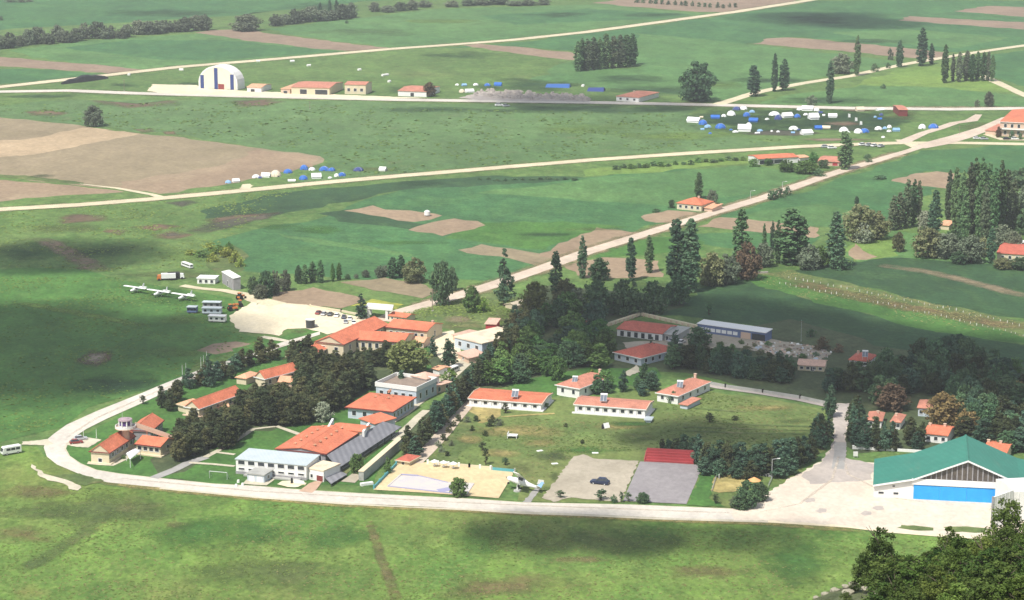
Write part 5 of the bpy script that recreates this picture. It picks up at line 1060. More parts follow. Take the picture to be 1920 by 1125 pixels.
def caravan(label, A, wpx, rz, rm, wm, L=7, hh=2.7):
    P = G(*A); L = wpx * mpp(P)
    t = thing('site_trailer', label, 'trailer', tuple(P), 'trailers beside the parked aircraft')
    m = MB(P, rz); m.box(-L / 2, L / 2, -1.2, 1.2, .55, hh); m.build('body', M[wm], t)
    m = MB(P, rz); m.box(-L / 2 - .15, L / 2 + .15, -1.9, 1.5, hh + .003, hh + .16); m.build('roof', M[rm], t)
    for i in range(3):
        m = MB(P, rz); x = -L / 2 + L * (i + .5) / 3; m.box(x - .5, x + .5, -1.26, -1.203, 1.3, 2.1); m.build('window', M['glass'], t)
    for x in (-L * .3, L * .3):
        for sy in (-1, 1):
            m = MB(P, rz); m.tube((x, sy * .85, .42), (x, sy * 1.12, .42), .42, n=12); m.build('wheel', M['black'], t)
    m = MB(P, rz); m.tube((-L / 2, 0, .6), (-L / 2 - 1.4, 0, .5), .08); m.build('tow_bar', M['dmetal'], t)
caravan('grey-roofed trailer standing behind the other trailers near the aircraft', (398, 578), 34, R(-6), 'sheet', 'stone')
caravan('grey-roofed trailer in the middle of the trailer cluster near the aircraft', (398, 589), 36, R(-6), 'sheet', 'blueish')
caravan('small pale-roofed trailer apart from the others on its own wheels', (361, 587), 18, R(-8), 'sheet', 'blueshed')
caravan('white-roofed trailer at the lip of the cream gravel lot', (408, 604), 32, R(-10), 'wpaint', 'white')
def tractor(label, P, rz, s):
    t = thing('tractor', label, 'tractor', (0, 0, 0), 'orange machines by the gravel lot')
    m = MB(); m.box(-.2, 1.9, -.4, .4, .8, 1.5); m.build('bonnet', M['orp'], t, bevel=.06)
    m = MB(); m.box(-1.5, -.25, -.7, .7, .7, 1.3); m.box(-1.45, -.3, -.65, .65, 2.5, 2.65); m.build('cab', M['orp'], t)
    m = MB(); m.box(-1.35, -.35, -.58, .58, 1.303, 2.497); m.build('cab_glass', M['glass'], t)
    for x, r in ((-1.0, .85), (1.5, .5)):
        for sy in (-1, 1):
            m = MB(); m.tube((x, sy * .72, r), (x, sy * 1.1, r), r, n=14); m.build('wheel', M['black'], t)
    m = MB(); m.tube((1.2, .2, 1.5), (1.2, .2, 2.4), .06); m.build('exhaust', M['dmetal'], t)
    t.location = P; t.rotation_euler = (0, 0, rz); t.scale = (s,) * 3
tractor('orange tractor standing lowest of the three at the gravel lot edge', G(436, 583), R(20), 1.1)
tractor('orange tractor in the middle of the three machines', G(446, 576), R(200), 1.1)
tractor('orange tractor standing highest, by the track to the gravel lot', G(452, 561), R(60), 1.1)
# ------------------------------------------------------------------ light aircraft
def make_plane():
    t = thing('light_aircraft', 'aircraft', 'aircraft')
    rings = []
    for x, w, h, z in ((3.0, .18, .18, 1.25), (2.75, .48, .46, 1.25), (1.6, .56, .58, 1.3), (.6, .6, .8, 1.45), (-.6, .58, .8, 1.45), (-1.8, .4, .5, 1.4), (-4.6, .12, .18, 1.5)):
        rings.append([(x, w * math.cos(2 * math.pi * i / 12), z + h * math.sin(2 * math.pi * i / 12)) for i in range(12)])
    m = MB(); m.loft(rings); m.build('fuselage', M['wpaint'], t, smooth=True)
    m = MB(); pr = [(1.0, 2.24), (.85, 2.36), (.3, 2.40), (-.7, 2.28), (-.7, 2.24)]
    m.ey(pr, -5.4, 5.4); m.build('wing', M['wpaint'], t)
    m = MB(); m.prism3([(-3.6, -.05, 1.6), (-4.7, -.05, 1.55), (-4.9, -.05, 2.95), (-4.35, -.05, 2.95)], [(-3.6, .05, 1.6), (-4.7, .05, 1.55), (-4.9, .05, 2.95), (-4.35, .05, 2.95)]); m.build('tail_fin', M['wpaint'], t)
    m = MB(); m.ey([(-3.75, 1.58), (-3.8, 1.66), (-4.7, 1.62), (-4.7, 1.58)], -1.7, 1.7); m.build('tailplane', M['wpaint'], t)
    m = MB(); m.prism3([(1.25, -.45, 1.75), (1.25, .45, 1.75), (.4, .5, 2.23), (.4, -.5, 2.23)], [(1.32, -.45, 1.75), (1.32, .45, 1.75), (.55, .5, 2.232), (.55, -.5, 2.232)]); m.build('windscreen', M['glass'], t)
    for sy in (-1, 1):
        m = MB(); y0, y1 = sorted((sy * .59, sy * .615)); m.box(-.5, .6, y0, y1, 1.6, 2.1); m.build('side_window', M['glass'], t)
        m = MB(); m.tube((.2, sy * .55, .95), (.2, sy * 2.7, 2.26), .05); m.build('wing_strut', M['wpaint'], t)
        m = MB(); m.tube((-.2, sy * .4, 1.0), (-.25, sy * 1.15, .32), .06); lg = m.build('undercarriage_leg', M['wpaint'], t)
        m = MB(); m.tube((-.25, sy * 1.1, .28), (-.25, sy * 1.28, .28), .28, n=12); m.build('wheel', M['black'], lg)
    m = MB(); m.tube((2.3, 0, 1.0), (2.35, 0, .3), .06); lg = m.build('nose_leg', M['wpaint'], t)
    m = MB(); m.tube((2.35, -.09, .25), (2.35, .09, .25), .25, n=12); m.build('wheel', M['black'], lg)
    m = MB(); m.box(3.02, 3.08, -.95, .95, 1.18, 1.32); m.build('propeller', M['dmetal'], t)
    return t
plane = make_plane()
HEAD = R(238)
for x, y, lb in ((255, 549, 'white light aircraft parked on the grass, nearest the far dirt tracks'), (299, 556, 'white light aircraft parked in the middle of the three'), (345, 563, 'white light aircraft parked on the grass nearest the trailers')):
    place(plane, G(x, y), HEAD, 1.1, lb, 'light aircraft', 'aircraft parked on the grass')
pp = G(970, 921); zp = hm(pp, 12)
pl = place(plane, pp + Vector((.2, 0, zp - .9)), 0, 1.4, 'white light aircraft mounted in a bank on a pylon beside the pool yard', 'light aircraft', None, dict(tail_fin=M['tarp_l']), tilt=(R(28), R(-14), R(160)))
pl['group'] = 'monument aircraft'
t = thing('pylon', 'white steel pylon carrying the monument aircraft over the grass', 'pylon', tuple(pp))
m = MB(pp); m.cyl(0, 0, 0, .4, 1.2, 1.1, 16); m.build('plinth', M['conc'], t)
m = MB(pp); m.cyl(0, 0, .4, zp, .22, .16, 10); m.build('column', M['wpaint'], t)
t = thing('plaque', 'pale stone plaque standing on the grass by the monument aircraft path', 'plaque', tuple(G(1014, 908)))
m = MB(G(1014, 908), R(10)); m.box(-1.2, 1.2, -.3, .3, 0, .3); m.build('base', M['conc'], t)
m = MB(G(1014, 908), R(10)); m.prism3([(-1, -.15, .303), (1, -.15, .303), (1, .15, .303), (-1, .15, .303)], [(-.7, -.05, 1.5), (.9, -.05, 1.2), (.9, .1, 1.2), (-.7, .1, 1.5)]); m.build('slab', M['white'], t)
# ------------------------------------------------------------------ pool yard
t = thing('swimming_pool', 'empty shallow swimming pool with a pale floor in the cream paved yard', 'pool', tuple(G(800, 905)))
def flat(name, pts, m_, z0, z1, par):
    P = [G(*p) for p in pts]; m = MB(); m.prism3([(p.x, p.y, z0) for p in P], [(p.x, p.y, z1) for p in P]); return m.build(name, m_, par)
flat('basin_floor', [(727, 913), (752, 893), (785, 894), (840, 905), (888, 908), (874, 929), (800, 921)], M['pool'], .0, top_level() + .05, t)
for a_, b_, w in (((727, 913), (752, 891), .5), ((752, 891), (783, 893), .9), ((783, 893), (840, 906), .4), ((840, 906), (888, 908), .5), ((888, 908), (874, 929), .5), ((874, 929), (800, 921), .6), ((800, 921), (727, 913), .45)):
    p, q = G(*a_), G(*b_); d = (q - p).normalized(); n_ = Vector((-d.y, d.x, 0)) * w / 2
    m = MB(); m.prism3([tuple(x) for x in (p - n_, q - n_, q + n_, p + n_)], [tuple(x + Vector((0, 0, top_level() + .16))) for x in (p - n_, q - n_, q + n_, p + n_)]); m.build('pool_edge', M['poolw'] if w != .5 else M['pool'], t)
flat('deep_end', [(818, 919), (842, 915), (846, 921), (826, 925)], M['poolw'], 0, top_level() + .075, t)
def wallrun(name, label, cat, pts, hpx, w, m_, posts=None, cap=None, hm_=None):
    P = [G(*p) for p in pts]; t = thing(name, label, cat, tuple(P[0])); hh = hm_ or hm(P[0], hpx)
    for p, q in zip(P, P[1:]):
        d = (q - p).normalized(); n_ = Vector((-d.y, d.x, 0)) * w / 2
        m = MB(); m.prism3([tuple(x) for x in (p - n_, q - n_, q + n_, p + n_)], [tuple(x + Vector((0, 0, hh))) for x in (p - n_, q - n_, q + n_, p + n_)]); m.build('wall_run', M[m_], t)
    if posts:
        for p, q in zip(P, P[1:]):
            n = max(1, int((q - p).length / posts))
            for i in range(n + 1):
                c = p.lerp(q, i / n); m = MB(c); m.box(-w * .8, w * .8, -w * .8, w * .8, 0, hh + .35); m.build('pier', M[cap or m_], t)
    return t
wallrun('garden_wall', 'low turquoise wall along the side of the pool yard', 'wall', [(701, 917), (743, 873)], 6, .3, 'teal', 6, 'teal')
wallrun('garden_wall', 'low cream wall with pale piers along the back of the pool yard', 'wall', [(802, 870), (880, 877), (920, 881)], 6, .4, 'cream', 3.2, 'white')
wallrun('garden_wall', 'low turquoise railing wall at the corner of the pool yard by the aircraft', 'wall', [(922, 882), (965, 886)], 6, .3, 'teal', 4, 'conc')
wallrun('garden_wall', 'thin pale wall between the sports field and the dark conifers', 'wall', [(1298, 715), (1360, 727), (1430, 737), (1500, 748), (1560, 761)], 6, .35, 'conc', 9, 'conc')
wallrun('garden_wall', 'low pale wall behind the cottages beside the hangar', 'wall', [(1600, 842), (1680, 846), (1745, 850)], 5, .4, 'white', 6, 'white')
wallrun('garden_wall', 'long pale wall bounding the gravel lot from the brown ploughed plot', 'wall', [(582, 576), (640, 585), (675, 592)], 4, .4, 'cream', 8, 'cream')
wallrun('garden_wall', 'short white wall by the pool yard, next to the turquoise wall', 'wall', [(676, 911), (699, 908)], 5, 1.2, 'white')
for x, y, lb in ((815, 876, 'white parasol table, first along the back of the pool yard'), (832, 878, 'white parasol table in the middle of the pool yard back row'), (850, 880, 'white parasol table ending the pool yard back row')):
    P = G(x, y); t = thing('parasol_table', lb, 'parasol', tuple(P), 'parasols along the pool')
    m = MB(P); m.cyl(0, 0, 1.9, 2.5, 1.3, .1, 8); m.build('parasol_canopy', M['tarp_w'], t)
    m = MB(P); m.cyl(0, 0, 0, 1.95, .05, n=6); m.build('pole', M['metal'], t)
    m = MB(P); m.cyl(0, 0, .7, .76, .55, n=12); m.build('tabletop', M['wpaint'], t)
# ------------------------------------------------------------------ red bleachers, sports cage, lamps, poles
P0, P1 = G(1209, 866), G(1299, 871)
u = P1 - P0; ang = math.atan2(u.y, u.x); L = u.length
t = thing('bleachers', 'red tiered bleachers with pinkish edges behind the grey court', 'bleachers', tuple(P0))
st = hm(P0, 3.4)
for k in range(4):
    m = MB(P0, ang); m.box(0, L, k * 1.15, (k + 1) * 1.15 - .003, 0, st * (k + 1)); tr = m.build('tier', M['redb'], t)
    m = MB(P0, ang); m.box(0, L, k * 1.15 - .04, k * 1.15 + .2, st * (k + 1) + .003, st * (k + 1) + .08); m.build('seat_board', M['redp'], tr)
for x in (-.25, L + .003):
    m = MB(P0, ang); m.ex([(0, 0), (4.6, 0), (4.6, st * 4 + .3), (0, st + .3)], x, x + .245); m.build('end_wall', M['redb'], t)
m = MB(P0, ang); m.box(0, L, 4.603, 4.8, 0, st * 4 + .9); m.build('back_board', M['redb'], t)
def cage(name, label, cat, pts, hpx, m_, gap=3.0, rails=3, r=.05, close=True):
    P = [G(*p) for p in pts]; t = thing(name, label, cat, tuple(P[0])); hh = hm(P[0], hpx)
    if close: P = P + [P[0]]
    for p, q in zip(P, P[1:]):
        n = max(1, int((q - p).length / gap))
        for i in range(n):
            c = p.lerp(q, i / n); m = MB(); m.tube((c.x, c.y, 0), (c.x, c.y, hh), r); m.build('post', M[m_], t)
        for k in range(rails):
            z = hh * (k + 1) / rails - .05; m = MB(); m.tube((p.x, p.y, z), (q.x, q.y, z), r * .6, n=4); m.build('rail', M[m_], t)
    return t
cage('court_fence', 'thin pale wire fence around the small ball court beside the apron', 'fence', [(1335, 922), (1345, 890), (1402, 891), (1449, 896), (1440, 915)], 7, 'metal', 3.2, 3, .06, close=False)
def goal(label, A, B, hpx, m_='wpaint', group=None):
    p, q = G(*A), G(*B); hh = hm(p, hpx); t = thing('goal_frame', label, 'goal', tuple(p), group)
    for c in (p, q):
        m = MB(); m.tube((c.x, c.y, 0), (c.x, c.y, hh), .09); m.build('goal_post', M[m_], t)
        m = MB(); m.tube((c.x, c.y, hh), (c.x + .5, c.y + 1.3, 0), .06); m.build('rear_stay', M[m_], t)
    m = MB(); m.tube((p.x, p.y, hh), (q.x, q.y, hh), .09); m.build('crossbar', M[m_], t)
goal('white goal frame at the end of the small ball court', (1348, 899), (1354, 889), 9)
goal('thin greenish goal frame on the lawn beside the white two-storey block', (393, 897), (426, 900), 14, 'metal')
P = G(1414, 912); t = thing('garden_parasol', 'round orange parasol shading the edge of the ball court', 'parasol', tuple(P))
m = MB(P); m.cyl(0, 0, 1.9, 2.9, 2.0, .15, 12); m.build('parasol_canopy', mat('orange_canvas', (.72, .36, .15), (), .8), t)
m = MB(P); m.cyl(0, 0, 0, 2.0, .06, n=6); m.build('pole', M['timber'], t)
def lamp(label, A, hpx, arm=1.6):
    P = G(*A); hh = hm(P, hpx); t = thing('street_lamp', label, 'street lamp', tuple(P))
    m = MB(P); m.cyl(0, 0, 0, hh, .14, .09, 8); m.build('pole', M['metal'], t)
    m = MB(P); m.tube((0, 0, hh - .1), (arm, 0, hh + .15), .06); m.build('arm', M['metal'], t)
    m = MB(P); m.box(arm - .1, arm + .8, -.16, .16, hh + .08, hh + .26); m.build('lamp_head', M['wpaint'], t)
lamp('tall grey street lamp between the dark conifers and the apron', (1447, 898), 38)
lamp('thin street lamp beside the pink gravel road, before the dark bushes', (1407, 375), 17)
lamp('thin street lamp on the pink gravel road verge near the bush clump', (1467, 356), 15)
def pole(name, label, A, hpx, m_='wpaint', r=.09, cat='flagpole', group=None, cross=False, base=True):
    P = G(*A); hh = hm(P, hpx); t = thing(name, label, cat, tuple(P), group)
    m = MB(P); m.cyl(0, 0, .2, hh, r, r * .6, 8); m.build('pole', M[m_], t)
    m = MB(P); m.cyl(0, 0, 0, .2, r * 3.5, r * 3, 8); m.build('footing', M['conc'], t)
    if cross:
        m = MB(P); m.box(-.9, .9, -.07, .07, hh - .7, hh - .55); m.build('crossarm', M['timber'], t)
for i, (x, y, h) in enumerate(((342, 704, 20), (349, 703, 23))): pole('flagpole', ['pale flagpole beside the parade road, shorter one of the pair by the round bush', 'pale flagpole beside the parade road, taller one of the pair by the round bush'][i], (x, y), h, group='flagpoles along the parade road')
for i, (x, y, h) in enumerate(((377, 694, 25), (382, 692, 26), (388, 690, 32))): pole('flagpole', ['pale flagpole in the group of three by the spruce, farthest from the spruce', 'pale flagpole in the group of three by the spruce, middle one', 'tallest pale flagpole of the three, rising behind the spruce'][i], (x, y), h, group='flagpoles along the parade road')
pole('flagpole', 'thin pale pole on the grass behind the two parked cars', (157, 824), 16); pole('flagpole', 'thin pale pole on the grass between the paved bay and the control tower', (181, 822), 18)
pole('utility_pole', 'dark wooden utility pole beside the gravel road near the gate', (811, 583), 42, 'timber', .16, 'utility pole', None, True)
pole('utility_pole', 'thin utility pole at the edge of the weedy strip field', (1502, 640), 40, 'metal', .08, 'utility pole', None, True)
pole('utility_pole', 'utility pole on the verge near the apartment house road fork', (1799, 251), 16, 'timber', .14, 'utility pole', None, True)
pole('utility_pole', 'utility pole beside the far road near the red farm building', (581, 204), 14, 'timber', .16, 'utility pole', None, True)
pole('utility_pole', 'utility pole standing by the far road next to the arched hangar yard', (233, 170), 20, 'timber', .16, 'utility pole', None, True)
# small furniture
t = thing('notice_board', 'square white notice box on the grass where the approach road meets the apron', 'sign', tuple(G(1604, 858)))
m = MB(G(1604, 858)); m.box(-.7, .7, -.2, .2, .5, 1.9); m.build('panel', M['white'], t)
m = MB(G(1604, 858)); m.box(-.6, -.45, -.1, .1, 0, .497); m.box(.45, .6, -.1, .1, 0, .497); m.build('legs', M['metal'], t)
P = G(961, 821); t = thing('play_platform', 'white square platform frame standing on the sports field grass', 'platform', tuple(P))
m = MB(P, R(-10)); m.box(-1.6, 1.6, -1.3, 1.3, .9, 1.05); m.build('deck', M['white'], t)
for sx in (-1, 1):
    for sy in (-1, 1):
        m = MB(P, R(-10)); m.box(sx * 1.45 - .08, sx * 1.45 + .08, sy * 1.15 - .08, sy * 1.15 + .08, 0, 1.9 if sx < 0 else .897); m.build('leg', M['wpaint'], t)
m = MB(P, R(-10)); m.box(-1.6, -1.5, -1.2, 1.2, 1.3, 1.7); m.build('side_panel', M['wpaint'], t)
P = G(1139, 803); t = thing('target_board', 'black and white slanted board standing on the sports field', 'board', tuple(P))
m = MB(P, R(35)); m.prism3([(-1.1, 0, 0), (1.1, 0, 0), (1.1, .8, 1.6), (-1.1, .8, 1.6)], [(-1.1, .12, 0), (1.1, .12, 0), (1.1, .92, 1.6), (-1.1, .92, 1.6)]); m.build('panel', M['wpaint'], t)
m = MB(P, R(35)); m.prism3([(-2.3, 0, 0), (-1.15, 0, 0), (-1.15, .8, 1.6), (-2.0, .5, 1.2)], [(-2.3, .12, 0), (-1.15, .12, 0), (-1.15, .92, 1.6), (-2.0, .62, 1.2)]); m.build('dark_panel', M['blk'], t)
for i, (x, y, lb) in enumerate(((1116, 850, 'pale flat slab lying on the field above the concrete pad'), (1040, 870, 'pale slab lying beside the ragged edge of the concrete pad'), (1012, 846, 'pale slab lying alone on the dry grass'))):
    o = MB(G(x, y), R(15 * i)).box(-1, 1, -.6, .6, 0, .22).build('concrete_slab', M['white']); tag(o, lb, 'slab', 'slabs lying on the sports field')
P = G(582, 615); t = thing('round_kiosk', 'dark round kiosk under a flat white top on the gravel lot', 'kiosk', tuple(P))
hh = hm(P, 15); m = MB(P); m.cyl(0, 0, 0, hh, 1.7, 1.8, 10); m.build('wall', M['rust'] if 'rust' in M else M['dmetal'], t)
m = MB(P); m.cyl(0, 0, hh + .003, hh + .3, 1.7, 2.0, 10); m.build('roof', M['white'], t)
P = G(558, 908); t = thing('monument', 'white curved memorial wall with a dark stone on a pale plinth before the white block', 'monument', tuple(P))
m = MB(P, R(-8)); m.box(-2.2, 2.6, -.7, .7, 0, .35); m.build('plinth', M['cream'], t)
m = MB(P, R(-8)); m.prism3([(-1.2, -.15, .353), (2.3, -.15, .353), (2.3, .15, .353), (-1.2, .15, .353)], [(-1.2, -.15, 1.5), (2.0, -.15, 1.1), (2.0, .15, 1.1), (-1.2, .15, 1.5)]); m.build('memorial_wall', M['white'], t)
m = MB(P, R(-8)); m.cyl(-1.75, 0, .353, 1.9, .42, .3, 9); m.build('dark_stone', M['blk'], t)
for i, (x, y) in enumerate(((443, 913), (455, 911), (447, 905))):
    o = MB(G(x, y), .3).cyl(0, 0, 0, .9, .5, .35, 8).build('stone_bollard', M['white']); tag(o, 'pale stone bollard on the verge beside the low grey-roofed hut', 'bollard', 'stone bollards beside the grey-roofed hut')
P = G(690, 913)
# black covered heap, rubble heaps, scrap
def heap(name, label, cat, pts, hpx, m_, n=60, r=(1, 2.4), kind=None, seed=1, flatn=.6):
    q = random.Random(seed); P = [G(*p) for p in pts]; m = MB()
    xs = [p.x for p in P]; ys = [p.y for p in P]; c = sum(P, Vector()) / len(P); hh = hm(c, hpx); k = 0
    def inside(x, y):
        r_ = False
        for a, b in zip(P, P[1:] + P[:1]):
            if (a.y > y) != (b.y > y) and x < (b.x - a.x) * (y - a.y) / (b.y - a.y) + a.x: r_ = not r_
        return r_
    while k < n:
        x, y = q.uniform(min(xs), max(xs)), q.uniform(min(ys), max(ys))
        if not inside(x, y): continue
        k += 1; s = q.uniform(*r); z = q.uniform(.2, 1) * hh
        A = [q.uniform(0, 6.28) for _ in range(1)][0]
        ring = [(x + s * q.uniform(.7, 1.2) * math.cos(A + i * 1.05), y + s * q.uniform(.7, 1.2) * math.sin(A + i * 1.05)) for i in range(6)]
        m.prism3([(a, b, -.05) for a, b in ring], [(x + (a - x) * flatn, y + (b - y) * flatn, z * q.uniform(.7, 1)) for a, b in ring])
    o = m.build(name, M[m_]); return tag(o, label, cat, None, kind)
t = thing('covered_heap', 'long low heap under black plastic sheeting beside the far gravel road', 'heap', tuple(G(155, 152)))
a_, b_ = G(116, 158), G(202, 147); d = (b_ - a_).normalized(); ang = math.atan2(d.y, d.x); L = (b_ - a_).length; q = random.Random(4)
m = MB(a_, ang); rings = []
for i in range(15):
    s = math.sin(math.pi * (i + .4) / 14.8) ** .4 if i < 14 else .3; hh = hm(a_, 11) * s * q.uniform(.8, 1.15); w = 3.2 * s
    rings.append([(L * i / 14, -w, 0), (L * i / 14, -w * .6, hh * .8), (L * i / 14, 0, hh), (L * i / 14, w * .6, hh * .8), (L * i / 14, w, 0)])
m.loft(rings); m.build('plastic_sheet', M['blacktarp'], t)
heap('rubble', 'long grey rubble heaps beside the far asphalt road', 'rubble', [(878, 182), (905, 170), (980, 172), (1060, 178), (1095, 184), (1080, 189), (960, 186)], 7, 'stonepile', 130, (1.5, 4), 'stuff', 3, .45)
heap('rubble', 'pale rubble mound at the end of the roadside heaps', 'rubble', [(1070, 186), (1085, 179), (1104, 186), (1100, 190)], 7, 'stonepile', 16, (2, 4), 'stuff', 5, .4)
for i, (c, n) in enumerate((('timber', 50), ('white', 26), ('stonepile', 50), ('peach', 24), ('blueish', 16))):
    heap('scrap', 'scattered scrap and rubble in the yard beyond the blue shed', 'scrap', [(1395, 648), (1430, 638), (1510, 645), (1562, 662), (1545, 675), (1470, 668), (1420, 660)], 4, c, n, (.3, 1.1), 'stuff', 20 + i, .6)
for i, (x, y, lb) in enumerate(((1047, 163, 'long blue tarpaulin stretched on the grass behind the rubble heaps'), (1118, 170, 'blue tarpaulin stretched on the grass before the small red-roofed house'))):
    P = G(x, y); w = (46, 32)[i] * mpp(P); o = MB(P, R(-12)).prism3([(-w / 2, -5, 0), (w / 2, -5, 0), (w / 2, 5, 0), (-w / 2, 5, 0)], [(-w / 2 + .5, -1, 2), (w / 2 - .5, -1, 2.4), (w / 2 - .5, 1, 2.4), (-w / 2 + .5, 1, 2)]).build('tarpaulin', M['tarp_d'] if i else M['bp']); tag(o, lb, 'tarpaulin')
P = G(1272, 556); o = MB(P, R(20)).prism3([(-3, -1.5, 0), (3, -1.5, 0), (3, 1.5, 0), (-3, 1.5, 0)], [(-2.4, -.2, 2), (2.4, -.2, 2.2), (2.4, .2, 2.2), (-2.4, .2, 2)]).build('tarpaulin', M['tarp_b']); tag(o, 'bright blue tarpaulin under the tallest poplars by the dark field', 'tarpaulin')
P = G(1119, 621); o = MB(P, R(-10)).prism3([(-2.2, -1.5, 0), (2.2, -1.5, 0), (2.2, 1.5, 0), (-2.2, 1.5, 0)], [(-1.8, -.3, 2.2), (1.9, -.2, 2.3), (1.8, .3, 2.2), (-1.9, .2, 2.2)]).build('tarpaulin', M['tarp_b']); tag(o, 'blue tarpaulin tent between dark trees beside the cream yard wall', 'tarpaulin')
P = G(1224, 563); t = thing('water_tank', 'upright pale tank under the trees by the dark crop field', 'tank', tuple(P)); m = MB(P); m.cyl(0, 0, .8, 4.2, 1.3, n=14); m.cyl(0, 0, 4.203, 4.8, 1.25, .3, n=14); m.build('tank_shell', M['blueish'], t)
m = MB(P); [m.cyl(x, y, 0, .797, .12, n=6) for x, y in ((-.8, -.8), (.8, -.8), (.8, .8), (-.8, .8))]; m.build('stand', M['metal'], t)
P = G(801, 405); t = thing('water_tank', 'small white cream tank standing on the brown plot in the crop', 'tank', tuple(P)); m = MB(P); m.cyl(0, 0, .5, 2.4, 1.5, n=14); m.cyl(0, 0, 2.403, 3.0, 1.4, .4, n=14); m.build('tank_shell', M['white'], t); m = MB(P); m.cyl(0, 0, 0, .497, 1.0, n=8); m.build('base', M['dmetal'], t)
# ------------------------------------------------------------------ tents
def make_dome(m_):
    t = thing('dome_tent', 'tent', 'tent'); N_ = 16; rings = []
    for k in range(6):
        a = R(90 * k / 5.4); rings.append([(2.6 * math.cos(a) * math.cos(2 * math.pi * i / N_), 2.2 * math.cos(a) * math.sin(2 * math.pi * i / N_), 2.3 * math.sin(a)) for i in range(N_)])
    m = MB(); m.loft(rings); m.build('canopy', m_, t)
    m = MB(); m.prism3([(-.6, -2.28, 0), (.6, -2.28, 0), (0, -1.65, 1.65)], [(-.6, -2.1, 0), (.6, -2.1, 0), (0, -1.45, 1.6)]); m.build('door_flap', M['dmetal'], t)
    for a in (45, 135):
        m = MB(); pts = [(2.66 * math.cos(R(b)) * math.cos(R(a)), 2.26 * math.cos(R(b)) * math.sin(R(a)), 2.34 * math.sin(R(b))) for b in range(0, 181, 20)]
        for p, q in zip(pts, pts[1:]): m.tube(p, q, .045, n=4)
        m.build('tent_pole', M['metal'], t)
    return t
def make_ridge(m_):
    t = thing('ridge_tent', 'tent', 'tent')
    m = MB(); m.ex([(-2.1, 0), (-2.0, 1.2), (0, 2.6), (2.0, 1.2), (2.1, 0)], -3, 3); m.build('canopy', m_, t)
    m = MB(); m.ex([(-2.35, 1.0), (0, 2.72), (2.35, 1.0), (2.3, .95), (0, 2.65), (-2.3, .95)], -3.25, 3.25); m.build('fly_sheet', m_, t)
    m = MB(); m.box(3.003, 3.05, -.6, .6, 0, 1.7); m.build('door_flap', M['dmetal'], t)
    return t
dome = make_dome(M['tarp_w']); ridge = make_ridge(M['tarp_w'])
TC = dict(w=('white', 'tarp_w'), b=('blue', 'tarp_b'), l=('light blue', 'tarp_l'), d=('dark blue', 'tarp_d'), c=('cream', 'tarp_c'))
CAMP = [  # px, py, kind, colour, width px, what sets it apart
    (1301, 229, 'r', 'w', 28, 'long white tent at the outer corner of the big camp'), (1318, 233, 'd', 'b', 16, 'blue dome tent against the corner white tent'), (1327, 239, 'd', 'l', 12, 'pale blue dome behind the corner blue dome'),
    (1341, 222, 'r', 'b', 18, 'teal-blue ridge tent close by the corner white tent'), (1357, 219, 'd', 'w', 9, 'small white dome squeezed beside a blue ridge tent'), (1371, 216, 'd', 'w', 17, 'white dome alone before the two roadside tents'), (1351, 240, 'd', 'b', 20, 'large blue dome with a pale top in the front row'),
    (1379, 248, 'd', 'w', 10, 'small round white dome in the front row beside a long white tent'), (1396, 246, 'r', 'w', 26, 'long white tent in the front row of the camp'), (1381, 206, 'd', 'd', 14, 'dark blue dome touching the far road'), (1394, 205, 'd', 'w', 16, 'white dome touching the far road beside the dark blue one'),
    (1400, 218, 'd', 'b', 14, 'blue dome in the second row of the camp'), (1410, 211, 'd', 'l', 10, 'light blue dome below the roadside white dome'), (1413, 228, 'r', 'b', 18, 'blue ridge tent in the middle of the camp'), (1425, 246, 'd', 'l', 11, 'greyish-blue flat tent in the front row gap'), (1447, 247, 'd', 'w', 6, 'tiny white dome, first of two side by side'), (1459, 248, 'd', 'w', 7, 'tiny white dome, second of two side by side'),
    (1452, 216, 'd', 'w', 18, 'white dome in the inner row beside a dark blue tent'), (1459, 224, 'd', 'd', 16, 'dark blue tent between two white inner tents'), (1475, 220, 'r', 'w', 20, 'white ridge tent in the inner row'), (1495, 220, 'd', 'b', 15, 'blue dome between the inner white tents'), (1500, 206, 'd', 'w', 13, 'white dome beside the far road'), (1514, 207, 'r', 'w', 18, 'white ridge tent beside the far road'),
    (1531, 208, 'd', 'w', 12, 'white dome ending the roadside row'), (1511, 216, 'd', 'w', 10, 'narrow white tent leaning towards the road'), (1525, 223, 'r', 'w', 21, 'white ridge tent past the inner blue dome'), (1561, 220, 'r', 'w', 16, 'white ridge tent standing alone in the inner gap'), (1488, 243, 'd', 'w', 16, 'white dome with a blue neighbour in the front row'), (1498, 244, 'd', 'd', 8, 'small dark blue dome between two front row white tents'),
    (1512, 252, 'r', 'w', 19, 'white ridge tent foremost by the gravel road'), (1534, 242, 'r', 'b', 16, 'blue ridge tent beside a beige tent'), (1549, 241, 'r', 'c', 15, 'beige tent beside the blue ridge tent'), (1582, 247, 'd', 'w', 16, 'white dome behind the tall roadside poplar'), (1609, 249, 'd', 'w', 16, 'white dome half covered by its blue neighbour'), (1621, 248, 'd', 'b', 17, 'blue dome joined to a white dome past the poplar'),
    (1647, 243, 'd', 'w', 17, 'large white dome near the end of the front row'), (1659, 242, 'd', 'l', 9, 'small light blue dome beside the large white one'), (1667, 247, 'd', 'w', 8, 'small white dome before the light blue one'), (1656, 258, 'd', 'w', 8, 'small white dome nearest the gravel road'), (1680, 246, 'r', 'l', 12, 'low pale tent ending the front row'), (1729, 241, 'd', 'w', 17, 'white dome apart from the camp by the dirt track'), (1750, 240, 'd', 'b', 19, 'blue dome apart from the camp by the dirt track'),
    (1650, 207, 'r', 'w', 13, 'low white tent by the far road near the red hut'), (1612, 208, 'r', 'c', 16, 'pinkish-beige tent by the far road')]
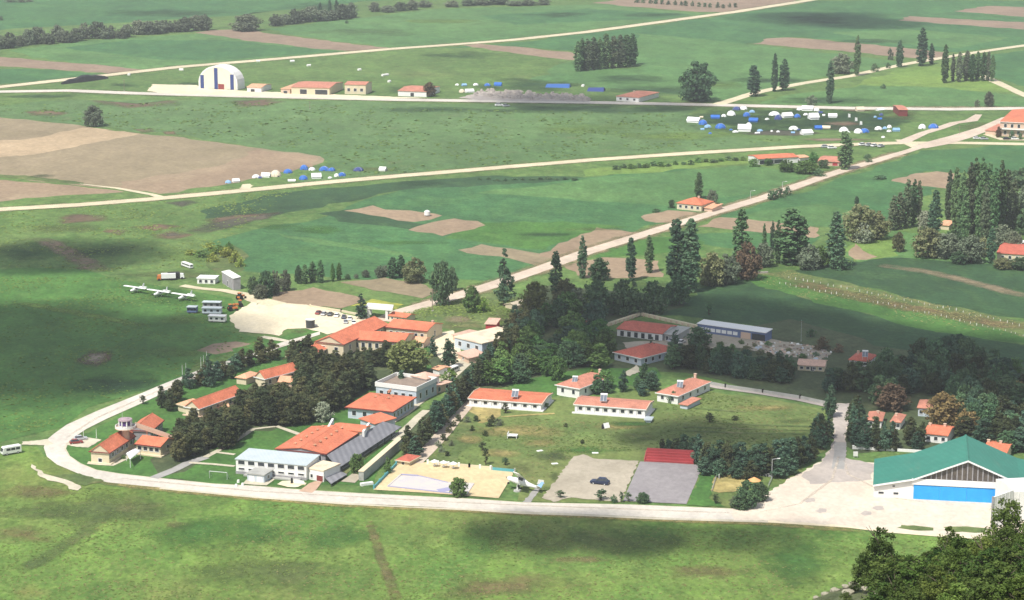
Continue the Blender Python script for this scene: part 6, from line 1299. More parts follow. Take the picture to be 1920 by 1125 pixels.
CAMP2 = [(428, 343, 'd', 'l', 15, 'light blue tent nearest the track into the small camp'), (442, 341, 'r', 'w', 13, 'white tent beside the light blue tent in the small camp'), (480, 333, 'd', 'w', 13, 'white dome at the brown field edge'), (488, 334, 'd', 'd', 9, 'dark blue dome stuck to the white dome at the field edge'), (499, 332, 'r', 'w', 16, 'long low white tent before the cream tent'), (517, 330, 'd', 'c', 22, 'largest cream tent of the small camp'),
    (540, 324, 'd', 'b', 17, 'dark-sided blue dome behind the cream tent'), (547, 340, 'r', 'w', 12, 'white tent foremost by the gravel road'), (570, 318, 'd', 'b', 17, 'blue dome at the back corner of the small camp'), (585, 319, 'd', 'w', 12, 'white dome at the back beside the corner blue dome'), (569, 336, 'd', 'b', 19, 'blue dome in front of the small camp'), (593, 334, 'r', 'w', 18, 'white ridge tent in front beside a blue dome'), (608, 320, 'd', 'b', 17, 'blue dome, first of the joined back pair'), (622, 320, 'd', 'b', 14, 'blue dome, second of the joined back pair'),
    (619, 334, 'd', 'w', 8, 'tiny white tent between the front white tents'), (631, 331, 'd', 'w', 11, 'white dome before the last blue dome'), (641, 330, 'd', 'b', 15, 'blue dome at the end of the front row'), (672, 320, 'd', 'd', 17, 'dark blue tent standing apart on the meadow'), (718, 320, 'r', 'w', 14, 'white ridge tent standing farthest along the meadow')]
CAMP3 = [(857, 160, 'd', 'w', 9, 'white tent, first of the row behind the rubble heaps'), (870, 161, 'r', 'l', 9, 'pale tent, second of the row behind the rubble heaps'), (892, 160, 'd', 'w', 9, 'white tent in the middle of the row behind the heaps'), (914, 161, 'd', 'b', 13, 'blue tent behind the rubble heaps'), (934, 161, 'r', 'b', 13, 'blue ridge tent ending the row behind the heaps'), (866, 173, 'd', 'c', 12, 'cream tent at the foot of the rubble heaps'), (880, 173, 'r', 'w', 16, 'white tent against the rubble heaps')]
q = random.Random(5)
SMALL = []
for i in range(26):
    x, y = q.uniform(1310, 1690), q.uniform(212, 252)
    if all(abs(x - a[0]) + 2.2 * abs(y - a[1]) > 13 for a in CAMP + SMALL): SMALL.append((x, y, 'd' if i % 3 else 'r', 'wbwldwc'[i % 7], q.uniform(6, 10), {'w': 'small plain white tent scattered among the larger camp tents', 'b': 'small plain blue tent scattered among the larger camp tents', 'l': 'small plain light blue tent scattered among the larger camp tents', 'd': 'small plain dark blue tent scattered among the larger camp tents', 'c': 'small plain cream tent scattered among the larger camp tents'}['wbwldwc'[i % 7]]))
CAMP += SMALL
for camp, grp in ((CAMP, 'tents of the large camp by the far road'), (CAMP2, 'tents of the small camp by the brown field'), (CAMP3, 'tents behind the rubble heaps')):
    for i, (x, y, k, c, w, lb) in enumerate(camp):
        P = G(x, y); s = w * mpp(P) / (5.0 if k == 'd' else 6.2)
        pr = dome if k == 'd' else ridge
        place(pr, P, R((i * 47) % 60 - 25), (s * (.85 + .3 * ((i * 7) % 5) / 4), s * (.8 + .5 * ((i * 3) % 4) / 3), (min(s, 1.5) + max(0, s - 1.5) * .6) * (.8 + .45 * ((i * 5) % 7) / 6)), lb, 'tent', grp, dict(canopy=M[TC[c][1]], fly_sheet=M[TC[c][1]]))
for i, (x, y) in enumerate(((1590, 222), (1603, 229), (1612, 236))):
    P = G(x, y); t = thing('feather_flag', ['white feather flag, uppermost of three in the camp', 'white feather flag, middle one of three in the camp', 'white feather flag, lowest of three in the camp'][i], 'flag', tuple(P), 'feather flags in the camp')
    hh = hm(P, 9); m = MB(P); m.tube((0, 0, 0), (0, 0, hh), .09); m.build('flagstaff', M['metal'], t)
    m = MB(P); m.prism3([(.1, -.04, hh * .25), (1.6, -.04, hh * .2), (1.5, -.04, hh * .9), (.1, -.04, hh)], [(.1, .04, hh * .25), (1.6, .04, hh * .2), (1.5, .04, hh * .9), (.1, .04, hh)]); m.build('flag_cloth', M['tarp_w'], t)
# white bales and bags on the far meadow
for i, (x, y, w, lb) in enumerate(((340, 132, 8, 'pale bale lying beside the far gravel road near the arched hangar'), (484, 116, 7, 'pale bale close to the far gravel road'), (548, 116, 8, 'pale bale on the far meadow, alone below the road'), (579, 124, 7, 'flat pale bale on the meadow behind the farm'), (674, 132, 6, 'small white bale on the far meadow'), (722, 142, 16, 'long white sheet-covered bale on the far meadow'), (730, 154, 6, 'small white bale by the dark hedge patch'), (1093, 162, 7, 'white bale between the two blue tarpaulins'), (242, 141, 6, 'white bale beside the far gravel road'))):
    P = G(x, y); s = w * mpp(P); o = MB(P, R(10 * i)).ex([(-.9, 0), (-1.0, .8), (-.5, 1.5), (.5, 1.5), (1.0, .8), (.9, 0)], -s / 2, s / 2).build('bale', M['white']); tag(o, lb, 'bale', 'bales on the far meadow')
# vine posts in the strip of stones
q = random.Random(11); post = None
for row, (x0, y0, x1, y1, n) in enumerate(((1462, 532, 1960, 640, 46), (1480, 522, 1960, 622, 40))):
    for i in range(n):
        f = (i + q.uniform(-.2, .2)) / n; P = G(x0 + (x1 - x0) * f, y0 + (y1 - y0) * f + q.uniform(-1.5, 1.5) - 4 * math.sin(math.pi * f))
        if post is None:
            post = MB().prism3([(-.16, -.1, 0), (.16, -.1, 0), (.16, .1, 0), (-.16, .1, 0)], [(-.13, -.08, 1.3), (.13, -.08, 1.3), (.13, .08, 1.3), (-.13, .08, 1.3)]).build('stone_post', M['white']); o = post
        else: o = post.copy(); col.objects.link(o)
        o.location = P; o.rotation_euler = (0, q.uniform(-.1, .1), q.uniform(0, 1)); s = q.uniform(.4, .85); o.scale = (s, s, s)
        tag(o, ['weathered pale stone post in the lower row along the weedy strip', 'weathered pale stone post in the upper row along the weedy strip'][row], 'stone post', ['lower row of stone posts', 'upper row of stone posts'][row])
        if i % 3 == 0: o.data = o.data
t = wallrun('field_bank', 'pale stony bank where the weedy strip meets the poplars', 'bank', [(1392, 518), (1412, 513), (1440, 512)], 3, 1.0, 'stonepile')
# ------------------------------------------------------------------ trees
def leaf_cloud(name, env, H, W, ncl, nleaf, cr, leaf, seed, m_, z0=0.0, shell=.55, flat=0.0):
    """foliage clumps through the crown volume; env(t) = relative radius at crown height t"""
    q = np.random.default_rng(seed)
    cs = []
    while len(cs) < ncl:
        t = q.random(); a = q.random() * 6.283
        e = env(t)
        if q.random() > max(e, .12): continue
        lw = .04 if H > 15 else .13; lob = 1 + lw * math.sin(3 * a + seed) + lw * .7 * math.sin(5 * a - seed * 2 + 6 * t)
        r = e * W / 2 * lob * (q.random() ** shell)
        cs.append((r * math.cos(a), r * math.sin(a), z0 + t * H, cr * q.uniform(.6, 1.35) * (.55 + .45 * e)))
    V = []; Fc = []
    for cx, cy, cz, r in cs:
        for _ in range(nleaf):
            d = q.normal(size=3); d /= np.linalg.norm(d); rr = r * q.random() ** .45
            p = np.array((cx, cy, cz)) + d * rr * np.array((1, 1, .8))
            n = d + q.normal(size=3) * .55 + np.array((0, 0, .35)); n /= np.linalg.norm(n)
            u = np.cross(n, q.normal(size=3)); u /= np.linalg.norm(u); v = np.cross(n, u)
            s = leaf * q.uniform(.6, 1.4)
            k = len(V)
            V += [tuple(p + u * s * .7 + v * s * .25), tuple(p - u * s * .1 + v * s * .6), tuple(p - u * s * .7 - v * s * .2), tuple(p + u * s * .15 - v * s * .6)]
            Fc.append((k, k + 1, k + 2, k + 3))
    me = bpy.data.meshes.new(name); me.from_pydata(V, [], Fc); me.materials.append(m_)
    return me
def trunk_mesh(H, r, top, seed, limbs=6, W=3, m_=None, z0=.3):
    q = random.Random(seed); m = MB()
    p = Vector((0, 0, -.1)); pts = [p]
    for i in range(4): p = Vector((q.uniform(-.03, .03) * H * .3, q.uniform(-.03, .03) * H * .3, top * (i + 1) / 4)); pts.append(p)
    for i in range(4): m.tube(pts[i], pts[i + 1], r * (1 - .2 * i), r * (1 - .2 * (i + 1)), n=7)
    for k in range(limbs):
        f = z0 + (.92 - z0) * k / max(1, limbs - 1); b = Vector((0, 0, top * f)); a = q.uniform(0, 6.28); l = W * .33 * q.uniform(.7, 1.1)
        m.tube(b, b + Vector((math.cos(a) * l, math.sin(a) * l, l * q.uniform(.5, 1.1))), r * .38, r * .1, n=5)
    me = bpy.data.meshes.new('trunk')
    me.from_pydata(m.v, [], m.f); me.materials.append(m_ or M['bark']); return me
SP = {}
def species(key, name, cat, H, W, env, ncl, nleaf, cr, leaf, m_, variants, z0f=.1, shell=.55, limbs=6, trunk=None):
    SP[key] = dict(name=name, cat=cat, H=H, W=W, v=[(leaf_cloud('crown', env, H * (1 - z0f), W * .9, ncl, nleaf, cr, leaf, 100 * len(SP) + i * 7 + 3, LF[m_], H * z0f, shell), trunk_mesh(H, .025 * H + .05 if H < 14 else .3, H * .8, i + 5, limbs, W, trunk)) for i in range(variants)], k=0)
species('pine', 'pine_tree', 'pine tree', 10, 6.0, lambda t: min(1, (t + .12) * 3.2) * (1 - t * .82) ** .75, 90, 28, .95, .38, 'pine', 4)
species('spruce', 'spruce_tree', 'conifer', 10, 4.6, lambda t: min(1, (t + .05) * 6) * (1 - t) ** .85 + .03, 64, 24, .75, .30, 'spruce', 2, .06)
species('poplar', 'poplar_tree', 'poplar tree', 22, 5.0, lambda t: min(1, .42 + t * 1.7) * (1 - t ** 3.0) ** .62 + .04, 210, 26, .72, .44, 'poplar', 4, .01, .5, 8, M['barkl'])
species('broad', 'broadleaf_tree', 'tree', 9, 9, lambda t: math.sin(math.pi * min(1, .16 + t * .84)) ** .5, 120, 28, 1.15, .44, 'broad', 4, .05)
species('bush', 'shrub', 'bush', 3, 3.6, lambda t: math.sin(math.pi * min(1, .35 + t * .65)) ** .5, 30, 22, .65, .24, 'broad', 3, .02, .6, 3)
species('thin', 'young_tree', 'young tree', 7, 2.6, lambda t: math.sin(math.pi * min(1, .1 + t * .88)) ** .7, 30, 18, .6, .26, 'broadd', 2, .22, .6, 4)
def tree(key, P, H, W, label, group=None, m_=None, q=rnd, alt=None):
    s = SP[key]; cr, tr = s['v'][q.randrange(len(s['v']))]
    t = bpy.data.objects.new(alt or s['name'], None); col.objects.link(t); t.location = P; t.empty_display_size = .5
    t.rotation_euler = (0, 0, q.uniform(0, 6.28)); t.scale = (W / s['W'], W / s['W'], H / s['H'])
    tag(t, label, s['cat'] if not alt else alt.replace('_', ' '), group)
    for nm, me in (('trunk', tr), ('crown', cr)):
        o = bpy.data.objects.new(nm, me); col.objects.link(o); o.parent = t
        if nm == 'crown' and m_:
            o.material_slots[0].link = 'OBJECT'; o.material_slots[0].material = LF[m_]
    return t
def tpx(key, x, y, hpx, wpx, label, group=None, m_=None, alt=None):
    if key == 'poplar': wpx *= 1.12
    P = G(x, y); return tree(key, P, hm(P, hpx), wpx * mpp(P), label, group, m_, alt=alt)
ONE = [  # kind, x, base y, height px, width px, leaf, label
    ('poplar', 1092, 522, 79, 17, 'poplard', 'thin dark poplar on the pink gravel road between a round tree and brown field'), ('poplar', 1042, 560, 90, 22, 'poplard', 'dark poplar rising beside the pale green round tree'),
    ('spruce', 946, 574, 106, 46, 'poplard', 'tallest dark conical tree by the pink gravel road bend'), ('poplar', 1183, 527, 82, 19, 'poplard', 'dark narrow poplar before the brown roadside plot'), ('poplar', 1217, 512, 70, 17, 'poplar', 'slim green poplar on a bare stem beside the tallest poplar pair'),
    ('poplar', 1268, 545, 135, 36, 'poplard', 'tallest dark poplar of the pair, the one nearer the slim poplar'), ('poplar', 1294, 548, 136, 36, 'poplard', 'tallest dark poplar of the pair, on the side of the dark green field'), ('poplar', 1389, 510, 118, 32, 'poplar', 'ragged poplar with a brownish base above the weedy strip'),
    ('poplar', 1432, 485, 66, 9, 'poplar', 'needle-thin poplar next to the ragged brownish poplar'), ('poplar', 1448, 470, 56, 9, 'poplard', 'short thin dark poplar above the brown strip'), ('poplar', 1458, 494, 80, 14, 'poplar', 'thin poplar hugging the broad green poplar'), ('poplar', 1484, 496, 106, 54, 'poplar', 'broad green poplar clump like one wide column'), ('poplar', 1503, 494, 88, 26, 'poplar', 'green poplar at the side of the broad poplar column'),
    ('poplar', 1566, 504, 106, 32, 'poplard', 'dark blue-green poplar at the edge of the willow thicket'), ('poplar', 1310, 372, 48, 16, 'poplar', 'single poplar behind the orange-roofed roadside house'), ('poplar', 1584, 318, 72, 27, 'poplar', 'single tall poplar between the gravel roads in front of the tent camp'),
    ('poplar', 1606, 142, 74, 13, 'poplar', 'slim poplar on the far diagonal road beside a round bush'), ('poplar', 1555, 194, 78, 15, 'poplard', 'dark slender poplar standing just off the far asphalt road'), ('poplar', 1452, 172, 70, 12, 'poplard', 'dark poplar of a pair on the far diagonal road, slimmer one'), ('poplar', 1470, 170, 58, 19, 'poplard', 'dark poplar of a pair on the far diagonal road, stouter one'), ('poplar', 1413, 181, 58, 24, 'poplard', 'stout dark poplar where the far diagonal road begins'),
    ('poplar', 1686, 126, 50, 14, 'poplard', 'small dark poplar on the far diagonal road past the round bushes'), ('poplar', 1728, 124, 70, 20, 'poplard', 'darkest tall poplar beside the far diagonal road'), ('poplar', 1746, 120, 38, 11, 'poplard', 'short poplar next to the darkest far poplar'), ('poplar', 1771, 156, 70, 14, 'poplar', 'poplar heading the far grove row, apart from the others'),
    ('broad', 1306, 190, 72, 74, 'broadd', 'big round dark tree alone beside the far asphalt road'), ('broad', 1578, 138, 36, 44, 'hedge', 'round grey-green bush-like tree beside a slim far poplar'), ('bush', 1640, 134, 14, 17, 'broadd', 'small round dark bush on the far diagonal road'), ('bush', 1665, 128, 10, 10, 'broadd', 'tiny dark bush on the far diagonal road'), ('bush', 1669, 112, 22, 13, 'hedge', 'small grey shrub in the pinkish far field'), ('bush', 1656, 166, 8, 12, 'broadd', 'tiny dark bush alone in the bright far meadow'),
    ('bush', 1521, 197, 19, 24, 'hedge', 'grey-green bush just beyond the far asphalt road'), ('broad', 1854, 200, 27, 20, 'hedge', 'dark bush beside the far road close to the crossroads house'), ('bush', 1832, 200, 14, 12, 'hedge', 'low grey bush beside the crossroads house bush'),
    ('broad', 176, 237, 38, 40, 'hedge', 'lone round grey-green tree at the corner of the brown field'), ('broad', 775, 530, 46, 48, 'olive', 'round olive tree with a dark underside by the small brown plots'), ('broad', 829, 572, 82, 46, 'broadd', 'dark oval tree beside the gravel road near the utility pole'), ('broad', 848, 545, 44, 24, 'broadd', 'dark green tree behind the oval roadside tree'),
    ('broad', 1004, 600, 70, 66, 'willow', 'pale green round tree by the pink gravel road bend'), ('broad', 1123, 525, 40, 44, 'broadd', 'dark round tree behind the thin roadside poplar'), ('broad', 1060, 580, 56, 50, 'olive', 'olive-green tree beside the dark poplar'), ('broad', 885, 585, 48, 36, 'broad', 'green tree by the gravel road near the weedy plot'), ('bush', 905, 585, 26, 30, 'bright', 'bright green bush at the edge of the weedy plot'),
    ('broad', 765, 702, 62, 90, 'willow', 'big round pale willow in the middle of the base'), ('broad', 752, 700, 46, 40, 'willow', 'smaller pale willow crown merging with the big willow'), ('broad', 605, 790, 36, 38, 'silver', 'silvery tree beside the orange gym roof'), ('bush', 690, 728, 26, 24, 'bright', 'bright green bush by the white-parapet building'), ('bush', 843, 715, 24, 34, 'bright', 'bright green palm-like bush beside the avenue'),
    ('pine', 842, 690, 56, 38, 'spruce', 'dark broad cypress beside the cream flat-roofed store'), ('spruce', 812, 668, 42, 24, 'spruce', 'dark pointed tree between the orange complex and the cream store'), ('pine', 753, 735, 40, 24, 'spruce', 'dark conifer against the white parapet building'), ('bush', 738, 728, 20, 22, 'pine2', 'olive shrub in front of the white-parapet building'),
    ('spruce', 677, 598, 50, 31, 'spruce', 'dark spruce at the corner of the gravel lot'), ('spruce', 392, 725, 66, 38, 'spruce', 'dark spruce beside the parade road near the flagpoles'), ('bush', 420, 705, 22, 24, 'yellow', 'yellow-green shrub beside the flagpole spruce'), ('bush', 345, 722, 14, 22, 'pine', 'dark bush beside the parade road at the pair of flagpoles'), ('thin', 268, 758, 18, 14, 'pine', 'small round tree at the parade road edge'),
    ('broad', 859, 931, 36, 36, 'broad', 'round bright tree in the pool yard by the front road'), ('broad', 669, 888, 38, 30, 'broad', 'dark green round tree before the grandstand end'), ('spruce', 727, 888, 34, 20, 'broad', 'small pointed green tree at the turquoise wall'), ('thin', 947, 872, 15, 14, 'broadd', 'small dark tree behind the turquoise railing'),
    ('thin', 1051, 934, 16, 16, 'broadd', 'small dark tree, first along the pad edge near the monument path'), ('thin', 1127, 938, 22, 23, 'broadd', 'small dark tree directly below the navy car'), ('bush', 1151, 942, 14, 16, 'broadd', 'low dark shrub between the two paved pads'), ('thin', 1165, 942, 22, 9, 'broadd', 'narrow dark sapling between the two paved pads'), ('thin', 1178, 941, 20, 12, 'broadd', 'narrow dark sapling at the grey court corner'), ('broad', 1205, 943, 20, 26, 'broadd', 'round dark tree at the edge of the grey court'),
    ('thin', 1342, 945, 20, 14, 'pine', 'small dark shrub between the grey court and the ball court'), ('broad', 1400, 953, 52, 46, 'broadd', 'dark bushy tree at the corner of the apron'), ('broad', 1380, 952, 24, 26, 'hedge', 'low greyish bush beside the apron corner tree'), ('broad', 1424, 940, 36, 36, 'broadd', 'dark bushy tree under the orange parasol'), ('broad', 1388, 955, 28, 34, 'broadd', 'low dark bush in front of the apron corner tree'),
    ('broad', 1757, 668, 34, 60, 'broadd', 'dark spreading tree standing above the forest edge by the crop field'), ('broad', 1671, 768, 48, 70, 'brown', 'large brownish budding tree behind the twin cottages'), ('broad', 1768, 800, 62, 70, 'gold', 'golden spring tree behind the green hangar'), ('broad', 1815, 812, 46, 50, 'gold', 'smaller golden tree beside the golden spring tree'), ('broad', 1912, 755, 40, 34, 'gold', 'pale golden tree at the picture edge above the hangar'), ('broad', 1875, 835, 34, 46, 'bright', 'bright green tree over the hangar ridge'), ('bush', 1905, 700, 30, 40, 'broad', 'bright leafy bush at the forest edge by the crop field'),
    ('broad', 1310, 648, 34, 50, 'broadd', 'dark flat-topped tree before the blue workshop'), ('spruce', 1266, 665, 50, 34, 'spruce', 'dark conifer beside the stable'), ('spruce', 1222, 668, 36, 24, 'spruce', 'dark conifer between the villa and the stable'), ('thin', 1329, 590, 22, 16, 'broadd', 'small dark tree alone in the dark crop field'), ('bush', 1520, 632, 16, 20, 'broadd', 'dark round bush at the crop edge above the scrap yard'), ('bush', 1540, 655, 22, 36, 'brown', 'reddish-brown bush beside the scrap yard'), ('bush', 1572, 660, 16, 24, 'brown', 'reddish-brown bush between the scrap yard and the red-roofed cottage'),
    ('thin', 1331, 792, 20, 18, 'pine', 'lone sapling in the middle of the sports field'), ('bush', 1378, 788, 9, 14, 'pine', 'low dark shrub beside the lone sapling'), ('thin', 911, 872, 34, 12, 'pine', 'thin dark sapling with a long shadow on the sports field'), ('thin', 905, 845, 18, 14, 'pine', 'sapling in the dry grass above the thin dark one'), ('bush', 1061, 801, 9, 9, 'pine', 'small shrub on the field under the barracks gap'), ('bush', 1092, 832, 9, 9, 'pine', 'small shrub alone on the darker field grass'), ('thin', 948, 775, 20, 14, 'pine', 'sapling at the front of the orange-red barrack'), ('bush', 1025, 765, 10, 12, 'broad', 'small shrub at the end wall of the orange-red barrack'), ('bush', 1262, 756, 22, 22, 'broadd', 'dark bush against the front of the red hipped cottage'),
    ('bush', 1107, 720, 28, 30, 'bright', 'bright green bush beside the orange hipped cottage'), ('broad', 1135, 728, 34, 36, 'broad', 'green tree behind the dulled red barrack'), ('broad', 805, 181, 26, 26, 'brown', 'small purple-brown tree at the far roadside house'),
    ('broad', 1612, 452, 66, 66, 'olive', 'largest pale olive willow in the riverside thicket'), ('broad', 1640, 448, 52, 56, 'olive', 'olive willow behind the silver willow'), ('broad', 1618, 456, 38, 34, 'silver', 'silvery willow at the front of the riverside thicket'), ('broad', 1645, 434, 30, 30, 'olive', 'small olive willow ending the riverside thicket'), ('poplar', 1606, 384, 16, 9, 'poplard', 'tiny dark tree alone in the crop above the willows'), ('bush', 1650, 336, 8, 26, 'broadd', 'flat dark bush patch before the pale brown field'),
    ('broad', 1740, 482, 54, 66, 'olive', 'spreading olive tree in front of the tall poplar grove'), ('broad', 1775, 484, 46, 60, 'hedge', 'grey-green tree beside the spreading olive tree'), ('broad', 1685, 472, 36, 26, 'olive', 'small round olive tree alone on the bright meadow'), ('broad', 1820, 492, 50, 56, 'hedge', 'grey-brown tree before the long red-roofed house'), ('poplar', 1858, 494, 66, 18, 'poplard', 'dark poplar in front of the long red-roofed house'), ('broad', 1880, 462, 40, 44, 'hedge', 'grey tree behind the long red-roofed house'), ('broad', 1735, 432, 36, 34, 'silver', 'silvery willow below the lone grove poplar'), ('poplar', 1752, 448, 90, 24, 'poplard', 'dark poplar standing apart before the tall grove'), ('broad', 1912, 350, 34, 60, 'broadd', 'dark tree behind the tall poplar grove'),
    ('spruce', 1150, 590, 40, 30, 'broadd', 'dark tree above the yard wall corner'), ('broad', 1225, 588, 60, 56, 'broadd', 'big dark tree under the tallest poplar pair'), ('broad', 1268, 572, 56, 54, 'broadd', 'big dark tree beside the bright blue tarpaulin'), ('broad', 1175, 590, 66, 62, 'broadd', 'big dark tree before the brown roadside plot'), ('broad', 1120, 592, 66, 58, 'broadd', 'big dark tree beneath the thin roadside poplar'), ('broad', 1082, 590, 50, 54, 'hedge', 'grey-green tree between the dark poplar and big dark tree'),
    ('broad', 1335, 535, 60, 58, 'olive', 'olive-brown tree next to the tallest poplar pair'), ('broad', 1362, 532, 54, 54, 'hedge', 'grey-brown tree before the ragged poplar'), ('broad', 1400, 525, 70, 52, 'brown', 'brownish budding tree around the ragged poplar base'), ('broad', 1432, 500, 44, 40, 'hedge', 'grey-brown low tree beside the broad poplar column'), ('broad', 1515, 505, 46, 46, 'hedge', 'grey-green tree past the broad poplar column'), ('broad', 1538, 500, 38, 40, 'broad', 'green tree before the dark blue-green poplar'), ('bush', 1580, 506, 24, 40, 'broadd', 'dark bush at the foot of the dark blue-green poplar'), ('broad', 1290, 478, 20, 30, 'olive', 'low olive bush behind the tallest poplar pair'),
    ('bush', 1446, 374, 18, 26, 'broadd', 'dark bush clump on the pink gravel road, lower end'), ('bush', 1462, 370, 18, 24, 'broadd', 'dark bush clump on the pink gravel road, middle'), ('bush', 1477, 366, 16, 18, 'broadd', 'dark bush clump on the pink gravel road, upper end'), ('broad', 1335, 388, 32, 22, 'hedge', 'purple-grey tree behind the poplar house'), ('bush', 1260, 390, 16, 16, 'broadd', 'dark bush at the side wall of the poplar house'), ('bush', 1345, 392, 14, 12, 'broadd', 'dark bush at the annex of the poplar house'), ('bush', 1230, 398, 7, 16, 'broadd', 'low bush before the brown plot beside the poplar house'),
    ('bush', 1415, 312, 15, 26, 'broad', 'green bush at the corner of the open barn'), ('bush', 1440, 310, 14, 20, 'broad', 'green bush before the open barn'), ('broad', 1475, 322, 22, 34, 'broad', 'rounded green bush below the open barn'), ('broad', 1510, 325, 24, 46, 'broad', 'broad green bush between the open barn and the road'), ('broad', 1525, 305, 20, 20, 'broad', 'green tree between the barn extension and the low shed'), ('bush', 1535, 330, 14, 26, 'broadd', 'dark bush at the pink gravel road verge by the barn'), ('bush', 1545, 315, 16, 30, 'broadd', 'dark bush in front of the low red-roofed shed'), ('bush', 1628, 304, 16, 18, 'broadd', 'dark bush on the verge past the single tall poplar'),
    ('broad', 1872, 258, 20, 12, 'brown', 'small reddish tree at the corner of the two-storey house'), ('bush', 1897, 260, 16, 12, 'broadd', 'dark shrub under the two-storey house balcony'), ('bush', 1912, 262, 14, 10, 'broadd', 'dark shrub beside the house wall at the picture edge'), ('broad', 462, 58, 30, 58, 'hedge', 'large round dark clump at the end of the far hedgerow'), ('bush', 650, 44, 6, 8, 'broadd', 'tiny dark bush below the far hedgerow poplars'),
    ('bush', 232, 861, 9, 9, 'broad', 'small shrub under the white canopy beside the control tower building'),
]
for k, x, y, h, w, lf, lb in ONE:
    if lb != 'x': tpx(k, x, y, h, w, lb, None, lf)
# rows and groves: trees nothing tells apart share a label and a group
def row(key, pts, lf, label, group, q=random.Random(3), alt=None):
    for p in pts: tpx(key, p[0], p[1], p[2], p[3], label, group, lf if isinstance(lf, str) else lf[q.randrange(len(lf))])
def lerp_row(x0, y0, x1, y1, n, h, w, q, jx=3, jy=2):
    return [(x0 + (x1 - x0) * (i + .5) / n + q.uniform(-jx, jx), y0 + (y1 - y0) * (i + .5) / n + q.uniform(-jy, jy), h * q.uniform(.75, 1.2), w * q.uniform(.8, 1.25)) for i in range(n)]
q = random.Random(21)
row('poplar', [(1084, 134, 56, 18), (1092, 132, 58, 16), (1102, 132, 58, 18), (1113, 131, 60, 18), (1124, 130, 58, 16), (1136, 129, 64, 20), (1150, 128, 60, 18), (1163, 127, 60, 18), (1176, 126, 60, 22), (1186, 122, 57, 18)], ('poplar', 'poplarp'), 'poplar in the dense far grove standing alone in the green field', 'far poplar grove in the green field')
row('poplar', [(1786, 152, 50, 9), (1798, 154, 55, 13), (1812, 152, 55, 16), (1822, 153, 50, 14), (1832, 150, 52, 14), (1843, 152, 54, 12), (1852, 152, 54, 11), (1860, 153, 50, 10)], ('poplar', 'hedge'), 'poplar in the far row ending at the white track', 'far poplar row at the white track')
row('poplar', [(1778, 420, 100, 15), (1790, 432, 118, 18), (1802, 440, 118, 20), (1815, 440, 132, 21), (1826, 438, 140, 24), (1838, 444, 146, 24), (1850, 442, 134, 21), (1862, 446, 130, 21), (1874, 440, 136, 21), (1886, 436, 118, 21), (1898, 430, 92, 20), (1808, 455, 100, 17), (1845, 458, 110, 18)], ('poplar', 'poplar', 'poplarp'), 'tall poplar in the big grove above the long red-roofed house', 'tall poplar grove at the riverside')
row('poplar', [(1674, 432, 64, 18), (1686, 430, 70, 18), (1700, 428, 90, 18), (1712, 424, 86, 14), (1722, 422, 84, 12)], ('poplar', 'poplarp'), 'slim pale poplar in the row behind the willows', 'slim poplars behind the willows')
row('broad', [(1895, 400, 40, 28), (1910, 425, 44, 40), (1900, 470, 36, 40), (1925, 440, 50, 44), (1925, 390, 44, 40), (1790, 470, 40, 40), (1840, 480, 34, 40), (1915, 505, 22, 50), (1880, 504, 20, 40), (1800, 494, 22, 40)], ('hedge', 'broadd', 'olive'), 'grey-green tree in the undergrowth around the tall poplar grove', 'undergrowth trees of the tall poplar grove')
row('broad', lerp_row(-10, 92, 190, 72, 11, 26, 30, q), ('hedge',), 'grey-green tree in the far hedgerow nearest the picture edge', 'far hedgerow, long stretch')
row('broad', lerp_row(190, 72, 246, 70, 4, 20, 24, q), ('hedge',), 'grey-green tree in the short middle stretch of the far hedgerow', 'far hedgerow, short middle stretch')
row('broad', lerp_row(254, 67, 392, 54, 8, 24, 30, q), ('hedge',), 'grey-green tree in the far hedgerow stretch beside the pinkish field', 'far hedgerow beside the pinkish field')
row('broad', lerp_row(505, 50, 668, 32, 9, 24, 30, q), ('hedge',), 'grey-green tree in the far hedgerow below the small poplars', 'far hedgerow below the small poplars')
row('poplar', [(576, 38, 24, 9), (589, 36, 26, 10), (600, 34, 28, 10), (618, 24, 24, 8), (631, 22, 22, 8)], ('poplard',), 'small dark poplar rising from the far hedgerow', 'small poplars in the far hedgerow')
row('broad', lerp_row(690, 24, 810, 14, 5, 16, 30, q), ('hedge',), 'grey-green tree in the thin hedgerow along the far field top', 'thin hedgerow at the far field top')
row('broad', lerp_row(835, 12, 1035, 8, 7, 12, 34, q), ('hedge',), 'grey-green tree in the farthest hedgerow along the field edge', 'farthest hedgerow')
row('bush', [(20, 4, 6, 22), (40, 4, 7, 22), (55, 3, 6, 20), (2, 38, 8, 8)], ('hedge',), 'dark bush in the farthest clump near the picture corner', 'farthest bush clump')
row('bush', [(1195 + 11.5 * i + q.uniform(-2, 2), 5 + i * .75, q.uniform(7, 11), q.uniform(7, 11)) for i in range(15)] + [(1368, 14, 8, 7), (1379, 14, 9, 8)], ('broadd',), 'small dark orchard tree in the pinkish far field', 'orchard in the pinkish far field')
row('broad', [(476, 552, 34, 24), (500, 556, 48, 34), (516, 552, 44, 26), (488, 560, 26, 30), (536, 545, 38, 22), (560, 532, 34, 16)], ('broad', 'hedge', 'broadd'), 'leafy tree in the clump between the gravel track and the green crop', 'leafy clump above the gravel track')
row('poplar', [(572, 532, 36, 14), (586, 530, 40, 15), (601, 530, 43, 14), (624, 528, 34, 9), (636, 526, 33, 10)], ('broad', 'poplar'), 'small poplar in the loose row along the green crop', 'small poplars along the green crop')
row('broad', [(652, 524, 10, 12), (668, 522, 8, 10), (686, 520, 14, 16), (712, 520, 22, 20), (722, 518, 20, 18)], ('broadd', 'hedge'), 'low bush in the loose row along the green crop', 'low bushes along the green crop')
row('poplar', [(736, 522, 40, 20), (752, 520, 42, 16)], ('broadd',), 'dark upright tree beside the round olive tree', 'upright trees beside the round olive tree')
